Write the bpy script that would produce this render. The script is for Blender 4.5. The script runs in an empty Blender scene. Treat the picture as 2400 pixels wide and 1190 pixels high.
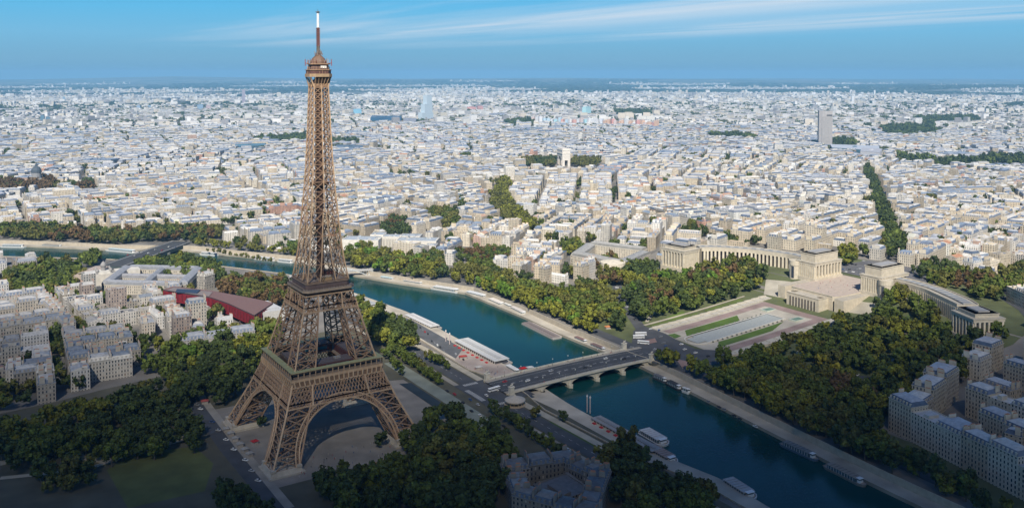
import bpy, math, random
import numpy as np
from mathutils import Vector, Matrix
R = math.radians
sc = bpy.context.scene
COL = sc.collection
rng = random.Random(7)

# ------------------------------------------------------------------ camera
CAM = (-241.95, -640.43, 277.54)
YAW, PITCH, FPX, PY = 0.9925, -0.0431, 2054.8, -334.9
cd = bpy.data.cameras.new('camera')
cam = bpy.data.objects.new('camera', cd)
COL.objects.link(cam)
cd.sensor_width = 36.0
cd.lens = 36.0 * FPX / 2400.0
cd.shift_y = PY / 2400.0
cd.clip_start = 1.0
cd.clip_end = 120000.0
_f = Vector((math.cos(YAW) * math.cos(PITCH), math.sin(YAW) * math.cos(PITCH), math.sin(PITCH)))
_r = Vector((math.sin(YAW), -math.cos(YAW), 0))
_u = _r.cross(_f)
cam.matrix_world = Matrix(((_r.x, _u.x, -_f.x, CAM[0]), (_r.y, _u.y, -_f.y, CAM[1]), (_r.z, _u.z, -_f.z, CAM[2]), (0, 0, 0, 1)))
sc.camera = cam

# ------------------------------------------------------------------ light
SUN_AZ, SUN_EL = 56.0, 44.0
w = bpy.data.worlds.new('World')
sc.world = w
w.use_nodes = True
nt = w.node_tree
nt.nodes.clear()
N = nt.nodes.new
L = nt.links.new
wo = N('ShaderNodeOutputWorld'); bg = N('ShaderNodeBackground')
sky = N('ShaderNodeTexSky'); sky.sky_type = 'NISHITA'; sky.sun_disc = False
sky.sun_elevation = R(SUN_EL); sky.sun_rotation = R(180 + 90 - SUN_AZ)
sky.altitude = 0; sky.air_density = 1.0; sky.dust_density = 0.3; sky.ozone_density = 3.0
bg.inputs['Strength'].default_value = 0.055
# thin high cloud streaks: a noise on a flat cloud layer, looked up by direction
tc = N('ShaderNodeTexCoord'); sx = N('ShaderNodeSeparateXYZ'); L(tc.outputs['Generated'], sx.inputs[0])
def mth(op, a, b=None, c=None):
    n = N('ShaderNodeMath'); n.operation = op
    for i, v in enumerate((a, b, c)):
        if v is None: continue
        if isinstance(v, (int, float)): n.inputs[i].default_value = v
        else: L(v, n.inputs[i])
    return n.outputs[0]
zc = mth('MAXIMUM', sx.outputs[2], 0.012)
cx_ = mth('DIVIDE', sx.outputs[0], zc); cy_ = mth('DIVIDE', sx.outputs[1], zc)
cmb = N('ShaderNodeCombineXYZ'); L(cx_, cmb.inputs[0]); L(cy_, cmb.inputs[1])
mp = N('ShaderNodeMapping'); L(cmb.outputs[0], mp.inputs[0])
mp.inputs['Scale'].default_value = (0.55, 0.09, 1)
mp.inputs['Location'].default_value = (3.1, 0.6, 0)
nz = N('ShaderNodeTexNoise'); nz.inputs['Scale'].default_value = 1.0; nz.inputs['Detail'].default_value = 7; nz.inputs['Roughness'].default_value = 0.55; nz.inputs['Distortion'].default_value = 0.4
L(mp.outputs[0], nz.inputs['Vector'])
# two long streaks of high cloud running away over the city
cr = N('ShaderNodeValToRGB'); cr.color_ramp.elements[0].position = 0.28; cr.color_ramp.elements[1].position = 0.72
L(nz.outputs['Fac'], cr.inputs[0])
wob = mth('MULTIPLY', mth('SUBTRACT', nz.outputs['Fac'], 0.5), 5.0)
def band(x0, wd, amp):
    q = mth('DIVIDE', mth('SUBTRACT', mth('ADD', cx_, wob), x0), wd)
    return mth('MULTIPLY', mth('POWER', 2.718, mth('MULTIPLY', mth('MULTIPLY', q, q), -1.0)), amp)
bnd = mth('ADD', mth('ADD', band(10.4, 2.3, 1.0), band(15.6, 2.0, .8)), band(7.0, 1.4, .4))
fade = mth('MULTIPLY', mth('SUBTRACT', 36.0, cy_), 0.05)
fade = mth('MINIMUM', mth('MAXIMUM', fade, 0.0), 1.0)
fac = mth('MINIMUM', mth('MULTIPLY', mth('MULTIPLY', mth('MULTIPLY', bnd, cr.outputs[0]), fade), 0.85), 0.9)
# clear air low over the horizon, pale blue deepening upwards
lowsky = N('ShaderNodeValToRGB'); L(mth('MULTIPLY', sx.outputs[2], 10.0), lowsky.inputs[0])
K = 0.73 / 0.055
els = lowsky.color_ramp.elements
els[0].position = 0.0; els[0].color = (.150, .335, .50, 1); els[1].position = 0.95; els[1].color = (.085, .47, .84, 1)
for p_, c_ in ((.14, (.195, .42, .60)), (.42, (.19, .50, .75)), (.70, (.13, .50, .81))):
    e_ = els.new(p_); e_.color = (*c_, 1)
lsc = N('ShaderNodeMixRGB'); lsc.blend_type = 'MULTIPLY'; lsc.inputs[0].default_value = 1.0; L(lowsky.outputs[0], lsc.inputs[1]); lsc.inputs[2].default_value = (K, K, K, 1)
lf = mth('MINIMUM', mth('MAXIMUM', mth('MULTIPLY', mth('SUBTRACT', 0.20, sx.outputs[2]), 9.0), 0.0), 1.0)
tint = N('ShaderNodeMixRGB'); L(lf, tint.inputs[0])
blu = N('ShaderNodeMixRGB'); blu.blend_type = 'MULTIPLY'; blu.inputs[0].default_value = 1.0; L(sky.outputs[0], blu.inputs[1]); blu.inputs[2].default_value = (.45, .85, 1.25, 1); L(blu.outputs[0], tint.inputs[1]); L(lsc.outputs[0], tint.inputs[2])
mx = N('ShaderNodeMixRGB'); L(fac, mx.inputs[0]); L(tint.outputs[0], mx.inputs[1]); mx.inputs[2].default_value = (.74 * K, .79 * K, .86 * K, 1)
L(mx.outputs[0], bg.inputs['Color']); L(bg.outputs[0], wo.inputs['Surface'])

sd = bpy.data.lights.new('sun', 'SUN'); sd.energy = 5.0; sd.angle = R(0.5); sd.color = (1.0, 0.935, 0.84)
so = bpy.data.objects.new('sun', sd); COL.objects.link(so)
SUNV = Vector((math.cos(R(SUN_EL)) * math.cos(R(SUN_AZ)), math.cos(R(SUN_EL)) * math.sin(R(SUN_AZ)), -math.sin(R(SUN_EL))))
so.rotation_euler = SUNV.to_track_quat('-Z', 'Y').to_euler()
sc.view_settings.view_transform = 'Standard'; sc.view_settings.look = 'None'
sc.view_settings.exposure = 0.5; sc.view_settings.gamma = 1.0
cy = sc.cycles
cy.max_bounces = 4; cy.diffuse_bounces = 2; cy.glossy_bounces = 2; cy.transmission_bounces = 2
cy.volume_bounces = 1; cy.transparent_max_bounces = 6
cy.use_denoising = True
cy.caustics_reflective = False; cy.caustics_refractive = False

# ------------------------------------------------------------------ pixel -> ground helpers, terrain
_c = np.array(CAM); _fw = np.array(_f); _rt = np.array(_r); _up = np.array(_u)
def at(px, py, z=0.0):
    d = _fw + _rt * ((px - 1200) / FPX) + _up * ((595 + PY - py) / FPX)
    t = (z - CAM[2]) / d[2]
    return CAM[0] + d[0] * t, CAM[1] + d[1] * t
def proj(x, y, z):
    d = np.array((x, y, z)) - _c
    zz = float(d @ _fw)
    if zz < 1: return -9999, -9999, zz
    return 1200 + FPX * float(d @ _rt) / zz, 595 + PY - FPX * float(d @ _up) / zz, zz
YF = [-20000, -900, -313, -279, -192, -98, -11, 46, 119, 193, 325, 415, 489, 624, 712, 801, 877, 973, 1300, 3000, 60000]
XF = [250, 250, 286, 288, 297, 307, 316, 314, 313, 317, 316, 270, 237, 195, 138, 79, -25, -122, -520, -3000, -72000]
YN = [-20000, -900, -255, -222, -174, -54, -4, 69, 158, 283, 403, 536, 631, 784, 811, 900, 1200, 3000, 60000]
XN = [150, 150, 203, 206, 198, 200, 205, 209, 212, 214, 197, 165, 106, -38, -70, -180, -560, -3150, -72400]
def xF(y): return float(np.interp(y, YF, XF))
def xN(y): return float(np.interp(y, YN, XN))
WATER = -6.0
def H(x, y):
    d = x - xF(y)
    z = 0.0
    if d > 0 and x > -3000:
        W = 270 + min(700, max(0, y - 300)) * 1.2
        dx, dy = 515.0, 1560.0
        t = min(1, max(0, ((x - 650) * dx + (y + 300) * dy) / (dx * dx + dy * dy)))
        g = math.exp(-(math.hypot(x - 650 - t * dx, y + 300 - t * dy) / 600) ** 2)
        k = (d - 60) / W
        if k <= 0: s = 0
        elif k < .65: s = .36 * (k / .65) ** 1.2
        elif k < .78: s = .36 + .08 * (k - .65) / .13
        elif k < 1: q = (k - .78) / .22; s = .44 + .56 * q * q * (3 - 2 * q)
        else: s = 1
        z = 1 + 27 * s * g
    r = math.hypot(x - CAM[0], y - CAM[1])
    if r > 15000:
        a = math.atan2(y - CAM[1], x - CAM[0])
        # wooded hills on the horizon
        def bump(r0, wr, a0, wa, h): return h * math.exp(-((r - r0) / wr) ** 2 - ((a - a0) / wa) ** 2)
        z += bump(26000, 4500, 0.92, 0.30, 112 + 14 * math.sin(a * 30) + 8 * math.sin(a * 71)) + bump(31000, 5000, 1.36, 0.16, 130 + 18 * math.sin(a * 25))
        z += bump(17500, 2600, 0.49, 0.10, 60) + bump(36000, 6000, 0.75, 0.5, 70) + bump(24000, 2500, 1.24, 0.09, 45)
        z += min(1, (r - 15000) / 8000) * (9 * math.sin(a * 41 + r / 2100) + 7 * math.sin(a * 23 - r / 1300))
    return z
def gat(px, py, up=0.0):
    z = 0.0
    for i in range(30):
        x, y = at(px, py, z + up); z = .5 * z + .5 * H(x, y)
    return x, y, H(x, y)

# ------------------------------------------------------------------ tagging and mesh building
def tag(o, label=None, cat=None, group=None, kind=None):
    if label: o['label'] = label
    if cat: o['category'] = cat
    if group: o['group'] = group
    if kind: o['kind'] = kind
    return o
def empty(name, loc=(0, 0, 0), rz=0.0):
    o = bpy.data.objects.new(name, None); COL.objects.link(o); o.location = loc; o.rotation_euler = (0, 0, rz)
    o.empty_display_size = 0.5
    return o
def kids(o): return [c for c in CH.get(o.name, [])]
CH = {}
def adopt(c, p):
    c.parent = p; CH.setdefault(p.name, []).append(c)
def copy_tree(o, parent=None):
    c = o.copy(); COL.objects.link(c)
    if parent is not None: adopt(c, parent)
    for ch in kids(o): copy_tree(ch, c)
    return c
class MB:
    TS = 1.0
    def __init__(s): s.v = []; s.f = []; s.c = []; s.uv = []; s.m = []
    def face(s, pts, col=(.5, .5, .5), uv=None, m=0):
        n = len(s.v); s.v.extend(pts); s.f.append(tuple(range(n, n + len(pts)))); s.c.append(col); s.m.append(m)
        s.uv.extend(uv if uv else [(-9., -9.)] * len(pts))
    def prism(s, ring, z0, z1, col, top=True, bottom=False, wall_uv=False, m=0, topcol=None, mt=None, ring2=None):
        """ring ccw of (x,y); z0/z1 numbers; ring2 top ring"""
        r2 = ring2 or ring; n = len(ring); acc = 0.0
        for i in range(n):
            a, b = ring[i], ring[(i + 1) % n]; a2, b2 = r2[i], r2[(i + 1) % n]
            if wall_uv:
                l = math.hypot(b[0] - a[0], b[1] - a[1]); k = max(1, round(l / 2.7)) * 2.7
                uv = [(0, 0), (k, 0), (k, z1 - z0), (0, z1 - z0)]
            else: uv = None
            s.face([(a[0], a[1], z0), (b[0], b[1], z0), (b2[0], b2[1], z1), (a2[0], a2[1], z1)], col, uv, m)
        if top: s.face([(p[0], p[1], z1) for p in r2], topcol or col, None, m if mt is None else mt)
        if bottom: s.face([(p[0], p[1], z0) for p in reversed(ring)], col, None, m)
    def box(s, cx, cy, z0, sx, sy, sz, col=(.5, .5, .5), rz=0.0, m=0, bottom=True, wall_uv=False):
        c, q = math.cos(rz), math.sin(rz)
        ring = [(cx + c * a - q * b, cy + q * a + c * b) for a, b in ((-sx / 2, -sy / 2), (sx / 2, -sy / 2), (sx / 2, sy / 2), (-sx / 2, sy / 2))]
        s.prism(ring, z0, z0 + sz, col, True, bottom, wall_uv, m)
    def bar(s, a, b, t, col=(.5, .5, .5), t2=None, m=0):
        a = Vector(a); b = Vector(b); d = b - a
        if d.length < 1e-4: return
        d.normalize(); up = Vector((0, 0, 1)) if abs(d.z) < .95 else Vector((0, 1, 0))
        x = d.cross(up).normalized(); y = d.cross(x); t2 = (t2 or t) * s.TS; t = t * s.TS
        P = [x * (t / 2) + y * (t2 / 2), -x * (t / 2) + y * (t2 / 2), -x * (t / 2) - y * (t2 / 2), x * (t / 2) - y * (t2 / 2)]
        A = [tuple(a + p) for p in P]; B = [tuple(b + p) for p in P]
        for i in range(4): s.face([A[i], A[(i + 1) % 4], B[(i + 1) % 4], B[i]], col, None, m)
        s.face(A[::-1], col, None, m); s.face(B, col, None, m)
    def lathe(s, prof, cx, cy, z, n=12, col=(.5, .5, .5), m=0):
        """prof list of (r,z)"""
        for i in range(len(prof) - 1):
            r0, z0 = prof[i]; r1, z1 = prof[i + 1]
            for k in range(n):
                a, b = 2 * math.pi * k / n, 2 * math.pi * (k + 1) / n
                pts = [(cx + r0 * math.cos(a), cy + r0 * math.sin(a), z + z0), (cx + r0 * math.cos(b), cy + r0 * math.sin(b), z + z0),
                       (cx + r1 * math.cos(b), cy + r1 * math.sin(b), z + z1), (cx + r1 * math.cos(a), cy + r1 * math.sin(a), z + z1)]
                if r0 < 1e-6: pts = [pts[0], pts[2], pts[3]]
                elif r1 < 1e-6: pts = pts[:3]
                s.face(pts, col, None, m)
    def ngon(s, pts, z, col): s.face([(p[0], p[1], z) for p in pts], col)
    def build(s, name, mats, parent=None, loc=None):
        me = bpy.data.meshes.new(name)
        nv = len(s.v); nf = len(s.f)
        me.vertices.add(nv); me.vertices.foreach_set('co', np.array(s.v, dtype=np.float32).ravel())
        lt = np.array([len(f) for f in s.f], dtype=np.int32); nl = int(lt.sum())
        me.loops.add(nl); me.loops.foreach_set('vertex_index', np.fromiter((i for f in s.f for i in f), dtype=np.int32, count=nl))
        me.polygons.add(nf)
        st = np.zeros(nf, dtype=np.int32)
        if nf > 1: st[1:] = np.cumsum(lt)[:-1]
        me.polygons.foreach_set('loop_start', st)
        try: me.polygons.foreach_set('loop_total', lt)
        except Exception: pass
        if not isinstance(mats, (list, tuple)): mats = [mats]
        for m in mats: me.materials.append(m)
        me.polygons.foreach_set('material_index', np.array(s.m, dtype=np.int32))
        uvl = me.uv_layers.new(name='UVMap'); uvl.data.foreach_set('uv', np.array(s.uv, dtype=np.float32).ravel())
        ca = me.color_attributes.new('Col', 'FLOAT_COLOR', 'CORNER')
        c = np.ones((nf, 4), dtype=np.float32); c[:, :3] = np.array(s.c, dtype=np.float32)
        ca.data.foreach_set('color', np.repeat(c, lt, axis=0).ravel())
        me.update(calc_edges=True); me.validate()
        o = bpy.data.objects.new(name, me); COL.objects.link(o)
        if loc is not None: o.location = loc
        if parent is not None: adopt(o, parent)
        return o

# ------------------------------------------------------------------ materials
def new_mat(name):
    m = bpy.data.materials.new(name); m.use_nodes = True
    b = m.node_tree.nodes['Principled BSDF']; return m, m.node_tree, b
def nlink(t, a, b): t.links.new(a, b)
def attr_mat(name, rough=.8, var=.18, nscale=.3, metal=0.0, bump=0.0, spec=.3, streak=None):
    """base colour = the object's own painted colour attribute x a weathering noise"""
    m, t, b = new_mat(name)
    at_ = t.nodes.new('ShaderNodeAttribute'); at_.attribute_name = 'Col'
    tcn = t.nodes.new('ShaderNodeNewGeometry')
    nz = t.nodes.new('ShaderNodeTexNoise'); nz.inputs['Scale'].default_value = nscale; nz.inputs['Detail'].default_value = 4
    if streak:
        mpn = t.nodes.new('ShaderNodeMapping'); mpn.inputs['Scale'].default_value = streak
        nlink(t, tcn.outputs['Position'], mpn.inputs[0]); nlink(t, mpn.outputs[0], nz.inputs['Vector'])
    else: nlink(t, tcn.outputs['Position'], nz.inputs['Vector'])
    mr = t.nodes.new('ShaderNodeMapRange'); mr.inputs['From Min'].default_value = .3; mr.inputs['From Max'].default_value = .7
    mr.inputs['To Min'].default_value = 1 - var; mr.inputs['To Max'].default_value = 1 + var * .6
    nlink(t, nz.outputs['Fac'], mr.inputs[0])
    mu = t.nodes.new('ShaderNodeMixRGB'); mu.blend_type = 'MULTIPLY'; mu.inputs[0].default_value = 1
    nlink(t, at_.outputs['Color'], mu.inputs[1]); nlink(t, mr.outputs[0], mu.inputs[2])
    nlink(t, mu.outputs[0], b.inputs['Base Color'])
    b.inputs['Roughness'].default_value = rough; b.inputs['Metallic'].default_value = metal
    b.inputs['Specular IOR Level'].default_value = spec
    if bump:
        bn = t.nodes.new('ShaderNodeBump'); bn.inputs['Strength'].default_value = bump; bn.inputs['Distance'].default_value = .3
        nlink(t, nz.outputs['Fac'], bn.inputs['Height']); nlink(t, bn.outputs[0], b.inputs['Normal'])
    return m, t, b, mu
M = {}
M['plain'] = attr_mat('painted', .7, .12, .5)[0]
M['stone'] = attr_mat('limestone', .85, .16, .25)[0]
M['iron'] = attr_mat('brown_iron_paint', .6, .18, .35, 0, 0, .4)[0]
M['roof'] = attr_mat('roof_covering', .55, .25, .35, 0.0, 0, .4)[0]
M['leaf'] = attr_mat('foliage', .75, .30, .35, 0, 0, .25)[0]
M['bark'] = attr_mat('bark', .9, .2, 1.5)[0]
M['asphalt'] = attr_mat('asphalt', .9, .22, .08)[0]
M['earth'] = attr_mat('ground_surface', .95, .28, .05)[0]
M['glass'] = attr_mat('dark_glass', .15, .1, .5, 0, 0, .6)[0]
# facade wall with window openings drawn from uv in metres
def facade_mat():
    m, t, b, mu = attr_mat('facade', .85, .12, .12)
    uvn = t.nodes.new('ShaderNodeUVMap'); sp = t.nodes.new('ShaderNodeSeparateXYZ'); nlink(t, uvn.outputs[0], sp.inputs[0])
    def mt(op, a, bb=None):
        n = t.nodes.new('ShaderNodeMath'); n.operation = op
        for i, v in enumerate((a, bb)):
            if v is None: continue
            if isinstance(v, (int, float)): n.inputs[i].default_value = v
            else: nlink(t, v, n.inputs[i])
        return n.outputs[0]
    fu = mt('FRACT', mt('DIVIDE', sp.outputs[0], 2.7)); fv = mt('FRACT', mt('DIVIDE', sp.outputs[1], 3.3))
    inw = mt('MULTIPLY', mt('GREATER_THAN', fu, .30), mt('LESS_THAN', fu, .70))
    inv = mt('MULTIPLY', mt('GREATER_THAN', fv, .18), mt('LESS_THAN', fv, .78))
    ok = mt('MULTIPLY', mt('MULTIPLY', inw, inv), mt('GREATER_THAN', sp.outputs[1], 0.2))
    ledge = mt('MULTIPLY', mt('GREATER_THAN', fv, .93), mt('GREATER_THAN', sp.outputs[1], 0.2))
    mx = t.nodes.new('ShaderNodeMixRGB'); nlink(t, ok, mx.inputs[0]); nlink(t, mu.outputs[0], mx.inputs[1])
    # each window cell its own tone: dark glass, blinds, half-closed shutters
    cbn = t.nodes.new('ShaderNodeCombineXYZ'); nlink(t, mt('FLOOR', mt('DIVIDE', sp.outputs[0], 2.7)), cbn.inputs[0]); nlink(t, mt('FLOOR', mt('DIVIDE', sp.outputs[1], 3.3)), cbn.inputs[1])
    oi = t.nodes.new('ShaderNodeObjectInfo'); nlink(t, mt('MULTIPLY', oi.outputs['Random'], 97.0), cbn.inputs[2])
    wn = t.nodes.new('ShaderNodeTexWhiteNoise'); wn.noise_dimensions = '3D'; nlink(t, cbn.outputs[0], wn.inputs['Vector'])
    wr = t.nodes.new('ShaderNodeValToRGB'); wr.color_ramp.interpolation = 'CONSTANT'; e = wr.color_ramp.elements; e[0].color = (.025, .03, .04, 1); e[1].position = .5; e[1].color = (.07, .075, .085, 1)
    for p_, c_ in ((.72, (.20, .18, .15)), (.86, (.38, .35, .30)), (.95, (.16, .09, .06))): q_ = e.new(p_); q_.color = (*c_, 1)
    nlink(t, wn.outputs['Value'], wr.inputs[0]); nlink(t, wr.outputs[0], mx.inputs[2])
    m2 = t.nodes.new('ShaderNodeMixRGB'); m2.blend_type = 'MULTIPLY'; nlink(t, ledge, m2.inputs[0]); nlink(t, mx.outputs[0], m2.inputs[1]); m2.inputs[2].default_value = (.55, .53, .5, 1)
    nlink(t, m2.outputs[0], b.inputs['Base Color'])
    rr = mt('SUBTRACT', .85, mt('MULTIPLY', ok, .6)); nlink(t, rr, b.inputs['Roughness'])
    return m
M['facade'] = facade_mat()
def water_mat():
    m, t, b = new_mat('river_water')
    b.inputs['Base Color'].default_value = (0.004, 0.050, 0.052, 1); b.inputs['Roughness'].default_value = .12
    b.inputs['Specular IOR Level'].default_value = .14
    g = t.nodes.new('ShaderNodeNewGeometry')
    n1 = t.nodes.new('ShaderNodeTexNoise'); n1.inputs['Scale'].default_value = .35; n1.inputs['Detail'].default_value = 5
    n2 = t.nodes.new('ShaderNodeTexNoise'); n2.inputs['Scale'].default_value = .012; n2.inputs['Detail'].default_value = 3
    nlink(t, g.outputs['Position'], n1.inputs['Vector']); nlink(t, g.outputs['Position'], n2.inputs['Vector'])
    bn = t.nodes.new('ShaderNodeBump'); bn.inputs['Strength'].default_value = .5; bn.inputs['Distance'].default_value = .25
    nlink(t, n1.outputs['Fac'], bn.inputs['Height']); nlink(t, bn.outputs[0], b.inputs['Normal'])
    cr = t.nodes.new('ShaderNodeValToRGB'); e = cr.color_ramp.elements
    e[0].position = .3; e[0].color = (.003, .034, .036, 1); e[1].position = .7; e[1].color = (.006, .054, .050, 1)
    nlink(t, n2.outputs['Fac'], cr.inputs[0]); nlink(t, cr.outputs[0], b.inputs['Base Color'])
    return m
M['water'] = water_mat()
def ground_mat():
    m, t, b = new_mat('ground_mixed')
    g = t.nodes.new('ShaderNodeNewGeometry')
    n1 = t.nodes.new('ShaderNodeTexNoise'); n1.inputs['Scale'].default_value = .02; n1.inputs['Detail'].default_value = 8
    n2 = t.nodes.new('ShaderNodeTexNoise'); n2.inputs['Scale'].default_value = .0011; n2.inputs['Detail'].default_value = 6
    for n in (n1, n2): nlink(t, g.outputs['Position'], n.inputs['Vector'])
    c1 = t.nodes.new('ShaderNodeValToRGB'); e = c1.color_ramp.elements
    e[0].position = .35; e[0].color = (.10, .095, .088, 1); e[1].position = .7; e[1].color = (.24, .22, .19, 1)
    c2 = t.nodes.new('ShaderNodeValToRGB'); e = c2.color_ramp.elements
    e[0].position = .44; e[0].color = (.035, .055, .025, 1); e[1].position = .56; e[1].color = (.17, .16, .12, 1)
    nlink(t, n1.outputs['Fac'], c1.inputs[0]); nlink(t, n2.outputs['Fac'], c2.inputs[0])
    # beyond the dense city the land is woods and fields
    ln = t.nodes.new('ShaderNodeVectorMath'); ln.operation = 'LENGTH'; nlink(t, g.outputs['Position'], ln.inputs[0])
    mr = t.nodes.new('ShaderNodeMapRange'); mr.inputs['From Min'].default_value = 8000; mr.inputs['From Max'].default_value = 15000
    nlink(t, ln.outputs['Value'], mr.inputs[0])
    mx = t.nodes.new('ShaderNodeMixRGB'); nlink(t, mr.outputs[0], mx.inputs[0]); nlink(t, c1.outputs[0], mx.inputs[1]); nlink(t, c2.outputs[0], mx.inputs[2])
    nlink(t, mx.outputs[0], b.inputs['Base Color']); b.inputs['Roughness'].default_value = .95
    return m
M['ground'] = ground_mat()

# ------------------------------------------------------------------ ground sheet, river, quays
def stepsN(lim, near, step):
    out = [0.0]; d = 0.0
    while d < lim:
        d += step if d < near else max(step, (d - near) * .12 + step); out.append(min(d, lim))
    return out
ys = sorted(set([-t - 420 for t in stepsN(15000, 0, 15)] + [float(v) for v in np.arange(-420, 1200, 12)] + [1200 + t for t in stepsN(52000, 0, 15)]))
LEFT_SET = {}   # width of the low quay on either side, by y
def quayL(y): return float(np.interp(y, [-400, -60, -20, 15, 60, 250, 320, 420, 620, 680], [12, 30, 26, 26, 42, 40, 26, 12, 12, 8]))
def quayR(y): return float(np.interp(y, [-400, -20, 10, 40, 330, 430, 640, 720, 1100], [13, 12, 8, 12, 13, 14, 14, 12, 26]))
me_v = []; me_f = []
tl = stepsN(30000, 500, 14); tr = stepsN(52000, 900, 14)
nl_, nr_ = len(tl), len(tr)
for y in ys:
    a = xN(y) - quayL(y); b_ = xF(y) + quayR(y)
    me_v += [(a - t, y, H(a - t, y)) for t in tl] + [(b_ + t, y, H(b_ + t, y)) for t in tr]
W_ = nl_ + nr_
for j in range(len(ys) - 1):
    for i in range(W_ - 1):
        if i == nl_ - 1: continue
        a, b, c, d = j * W_ + i, j * W_ + i + 1, (j + 1) * W_ + i + 1, (j + 1) * W_ + i
        me_f.append((a, d, c, b) if i < nl_ else (a, b, c, d))
gm = bpy.data.meshes.new('ground'); gm.from_pydata(me_v, [], me_f); gm.materials.append(M['ground']); gm.update()
go = bpy.data.objects.new('ground', gm); COL.objects.link(go); tag(go, 'wide pale ground that the whole city stands on', 'ground', kind='structure')
rm = MB(); yr = [y for y in ys if -3000 < y < 4000]
for j in range(len(yr) - 1):
    y0, y1 = yr[j], yr[j + 1]
    rm.face([(xN(y0) - 2, y0, WATER), (xF(y0) + 2, y0, WATER), (xF(y1) + 2, y1, WATER), (xN(y1) - 2, y1, WATER)])
tag(rm.build('river', M['water']), 'wide teal river crossing the city under the bridges', 'river', kind='structure')
QZ = -3.4
for side in (-1, 1):
    q = MB(); wl = MB(); cq = (.42, .38, .31)
    for j in range(len(yr) - 1):
        y0, y1 = yr[j], yr[j + 1]
        e0, e1 = (xN(y0), xN(y1)) if side < 0 else (xF(y0), xF(y1))
        w0, w1 = (-quayL(y0), -quayL(y1)) if side < 0 else (quayR(y0), quayR(y1))
        P = [(e0, y0, QZ), (e0 + w0, y0, QZ), (e1 + w1, y1, QZ), (e1, y1, QZ)]
        q.face(P if side > 0 else P[::-1], cq)
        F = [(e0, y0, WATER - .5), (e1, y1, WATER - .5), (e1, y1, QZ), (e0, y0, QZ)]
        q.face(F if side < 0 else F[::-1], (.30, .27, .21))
        zt0, zt1 = H(e0 + w0, y0) + 1.0, H(e1 + w1, y1) + 1.0
        G = [(e0 + w0, y0, QZ), (e1 + w1, y1, QZ), (e1 + w1, y1, zt1), (e0 + w0, y0, zt0)]
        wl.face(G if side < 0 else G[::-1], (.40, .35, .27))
        s = .6 * (-1 if side < 0 else 1)
        T = [(e0 + w0, y0, zt0), (e1 + w1, y1, zt1), (e1 + w1 + s, y1, zt1), (e0 + w0 + s, y0, zt0)]
        wl.face(T if side < 0 else T[::-1], (.46, .41, .33))
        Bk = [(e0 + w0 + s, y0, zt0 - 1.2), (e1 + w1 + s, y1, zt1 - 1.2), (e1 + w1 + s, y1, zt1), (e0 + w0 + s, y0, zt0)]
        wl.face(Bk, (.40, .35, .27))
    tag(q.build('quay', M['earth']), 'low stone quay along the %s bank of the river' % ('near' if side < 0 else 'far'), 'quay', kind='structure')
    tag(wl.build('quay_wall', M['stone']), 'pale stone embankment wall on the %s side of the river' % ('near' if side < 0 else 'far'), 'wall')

def inpoly(x, y, P):
    c = False; j = len(P) - 1
    for i in range(len(P)):
        if (P[i][1] > y) != (P[j][1] > y) and x < (P[j][0] - P[i][0]) * (y - P[i][1]) / (P[j][1] - P[i][1]) + P[i][0]: c = not c
        j = i
    return c
def pxpoly(pts, up=0.0): return [gat(a, b, up)[:2] for a, b in pts]
NOCITY = []
def drape(name, poly, lift, col, label, cat=None, mat='earth', flat=None, kind='structure', block=True):
    """a ground covering: polygon clipped into cells and laid on the terrain"""
    xs = [p[0] for p in poly]; yy = [p[1] for p in poly]
    m = MB()
    if flat is not None: m.face([(p[0], p[1], flat) for p in poly], col)
    else:
        st = 10.0
        def clip(P, ax, v, keep):
            o = []
            for i in range(len(P)):
                a, b = P[i - 1], P[i]; ia = (a[ax] - v) * keep >= 0; ib = (b[ax] - v) * keep >= 0
                if ia != ib:
                    t = (v - a[ax]) / (b[ax] - a[ax]); o.append((a[0] + t * (b[0] - a[0]), a[1] + t * (b[1] - a[1])))
                if ib: o.append(b)
            return o
        x = math.floor(min(xs) / st) * st
        while x < max(xs):
            Px = clip(clip(poly, 0, x, 1), 0, x + st, -1)
            if len(Px) > 2:
                y = math.floor(min(p[1] for p in Px) / st) * st; ymx = max(p[1] for p in Px)
                while y < ymx:
                    Q = clip(clip(Px, 1, y, 1), 1, y + st, -1)
                    if len(Q) > 2:
                        A = sum(Q[i - 1][0] * Q[i][1] - Q[i][0] * Q[i - 1][1] for i in range(len(Q)))
                        if abs(A) > .02:
                            if A < 0: Q = Q[::-1]
                            m.face([(p[0], p[1], H(*p) + lift) for p in Q], col)
                    y += st
            x += st
    if block: NOCITY.append(poly)
    if not m.f: return None
    return tag(m.build(name, M[mat]), label, cat or name, kind=kind)
def strip(pts, w):
    """polyline -> polygon of width w (world coords)"""
    Lf, Rt = [], []
    for i, p in enumerate(pts):
        a = pts[max(0, i - 1)]; b = pts[min(len(pts) - 1, i + 1)]
        d = math.hypot(b[0] - a[0], b[1] - a[1]); nx, ny = -(b[1] - a[1]) / d, (b[0] - a[0]) / d
        Lf.append((p[0] + nx * w / 2, p[1] + ny * w / 2)); Rt.append((p[0] - nx * w / 2, p[1] - ny * w / 2))
    return Rt + Lf[::-1]
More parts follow.
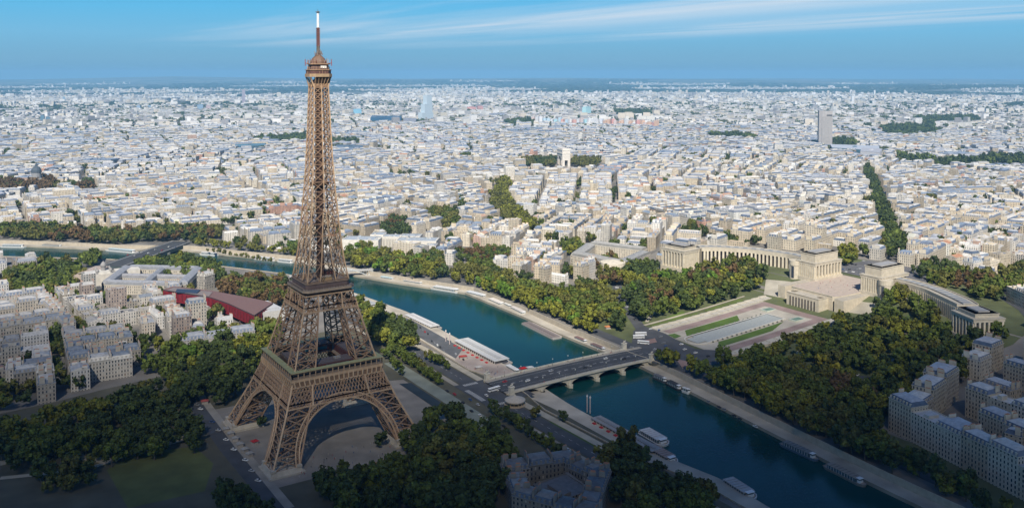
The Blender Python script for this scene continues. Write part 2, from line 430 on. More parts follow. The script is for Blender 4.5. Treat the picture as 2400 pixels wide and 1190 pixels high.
#@@NEXT
# ------------------------------------------------------------------ the iron tower
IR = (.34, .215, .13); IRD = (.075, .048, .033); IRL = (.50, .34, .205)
ZP = [0, 4, 15, 32, 49, 57, 66, 100, 115, 121, 139, 170, 204, 236, 269, 276]
OP = [58, 56.3, 51.2, 43.2, 36.4, 33.6, 30.4, 21.4, 18.3, 16.3, 13.2, 10.5, 8.1, 6.7, 5.6, 5.4]
def ow(z): return float(np.interp(z, ZP, OP))
ZI = [0, 57, 66, 115, 121, 150, 188]
WI = [19, 16, 15, 10, 10.2, 9.3, 9.0]
def iw(z): return ow(z) - float(np.interp(z, ZI, WI))
MB.TS = 0.88
tower = empty('iron_tower')
tag(tower, 'tall brown iron lattice tower with three platforms beside the river', 'tower')
def xface(m, A0, B0, A1, B1, t, n=1, col=IR):
    """cross-bracing of a panel whose sides run A0-A1 and B0-B1"""
    A0, B0, A1, B1 = map(Vector, (A0, B0, A1, B1))
    for k in range(n):
        p, q = k / n, (k + 1) / n
        a, b = A0.lerp(B0, p), A0.lerp(B0, q); c, d = A1.lerp(B1, p), A1.lerp(B1, q)
        m.bar(a, d, t, col); m.bar(b, c, t, col)
        if 0 < k: m.bar(a, c, t, col)
def corners(sx, sy, z, inner=None):
    o, i = ow(z), (iw(z) if inner is None else inner)
    return [(sx * o, sy * o, z), (sx * i, sy * o, z), (sx * i, sy * i, z), (sx * o, sy * i, z)]
def leg_mesh(m, sx, sy, levels, tc, tb, half=True):
    for k in range(len(levels) - 1):
        z0, z1 = levels[k], levels[k + 1]
        C0, C1 = corners(sx, sy, z0), corners(sx, sy, z1)
        for i in range(4):
            j = (i + 1) % 4
            m.bar(C0[i], C1[i], tc, IRL if i in (0,) else IR)
            m.bar(C0[i], C0[j], tb * 1.1, IR)
            xface(m, C0[i], C0[j], C1[i], C1[j], tb)
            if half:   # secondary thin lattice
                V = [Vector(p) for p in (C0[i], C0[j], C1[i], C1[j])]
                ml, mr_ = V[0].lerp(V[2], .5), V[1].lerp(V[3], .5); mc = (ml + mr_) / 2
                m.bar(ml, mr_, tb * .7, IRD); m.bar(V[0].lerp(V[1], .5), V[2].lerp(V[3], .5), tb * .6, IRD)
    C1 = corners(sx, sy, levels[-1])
    for i in range(4): m.bar(C1[i], C1[(i + 1) % 4], tb * 1.2, IR)
for sx in (-1, 1):
    for sy in (-1, 1):
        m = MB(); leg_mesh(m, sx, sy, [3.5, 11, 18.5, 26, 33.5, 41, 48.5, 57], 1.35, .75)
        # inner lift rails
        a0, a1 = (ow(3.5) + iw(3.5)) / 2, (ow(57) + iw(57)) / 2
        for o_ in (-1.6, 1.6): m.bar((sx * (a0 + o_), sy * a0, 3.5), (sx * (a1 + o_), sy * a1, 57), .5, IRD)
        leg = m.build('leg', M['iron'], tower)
        f = MB(); st = (.46, .41, .33); o, i = ow(3) + .8, iw(3) - .8
        c_ = (o + i) / 2 * sx, (o + i) / 2 * sy
        def sq(h, dx=0): return [(c_[0] + a * h, c_[1] + b * h) for a, b in ((-1, -1), (1, -1), (1, 1), (-1, 1))]
        hh = (o - i) / 2
        f.prism(sq(hh + 2.6), -.2, 1.2, st); f.prism(sq(hh + 1.3), 1.2, 3.8, st, ring2=sq(hh + .2), topcol=(.5, .46, .38))
        for a in (-1, 1):
            for b in (-1, 1): f.box(c_[0] + a * (hh - 1), c_[1] + b * (hh - 1), 3.8, 3.4, 3.4, 1.6, st)
        f.build('footing', M['stone'], leg)
        m = MB(); leg_mesh(m, sx, sy, [61, 68, 76, 84, 92, 99.5, 106], 1.1, .62, False)
        a0, a1 = (ow(61) + iw(61)) / 2, (ow(112) + iw(112)) / 2
        m.bar((sx * a0, sy * a0, 61), (sx * a1, sy * a1, 112), 1.0, IRD)
        m.build('upper_leg', M['iron'], tower)
# arches: one under each side of the first floor
def face_pt(side, u, z, off=0.0):
    h = ow(z) + off
    return {0: (u, -h, z), 1: (h, u, z), 2: (-u, h, z), 3: (-h, -u, z)}[side]
AH, AR = 39.2, 37.6
for side in range(4):
    m = MB(); n = 36
    for q in range(n):
        P = []
        for k in (q, q + 1):
            th = math.pi * k / n; cu, cs = math.cos(th), math.sin(th)
            zi, zo = 3.5 + (AH - 3.5) * cs, 3.5 + (AH - 3.5 + 3.9) * cs
            ui, uo = AR * cu, (AR + 2.6) * cu
            P.append((face_pt(side, ui, zi, .3), face_pt(side, uo, zo, .3), face_pt(side, ui, zi, -3.2), face_pt(side, uo, zo, -3.2)))
        a, b = P
        m.bar(a[0], b[0], 1.0, IRL); m.bar(a[1], b[1], .9, IRL); m.bar(a[2], b[2], .6, IRD); m.bar(a[3], b[3], .5, IRD)
        m.bar(a[0], a[1], .5, IR); m.bar(a[0], b[1], .4, IR); m.bar(a[1], b[0], .4, IR); m.bar(a[0], a[2], .4, IRD)
        m.face([a[0], b[0], b[2], a[2]], IRD)
    # spandrel posts with little arched heads up to the lattice girder
    for k in range(-12, 13):
        u = k * 2.55; zz = 3.5 + (AH - 3.5 + 3.9) * math.sqrt(max(0, 1 - (u / (AR + 2.6)) ** 2))
        if zz < 37.5 and abs(u) < iw(37):
            m.bar(face_pt(side, u, zz, .3), face_pt(side, u, 38.5, .3), .7, IR)
            m.bar(face_pt(side, u, 36.8, .3), face_pt(side, u + 1.27, 38.4, .3), .45, IR); m.bar(face_pt(side, u + 2.55, 36.8, .3), face_pt(side, u + 1.27, 38.4, .3), .45, IR)
    m.build('arch', M['iron'], tower)
    # girder band: narrow lattice, big diamond lattice, cantilever brackets
    g = MB()
    def row(z0, z1, nn, t, dbl=False):
        h0, h1 = ow(z0), ow(z1)
        for k in range(nn):
            u0, u1 = -1 + 2 * k / nn, -1 + 2 * (k + 1) / nn
            A0, B0, A1, B1 = face_pt(side, u0 * h0, z0, .4), face_pt(side, u1 * h0, z0, .4), face_pt(side, u0 * h1, z1, .4), face_pt(side, u1 * h1, z1, .4)
            xface(g, A0, B0, A1, B1, t)
            if dbl:
                mid = lambda p, q: tuple((Vector(p) + Vector(q)) / 2)
                g.bar(mid(A0, B0), mid(A0, A1), t * .8, IR); g.bar(mid(A0, B0), mid(B0, B1), t * .8, IR); g.bar(mid(A1, B1), mid(A0, A1), t * .8, IR); g.bar(mid(A1, B1), mid(B0, B1), t * .8, IR)
        for z, tt in ((z0, .9), (z1, .9)): g.bar(face_pt(side, -ow(z), z, .4), face_pt(side, ow(z), z, .4), tt, IRL)
    row(38.6, 41.3, 34, .34)
    row(41.3, 51.6, 15, .55, True)
    for u in (-iw(46), iw(46)): g.bar(face_pt(side, u * 1.04, 38.6, .5), face_pt(side, u * .97, 51.6, .5), 1.1, IRL)
    # brackets and solid frieze
    for k in range(19):
        u = -34.2 + 68.4 * k / 18
        g.bar(face_pt(side, u * .97, 51.8, 1.0), face_pt(side, u, 56.2, 1.8), 1.0, IRL)
    zf = [51.6, 56.2]
    hh0, hh1 = ow(51.6) + .2, ow(51.6) + .2
    for za, zb, hA, hB, cc in ((51.6, 55.2, ow(51.6) + .3, 35.0, (.17, .105, .06)), (55.2, 57.2, 35.5, 35.5, IRL)):
        rot = {0: lambda u, h: (u, -h), 1: lambda u, h: (h, u), 2: lambda u, h: (-u, h), 3: lambda u, h: (-h, -u)}[side]
        a, b = rot(-hA, hA), rot(hA, hA); c, d = rot(hB, hB), rot(-hB, hB)
        g.face([(*a, za), (*b, za), (*c, zb), (*d, zb)], cc)
    g.build('girder', M['iron'], tower)
def ringbox(m, ho, hi, z0, z1, col, topcol=None):
    """square ring"""
    O = [(-ho, -ho), (ho, -ho), (ho, ho), (-ho, ho)]; I = [(-hi, -hi), (hi, -hi), (hi, hi), (-hi, hi)]
    for i in range(4):
        j = (i + 1) % 4
        m.face([(*O[i], z0), (*O[j], z0), (*O[j], z1), (*O[i], z1)], col)
        m.face([(*I[j], z0), (*I[i], z0), (*I[i], z1), (*I[j], z1)], col)
        m.face([(*O[i], z1), (*O[j], z1), (*I[j], z1), (*I[i], z1)], topcol or col)
        m.face([(*O[j], z0), (*O[i], z0), (*I[i], z0), (*I[j], z0)], col)
ff = MB()
ringbox(ff, 35.4, 13, 57.2, 57.9, IR, (.24, .2, .16))
for side in range(4):   # gallery colonnade
    for k in range(17):
        u = -35 + 70 * k / 16
        for hh in (35.0,):
            p = {0: (u, -hh), 1: (hh, u), 2: (-u, hh), 3: (-hh, -u)}[side]
            ff.box(p[0], p[1], 57.9, .55, .55, 4.0, IRL)
        if k < 16:
            for hh, zz, t in ((35.0, 59.0, .18), (35.0, 61.0, .25)):
                q = {0: (u + 4.37, -hh), 1: (hh, u + 4.37), 2: (-u - 4.37, hh), 3: (-hh, -u - 4.37)}[side]
                ff.bar((p[0], p[1], zz), (q[0], q[1], zz), t, IR)
first = ff.build('first_platform', M['iron'], tower)
gr = MB(); ringbox(gr, 35.9, 31.2, 61.9, 62.5, (.40, .30, .15), (.33, .34, .17)); gr.build('gallery_roof', M['iron'], first)
gb = MB(); ringbox(gb, 31.0, 30.6, 57.9, 61.0, (.05, .06, .06)); gb.build('gallery_window', M['glass'], first)
for (bx, by, bw, bd, col) in ((0, -22, 30, 12, (.09, .035, .03)), (0, 22, 30, 12, (.09, .04, .035)), (-22, 0, 12, 26, (.10, .07, .05)), (22, 0, 12, 28, (.09, .035, .03))):
    pv = MB(); pv.box(bx, by, 57.9, bw, bd, 4.6, col); pv.box(bx, by, 62.5, bw - 2, bd - 2, 1.0, (.12, .10, .10))
    pv.box(bx + 4, by, 63.5, 5, 3, 1.2, (.25, .24, .22)); p_ = pv.build('pavilion', M['plain'], first)
    pg = MB(); pg.box(bx + 2, by - bd / 2 - .1, 59.2, bw * .6, .3, 2.4, (.04, .16, .20)); pg.build('window', M['glass'], p_)
# second platform
s2 = MB()
for side in range(4):
    def row2(z0, z1, nn, t):
        for k in range(nn):
            u0, u1 = -1 + 2 * k / nn, -1 + 2 * (k + 1) / nn
            xface(s2, face_pt(side, u0 * ow(z0), z0, .2), face_pt(side, u1 * ow(z0), z0, .2), face_pt(side, u0 * ow(z1), z1, .2), face_pt(side, u1 * ow(z1), z1, .2), t)
        for z in (z0, z1): s2.bar(face_pt(side, -ow(z), z, .2), face_pt(side, ow(z), z, .2), .8, IRL)
    row2(100.5, 104, 22, .35); row2(104, 112, 7, .6)
    for u in (-iw(106), iw(106)): s2.bar(face_pt(side, u, 100.5, .3), face_pt(side, u, 112, .3), 1.0, IRL)
s2.build('second_girder', M['iron'], tower)
def oct_(h, c): return [(-h + c, -h), (h - c, -h), (h, -h + c), (h, h - c), (h - c, h), (-h + c, h), (-h, h - c), (-h, -h + c)]
sp2 = MB()
sp2.prism(oct_(17.6, 2), 112, 114.6, (.07, .06, .05), ring2=oct_(19.6, 3))
sp2.prism(oct_(20.4, 3.4), 114.6, 116.4, (.36, .27, .19), topcol=(.25, .21, .18), bottom=True)
for i, (a, b) in enumerate(zip(oct_(20.3, 3.4), oct_(20.3, 3.4)[1:] + oct_(20.3, 3.4)[:1])):
    sp2.bar((*a, 117.6), (*b, 117.6), .25, IRD)
    ln_ = math.hypot(b[0] - a[0], b[1] - a[1]); k_ = max(2, int(ln_ / 2))
    for k in range(k_): sp2.bar((a[0] + (b[0] - a[0]) * k / k_, a[1] + (b[1] - a[1]) * k / k_, 116.4), (a[0] + (b[0] - a[0]) * k / k_, a[1] + (b[1] - a[1]) * k / k_, 118.2), .18, IRD)
sp2.prism(oct_(17.2, 2.4), 116.4, 120.2, (.13, .09, .08), topcol=(.27, .2, .16)); sp2.prism(oct_(17.8, 2.6), 120.2, 120.7, (.30, .2, .13), topcol=(.28, .22, .17), bottom=True)
for i, (a, b) in enumerate(zip(oct_(17.6, 2.6), oct_(17.6, 2.6)[1:] + oct_(17.6, 2.6)[:1])): sp2.bar((*a, 121.9), (*b, 121.9), .3, IRD)
second = sp2.build('second_platform', M['iron'], tower)
for (bx, by, c) in ((0, -12, (.35, .24, .13)), (9, 8, (.3, .1, .08)), (-9, 6, (.28, .2, .14))):
    k = MB(); k.box(bx, by, 120.7, 8, 4, 3, c); k.box(bx, by, 123.7, 8.6, 4.6, .4, (.4, .33, .25)); k.build('kiosk', M['plain'], second)
# upper shaft
us = MB(); z = 121.0; lev = [z]
while z < 268: z += max(4.6, ow(z) * .78); lev.append(min(z, 269.5))
for k in range(len(lev) - 1):
    z0, z1 = lev[k], lev[k + 1]; t = .5
    for sx in (-1, 1):
        for sy in (-1, 1): us.bar((sx * ow(z0), sy * ow(z0), z0), (sx * ow(z1), sy * ow(z1), z1), .95 if z0 < 180 else .8, IRL)
    for side in range(4):
        i0, i1 = iw(z0), iw(z1)
        h0, h1 = ow(z0), ow(z1)
        us.bar(face_pt(side, -h0, z0), face_pt(side, h0, z0), .55, IR)
        if i1 > 1.0:
            for s in (-1, 1):
                us.bar(face_pt(side, s * i0, z0), face_pt(side, s * i1, z1), .75, IRL)
                xface(us, face_pt(side, s * i0, z0), face_pt(side, s * h0, z0), face_pt(side, s * i1, z1), face_pt(side, s * h1, z1), t)
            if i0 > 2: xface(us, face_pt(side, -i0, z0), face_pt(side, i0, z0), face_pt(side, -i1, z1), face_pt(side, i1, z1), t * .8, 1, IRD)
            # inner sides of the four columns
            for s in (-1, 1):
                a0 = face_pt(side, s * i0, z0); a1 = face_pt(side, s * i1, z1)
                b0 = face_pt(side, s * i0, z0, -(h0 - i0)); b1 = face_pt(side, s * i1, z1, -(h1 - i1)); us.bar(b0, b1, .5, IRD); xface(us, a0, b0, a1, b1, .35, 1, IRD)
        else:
            us.bar(face_pt(side, 0, z0), face_pt(side, 0, z1), .75, IRL)
            xface(us, face_pt(side, -h0, z0), face_pt(side, h0, z0), face_pt(side, -h1, z1), face_pt(side, h1, z1), t * 1.0, 2)
            g0 = h0 * .45; g1 = h1 * .45
            us.bar(face_pt(side, -g0, z0, -h0 * .55), face_pt(side, -g1, z1, -h1 * .55), .45, IRD)
us.box(0, 0, 121, 4.2, 4.2, 148, (.10, .06, .045))
us.box(0, 0, 192, 11, 11, 2.4, IRD); us.build('upper_shaft', M['iron'], tower)
# summit
sm = MB()
def sq_(h): return [(-h, -h), (h, -h), (h, h), (-h, h)]
def oc(h): return oct_(h, h * .42)
sm.prism(sq_(5.5), 266.5, 269.5, IR); sm.prism(sq_(5.3), 269.5, 274.6, (.12, .08, .06), ring2=oc(8.4), topcol=IRD)
for a, b in zip(sq_(5.4), [(-8, -4.6), (8, -4.6), (8, 4.6), (-8, 4.6)]): sm.bar((*a, 266), (*b, 274.4), .7, IRL)
for k in range(-2, 3):
    for side in range(4):
        u = k * 2.1
        p = {0: ((u, -5.4, 268.5), (u * 1.3, -8.3, 274.5)), 1: ((5.4, u, 268.5), (8.3, u * 1.3, 274.5)), 2: ((u, 5.4, 268.5), (u * 1.3, 8.3, 274.5)), 3: ((-5.4, u, 268.5), (-8.3, u * 1.3, 274.5))}[side]
        sm.bar(*p, .45, IRL)
sm.prism(oc(8.9), 274.6, 277.0, (.38, .26, .15), bottom=True, topcol=IRD)
sm.prism(oc(8.2), 277.0, 279.6, (.12, .06, .05)); sm.prism(oc(8.7), 279.6, 280.2, IR, bottom=True)
for a in range(24):
    t = a * math.pi / 12; sm.bar((8.6 * math.cos(t), 8.6 * math.sin(t), 277), (8.0 * math.cos(t), 8.0 * math.sin(t), 282.4), .28, IR)
sm.prism(oc(6.6), 280.2, 284.0, (.16, .10, .08)); sm.prism(oc(7.8), 284.0, 284.8, IR, bottom=True)
smo = sm.build('summit_platform', M['iron'], tower)
cb = MB(); cb.lathe([(6.3, 284.8), (6.1, 286.4), (4.6, 288.8), (2.6, 290.6), (1.6, 291.4), (1.5, 293)], 0, 0, 0, 12, (.17, .105, .07)); cb.build('dome', M['iron'], smo)
wb = MB(); wb.box(1.5, -6.7, 281.2, 4.5, .5, 1.8, (.75, .72, .66)); wb.build('sign_panel', M['plain'], smo)
dr = random.Random(3); an = MB()
for k in range(46):
    a = dr.uniform(0, 6.28); r0 = dr.uniform(5, 8.4); z0 = dr.choice((280.2, 284.8)); an.bar((r0 * math.cos(a), r0 * math.sin(a), z0), ((r0 + dr.uniform(0, 1)) * math.cos(a), (r0 + dr.uniform(0, 1)) * math.sin(a), z0 + dr.uniform(1.5, 4)), .32, dr.choice(((.25, .07, .06), (.2, .13, .1), (.4, .35, .3))))
for a in (math.radians(146), math.radians(-34)):
    an.bar((7 * math.cos(a), 7 * math.sin(a), 284.6), (10.2 * math.cos(a), 10.2 * math.sin(a), 285.4), .4, (.3, .08, .06)); an.bar((10 * math.cos(a), 10 * math.sin(a), 283), (10 * math.cos(a), 10 * math.sin(a), 288), .5, (.3, .08, .06))
for k in range(26):
    a = dr.uniform(0, 6.28); r0 = dr.uniform(1.2, 3.2); z0 = 290.6 + (3.2 - r0) * 1.2; an.bar((r0 * math.cos(a), r0 * math.sin(a), z0), (r0 * 1.1 * math.cos(a), r0 * 1.1 * math.sin(a), z0 + dr.uniform(1, 3.4)), .35, dr.choice(((.2, .13, .1), (.33, .3, .27))))
an.build('aerials', M['plain'], smo)['kind'] = 'stuff'
ms = MB(); ms.lathe([(1.5, 293), (1.3, 298), (.95, 299)], 0, 0, 0, 8, (.12, .10, .08))
for k in range(9):
    zz = 298 + k * 1.55; ms.box(0, 0, zz, 2.3, 2.3, 1.15, (.20, .09, .075)); ms.box(0, 0, zz + 1.15, 1.4, 1.4, .4, (.10, .05, .045))
mast = ms.build('mast', M['iron'], tower)
wm = MB(); wm.lathe([(0, 312), (.95, 312), (.95, 316.8), (1.1, 316.9), (1.1, 317.1), (.9, 317.2), (.9, 323.0), (0, 323.2)], 0, 0, 0, 10, (.85, .86, .86)); wm.build('antenna', M['plain'], mast)
wt = MB(); wt.lathe([(0, 323.1), (1.7, 323.4), (.9, 324.3), (0, 324.7)], 0, 0, 0, 8, (.1, .12, .13)); wt.bar((-2, 0, 323.9), (2, 0, 323.9), .3, (.1, .12, .13)); wt.bar((0, -2, 323.9), (0, 2, 323.9), .3, (.1, .12, .13)); wt.bar((0, 0, 324.5), (0, 0, 326), .2, (.1, .12, .13)); wt.build('antenna_tip', M['plain'], mast)
MB.TS = 1.0
# ------------------------------------------------------------------ parks, squares, roads
GRAV = (.40, .36, .28); LAWN = (.075, .12, .028); ASPH = (.075, .078, .082); PAVE = (.30, .275, .23); PINK = (.30, .20, .17)
def where(x, y, z):
    a, b, c = proj(x, y, z)
    return '%d%% across, %d%% down' % (round(a / 24), round(b / 11.9))
# left bank: gardens round the tower and out to the lower left
champ = [(-420, -420), (176, -420), (178, -60), (168, 60), (150, 240), (95, 250), (40, 236), (0, 225), (-42, 285), (-62, 292), (-74, 200), (-128, 192), (-168, 182), (-205, 178), (-420, 178)]
drape('park_ground', champ, .004, (.10, .095, .065), 'sandy park ground under the trees around the lattice tower', 'park', kind='structure')
drape('plaza', [(-70, -72), (104, -72), (104, 70), (60, 84), (-66, 92)], .10, (.25, .225, .19), 'pale paved plaza under and beside the tower', 'plaza')
for k, (pts, col, lab) in enumerate([
    ([(250, 1100), (300, 1068), (455, 1045), (500, 1085), (480, 1150), (300, 1190)], (.11, .125, .04), 'dry mown lawn at the lower left of the tower'),
    ([(140, 1090), (230, 1060), (290, 1050), (250, 1090)], (.13, .12, .05), 'small pale lawn at the lower left edge of the park'),
    ([(860, 1060), (940, 1050), (950, 1080), (880, 1095)], (.25, .16, .09), 'brown earth bed in front of the tower arch'),
    ([(1270, 990), (1310, 985), (1420, 1050), (1390, 1060)], LAWN, 'long green lawn strip along the quay downstream of the bridge')]):
    drape('lawn', pxpoly(pts), .05 + .01 * k, col, lab, 'lawn', block=False)
def road(pts, wd, lab, up=.14, col=ASPH, px=True, name='road'):
    P = [gat(a, b)[:2] for a, b in pts] if px else pts
    return drape(name, strip(P, wd), up, col, lab, name, mat='asphalt')
road([(430, 900), (470, 955), (540, 1050), (600, 1120), (660, 1190)], 15, 'asphalt avenue running along the left side of the tower', .13)
road([(452, 900), (495, 960), (560, 1045), (630, 1130), (680, 1190)], 6, 'pale pavement between the avenue and the tower', .17, PAVE, name='pavement')
road([(0, 1085), (120, 1060), (240, 1078), (420, 1030), (470, 1000)], 9, 'pale gravel walk through the lower left gardens', .12, GRAV, name='path')
road([(0, 1120), (200, 1100), (330, 1055)], 5, 'narrow gravel path nearest the lower left corner', .16, GRAV, name='path')
quay_rd = [(154, -400), (152, -120), (149, 0), (149, 120), (143, 260), (128, 400), (92, 520), (20, 640), (-60, 730), (-200, 860), (-520, 1080)]
road(quay_rd, 15, 'long dark riverside road on the near bank', .14, ASPH, False)
road([(x + 13, y) for x, y in quay_rd[:5]], 7, 'pale tree-lined promenade beside the riverside road', .20, GRAV, False, 'promenade')
road([(x - 12, y) for x, y in quay_rd[:5]], 5, 'pavement on the tower side of the riverside road', .24, PAVE, False, 'pavement')
for p, c, l, n in (([(96, -24), (106, -24), (106, 58), (96, 62)], (.03, .045, .055), 'flat dark strip at the foot of the tower', 'basin'),  # flat dark rectangle draped over the ground
                ([(108, -60), (122, -60), (122, 120), (108, 120)], (.21, .23, .19), 'greenish pale forecourt between tower and riverside road', 'forecourt'),
                ([(134, -26), (183, -26), (183, 30), (134, 30)], ASPH, 'dark road junction at the near end of the arched bridge', 'junction')):
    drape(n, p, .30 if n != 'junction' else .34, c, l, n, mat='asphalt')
drape('quay_road', [(177, 60), (198, 60), (203, 250), (188, 330), (176, 330), (180, 200)], 0, (.10, .105, .11), 'dark service road on the near quay above the bridge', 'road', mat='asphalt', flat=QZ + .02)
drape('quay_square', [(172, 26), (206, 26), (207, 120), (200, 128), (174, 100)], 0, (.36, .30, .26), 'paved quayside square beside the bridge', 'square', flat=QZ + .06)
# right bank
road([(336, 20), (336, -90), (332, -200), (318, -330)], 15, 'riverside road under the trees on the far bank below the bridge', .25, ASPH, False)
road([(338, 0), (342, 120), (345, 240), (350, 330), (325, 430), (290, 500), (255, 600), (215, 690), (150, 790), (90, 880), (0, 990), (-160, 1140)], 14, 'riverside road on the far bank above the bridge', .25, ASPH, False)
P_ = [gat(a, b)[:2] for a, b in ((1485, 775), (1512, 765), (1560, 782), (1592, 800), (1630, 818), (1700, 822), (1740, 830), (1690, 852), (1600, 862), (1530, 850), (1480, 810))]
drape('roundabout', P_, .30, ASPH, 'wide dark asphalt square at the far end of the arched bridge', 'road', mat='asphalt')
road([(1437, 640), (1452, 690), (1475, 730), (1505, 775)], 12, 'asphalt avenue climbing left of the palace gardens', .30)
drape('traffic_island', pxpoly([(1500, 800), (1535, 793), (1540, 802), (1512, 808)]), .42, PINK, 'reddish traffic island in the asphalt square near the buses', 'island')
drape('traffic_island', pxpoly([(1585, 842), (1618, 848), (1638, 862), (1600, 864)]), .42, PINK, 'reddish traffic island nearest the riverside trees', 'island')
TROC = [(305, -420), (358, -420), (362, -228), (492, -212), (560, -192), (600, -215), (700, -215), (782, -110), (800, 0), (782, 112), (700, 205), (600, 246), (500, 262), (455, 215), (430, 250), (400, 300), (380, 330), (352, 335), (345, 250), (342, 100), (335, 0), (330, -100), (322, -200)]
NOCITY.append(TROC)
road([(800, -20), (770, -110), (712, -175), (660, -215)], 22, 'curving street behind the right palace wing', .4, ASPH, False)
drape('square', [(702, -70), (790, -60), (800, 0), (790, 70), (702, 76)], .38, (.12, .12, .125), 'asphalt square with cars behind the palace gap', 'square', mat='asphalt', block=False)
drape('garden_ground', [p for p in TROC if True], .10, (.10, .115, .05), 'grassy ground of the palace gardens on the far bank', 'garden', block=False)
y0_ = 4
CLEAR = [[(396, 60), (560, 60), (560, 78), (396, 78)]]
def pth(pts, wd, col, lab, name='path'):
    P = strip([gat(a, b)[:2] for a, b in pts], wd); CLEAR.append(strip([gat(a, b)[:2] for a, b in pts], wd + 7)); drape(name, P, .34, col, lab, name, mat='asphalt', block=False)
def glade(pts, lab): P = pxpoly(pts); CLEAR.append(P); drape('lawn', P, .26, (.10, .15, .03), lab, 'lawn', block=False)
pth([(1775, 858), (1860, 872), (1933, 878), (2017, 884), (2085, 890), (2160, 915)], 7, ASPH, 'narrow street crossing the trees right of the palace gardens', 'road')
pth([(1845, 872), (1862, 850), (1872, 825), (1905, 800)], 4, GRAV, 'pale winding path near the reddish tree in the right gardens')
pth([(1925, 850), (1960, 826), (2010, 842), (2060, 858), (2100, 840), (2130, 800)], 4, GRAV, 'pale winding path through the middle of the right gardens')
pth([(2030, 890), (2040, 930), (2075, 955)], 4, GRAV, 'short pale path near the corner of the right apartment blocks')
pth([(1960, 760), (2020, 745), (2080, 735), (2140, 760), (2190, 790)], 4, GRAV, 'pale path under the right palace wing')
pth([(1515, 755), (1540, 720), (1580, 705), (1650, 700), (1700, 690)], 4, GRAV, 'pale path through the left palace gardens')
pth([(1480, 700), (1520, 680), (1570, 672), (1610, 660)], 4, GRAV, 'pale path high in the left palace gardens')
glade([(1820, 838), (1866, 832), (1850, 858), (1826, 862)], 'small bright lawn among the trees of the right gardens')
glade([(1985, 905), (2022, 898), (2010, 925), (1990, 925)], 'tiny dry lawn among the trees below the right gardens street')
glade([(1560, 745), (1600, 728), (1612, 740), (1575, 757)], 'small lawn at the foot of the left garden trees')
glade([(1660, 878), (1720, 870), (1760, 892), (1700, 900)], 'narrow lawn beside the riverside trees near the red island')
drape('lawn', [(402, 62), (470, 62), (474, 72), (402, 72)], .40, (.10, .13, .035), 'long narrow lawn beside the left stepped ramp, lower end', 'lawn', block=False)
drape('lawn', [(484, 64), (545, 66), (548, 76), (486, 73)], .40, (.10, .13, .035), 'long narrow lawn beside the left stepped ramp, upper end', 'lawn', block=False)
drape('path', [(398, 73), (560, 77), (560, 80), (398, 77)], .44, GRAV, 'pale path along the lawns beside the left stepped ramp', 'path', block=False)
def mir(pts): return [(x, y0_ + y) for x, y in pts], [(x, y0_ - y) for x, y in pts][::-1]
drape('garden_terrace', [(392, y0_ - 48), (560, y0_ - 60), (560, y0_ + 60), (392, y0_ + 48)], .22, (.38, .35, .29), 'pale paving of the long fountain garden below the palace', 'terrace', block=False)
for s, (a, b) in (('left', (33, 44)), ('right', (-44, -33))):
    drape('promenade', [(400, y0_ + a), (556, y0_ + a), (556, y0_ + b), (400, y0_ + b)], .34, (.27, .20, .18), 'reddish paved walk on the %s of the long fountain basin' % s, 'walk', block=False)
    a2, b2 = (16, 31) if s == 'left' else (-29, -17)
    drape('lawn', [(408, y0_ + a2), (488, y0_ + a2), (500, y0_ + b2) if s == 'left' else (520, y0_ + b2), (420, y0_ + b2)], .36, (.085, .14, .025), 'bright green lawn on the %s of the long fountain basin' % s, 'lawn', block=False)
drape('walk', [(548, y0_ - 44), (560, y0_ - 44), (560, y0_ + 44), (548, y0_ + 44)], .38, (.27, .20, .18), 'reddish cross walk at the foot of the terrace wall', 'walk', block=False)
drape('lawn', [(393, 22), (404, 24), (404, 34), (396, 36)], .40, (.08, .14, .03), 'small corner lawn left of the rounded end of the fountain', 'lawn', block=False)
bs = MB(); arc = [(398 + 10 - 14 * math.cos(t), y0_ + 14 * math.sin(t)) for t in np.linspace(-1.5, 1.5, 13)] + [(528, y0_ + 13), (528, y0_ - 13)]
arc = arc[::-1]
cxm = sum(p[0] for p in arc) / len(arc)
inn = [(408 + (x - 408) * .96 if x < 470 else 526, y0_ + (y - y0_) * .86) for x, y in arc]
zb = [H(x, y) for x, y in arc]
n_ = len(arc)
A_ = sum(arc[i - 1][0] * arc[i][1] - arc[i][0] * arc[i - 1][1] for i in range(n_))
if A_ < 0: arc = arc[::-1]; inn = inn[::-1]
for i in range(n_):
    a, b, c, d = arc[i], arc[(i + 1) % n_], inn[(i + 1) % n_], inn[i]
    bs.face([(*a, H(*a)), (*b, H(*b)), (*b, H(*b) + 1.1), (*a, H(*a) + 1.1)], (.5, .47, .40)); bs.face([(*a, H(*a) + 1.1), (*b, H(*b) + 1.1), (*c, H(*c) + 1.1), (*d, H(*d) + 1.1)], (.52, .5, .44))
fo = bs.build('fountain_basin', M['stone']); tag(fo, 'long pale stone fountain basin with one rounded end below the palace', 'fountain')
wm2 = MB()
for i in range(24):
    xa, xb = 400 + i * 5.25, 400 + (i + 1) * 5.25; wd = 11.5 if xa > 406 else 8
    wm2.face([(xa, y0_ - wd, H(xa, y0_) + .75), (xb, y0_ - wd, H(xb, y0_) + .75), (xb, y0_ + wd, H(xb, y0_) + .75), (xa, y0_ + wd, H(xa, y0_) + .75)], (.34, .36, .34))
wm2.build('water_sheet', M['plain'], fo)
gj = MB()
for i in range(16):
    for s in (-1, 1): xx = 415 + i * 7; gj.lathe([(.8, 0), (1.2, .6), (.4, 1.4), (0, 1.5)], xx, y0_ + s * 14.6, H(xx, y0_) + .4, 6, (.12, .13, .10))
gj.build('water_jets', M['plain'], fo)['kind'] = 'stuff'
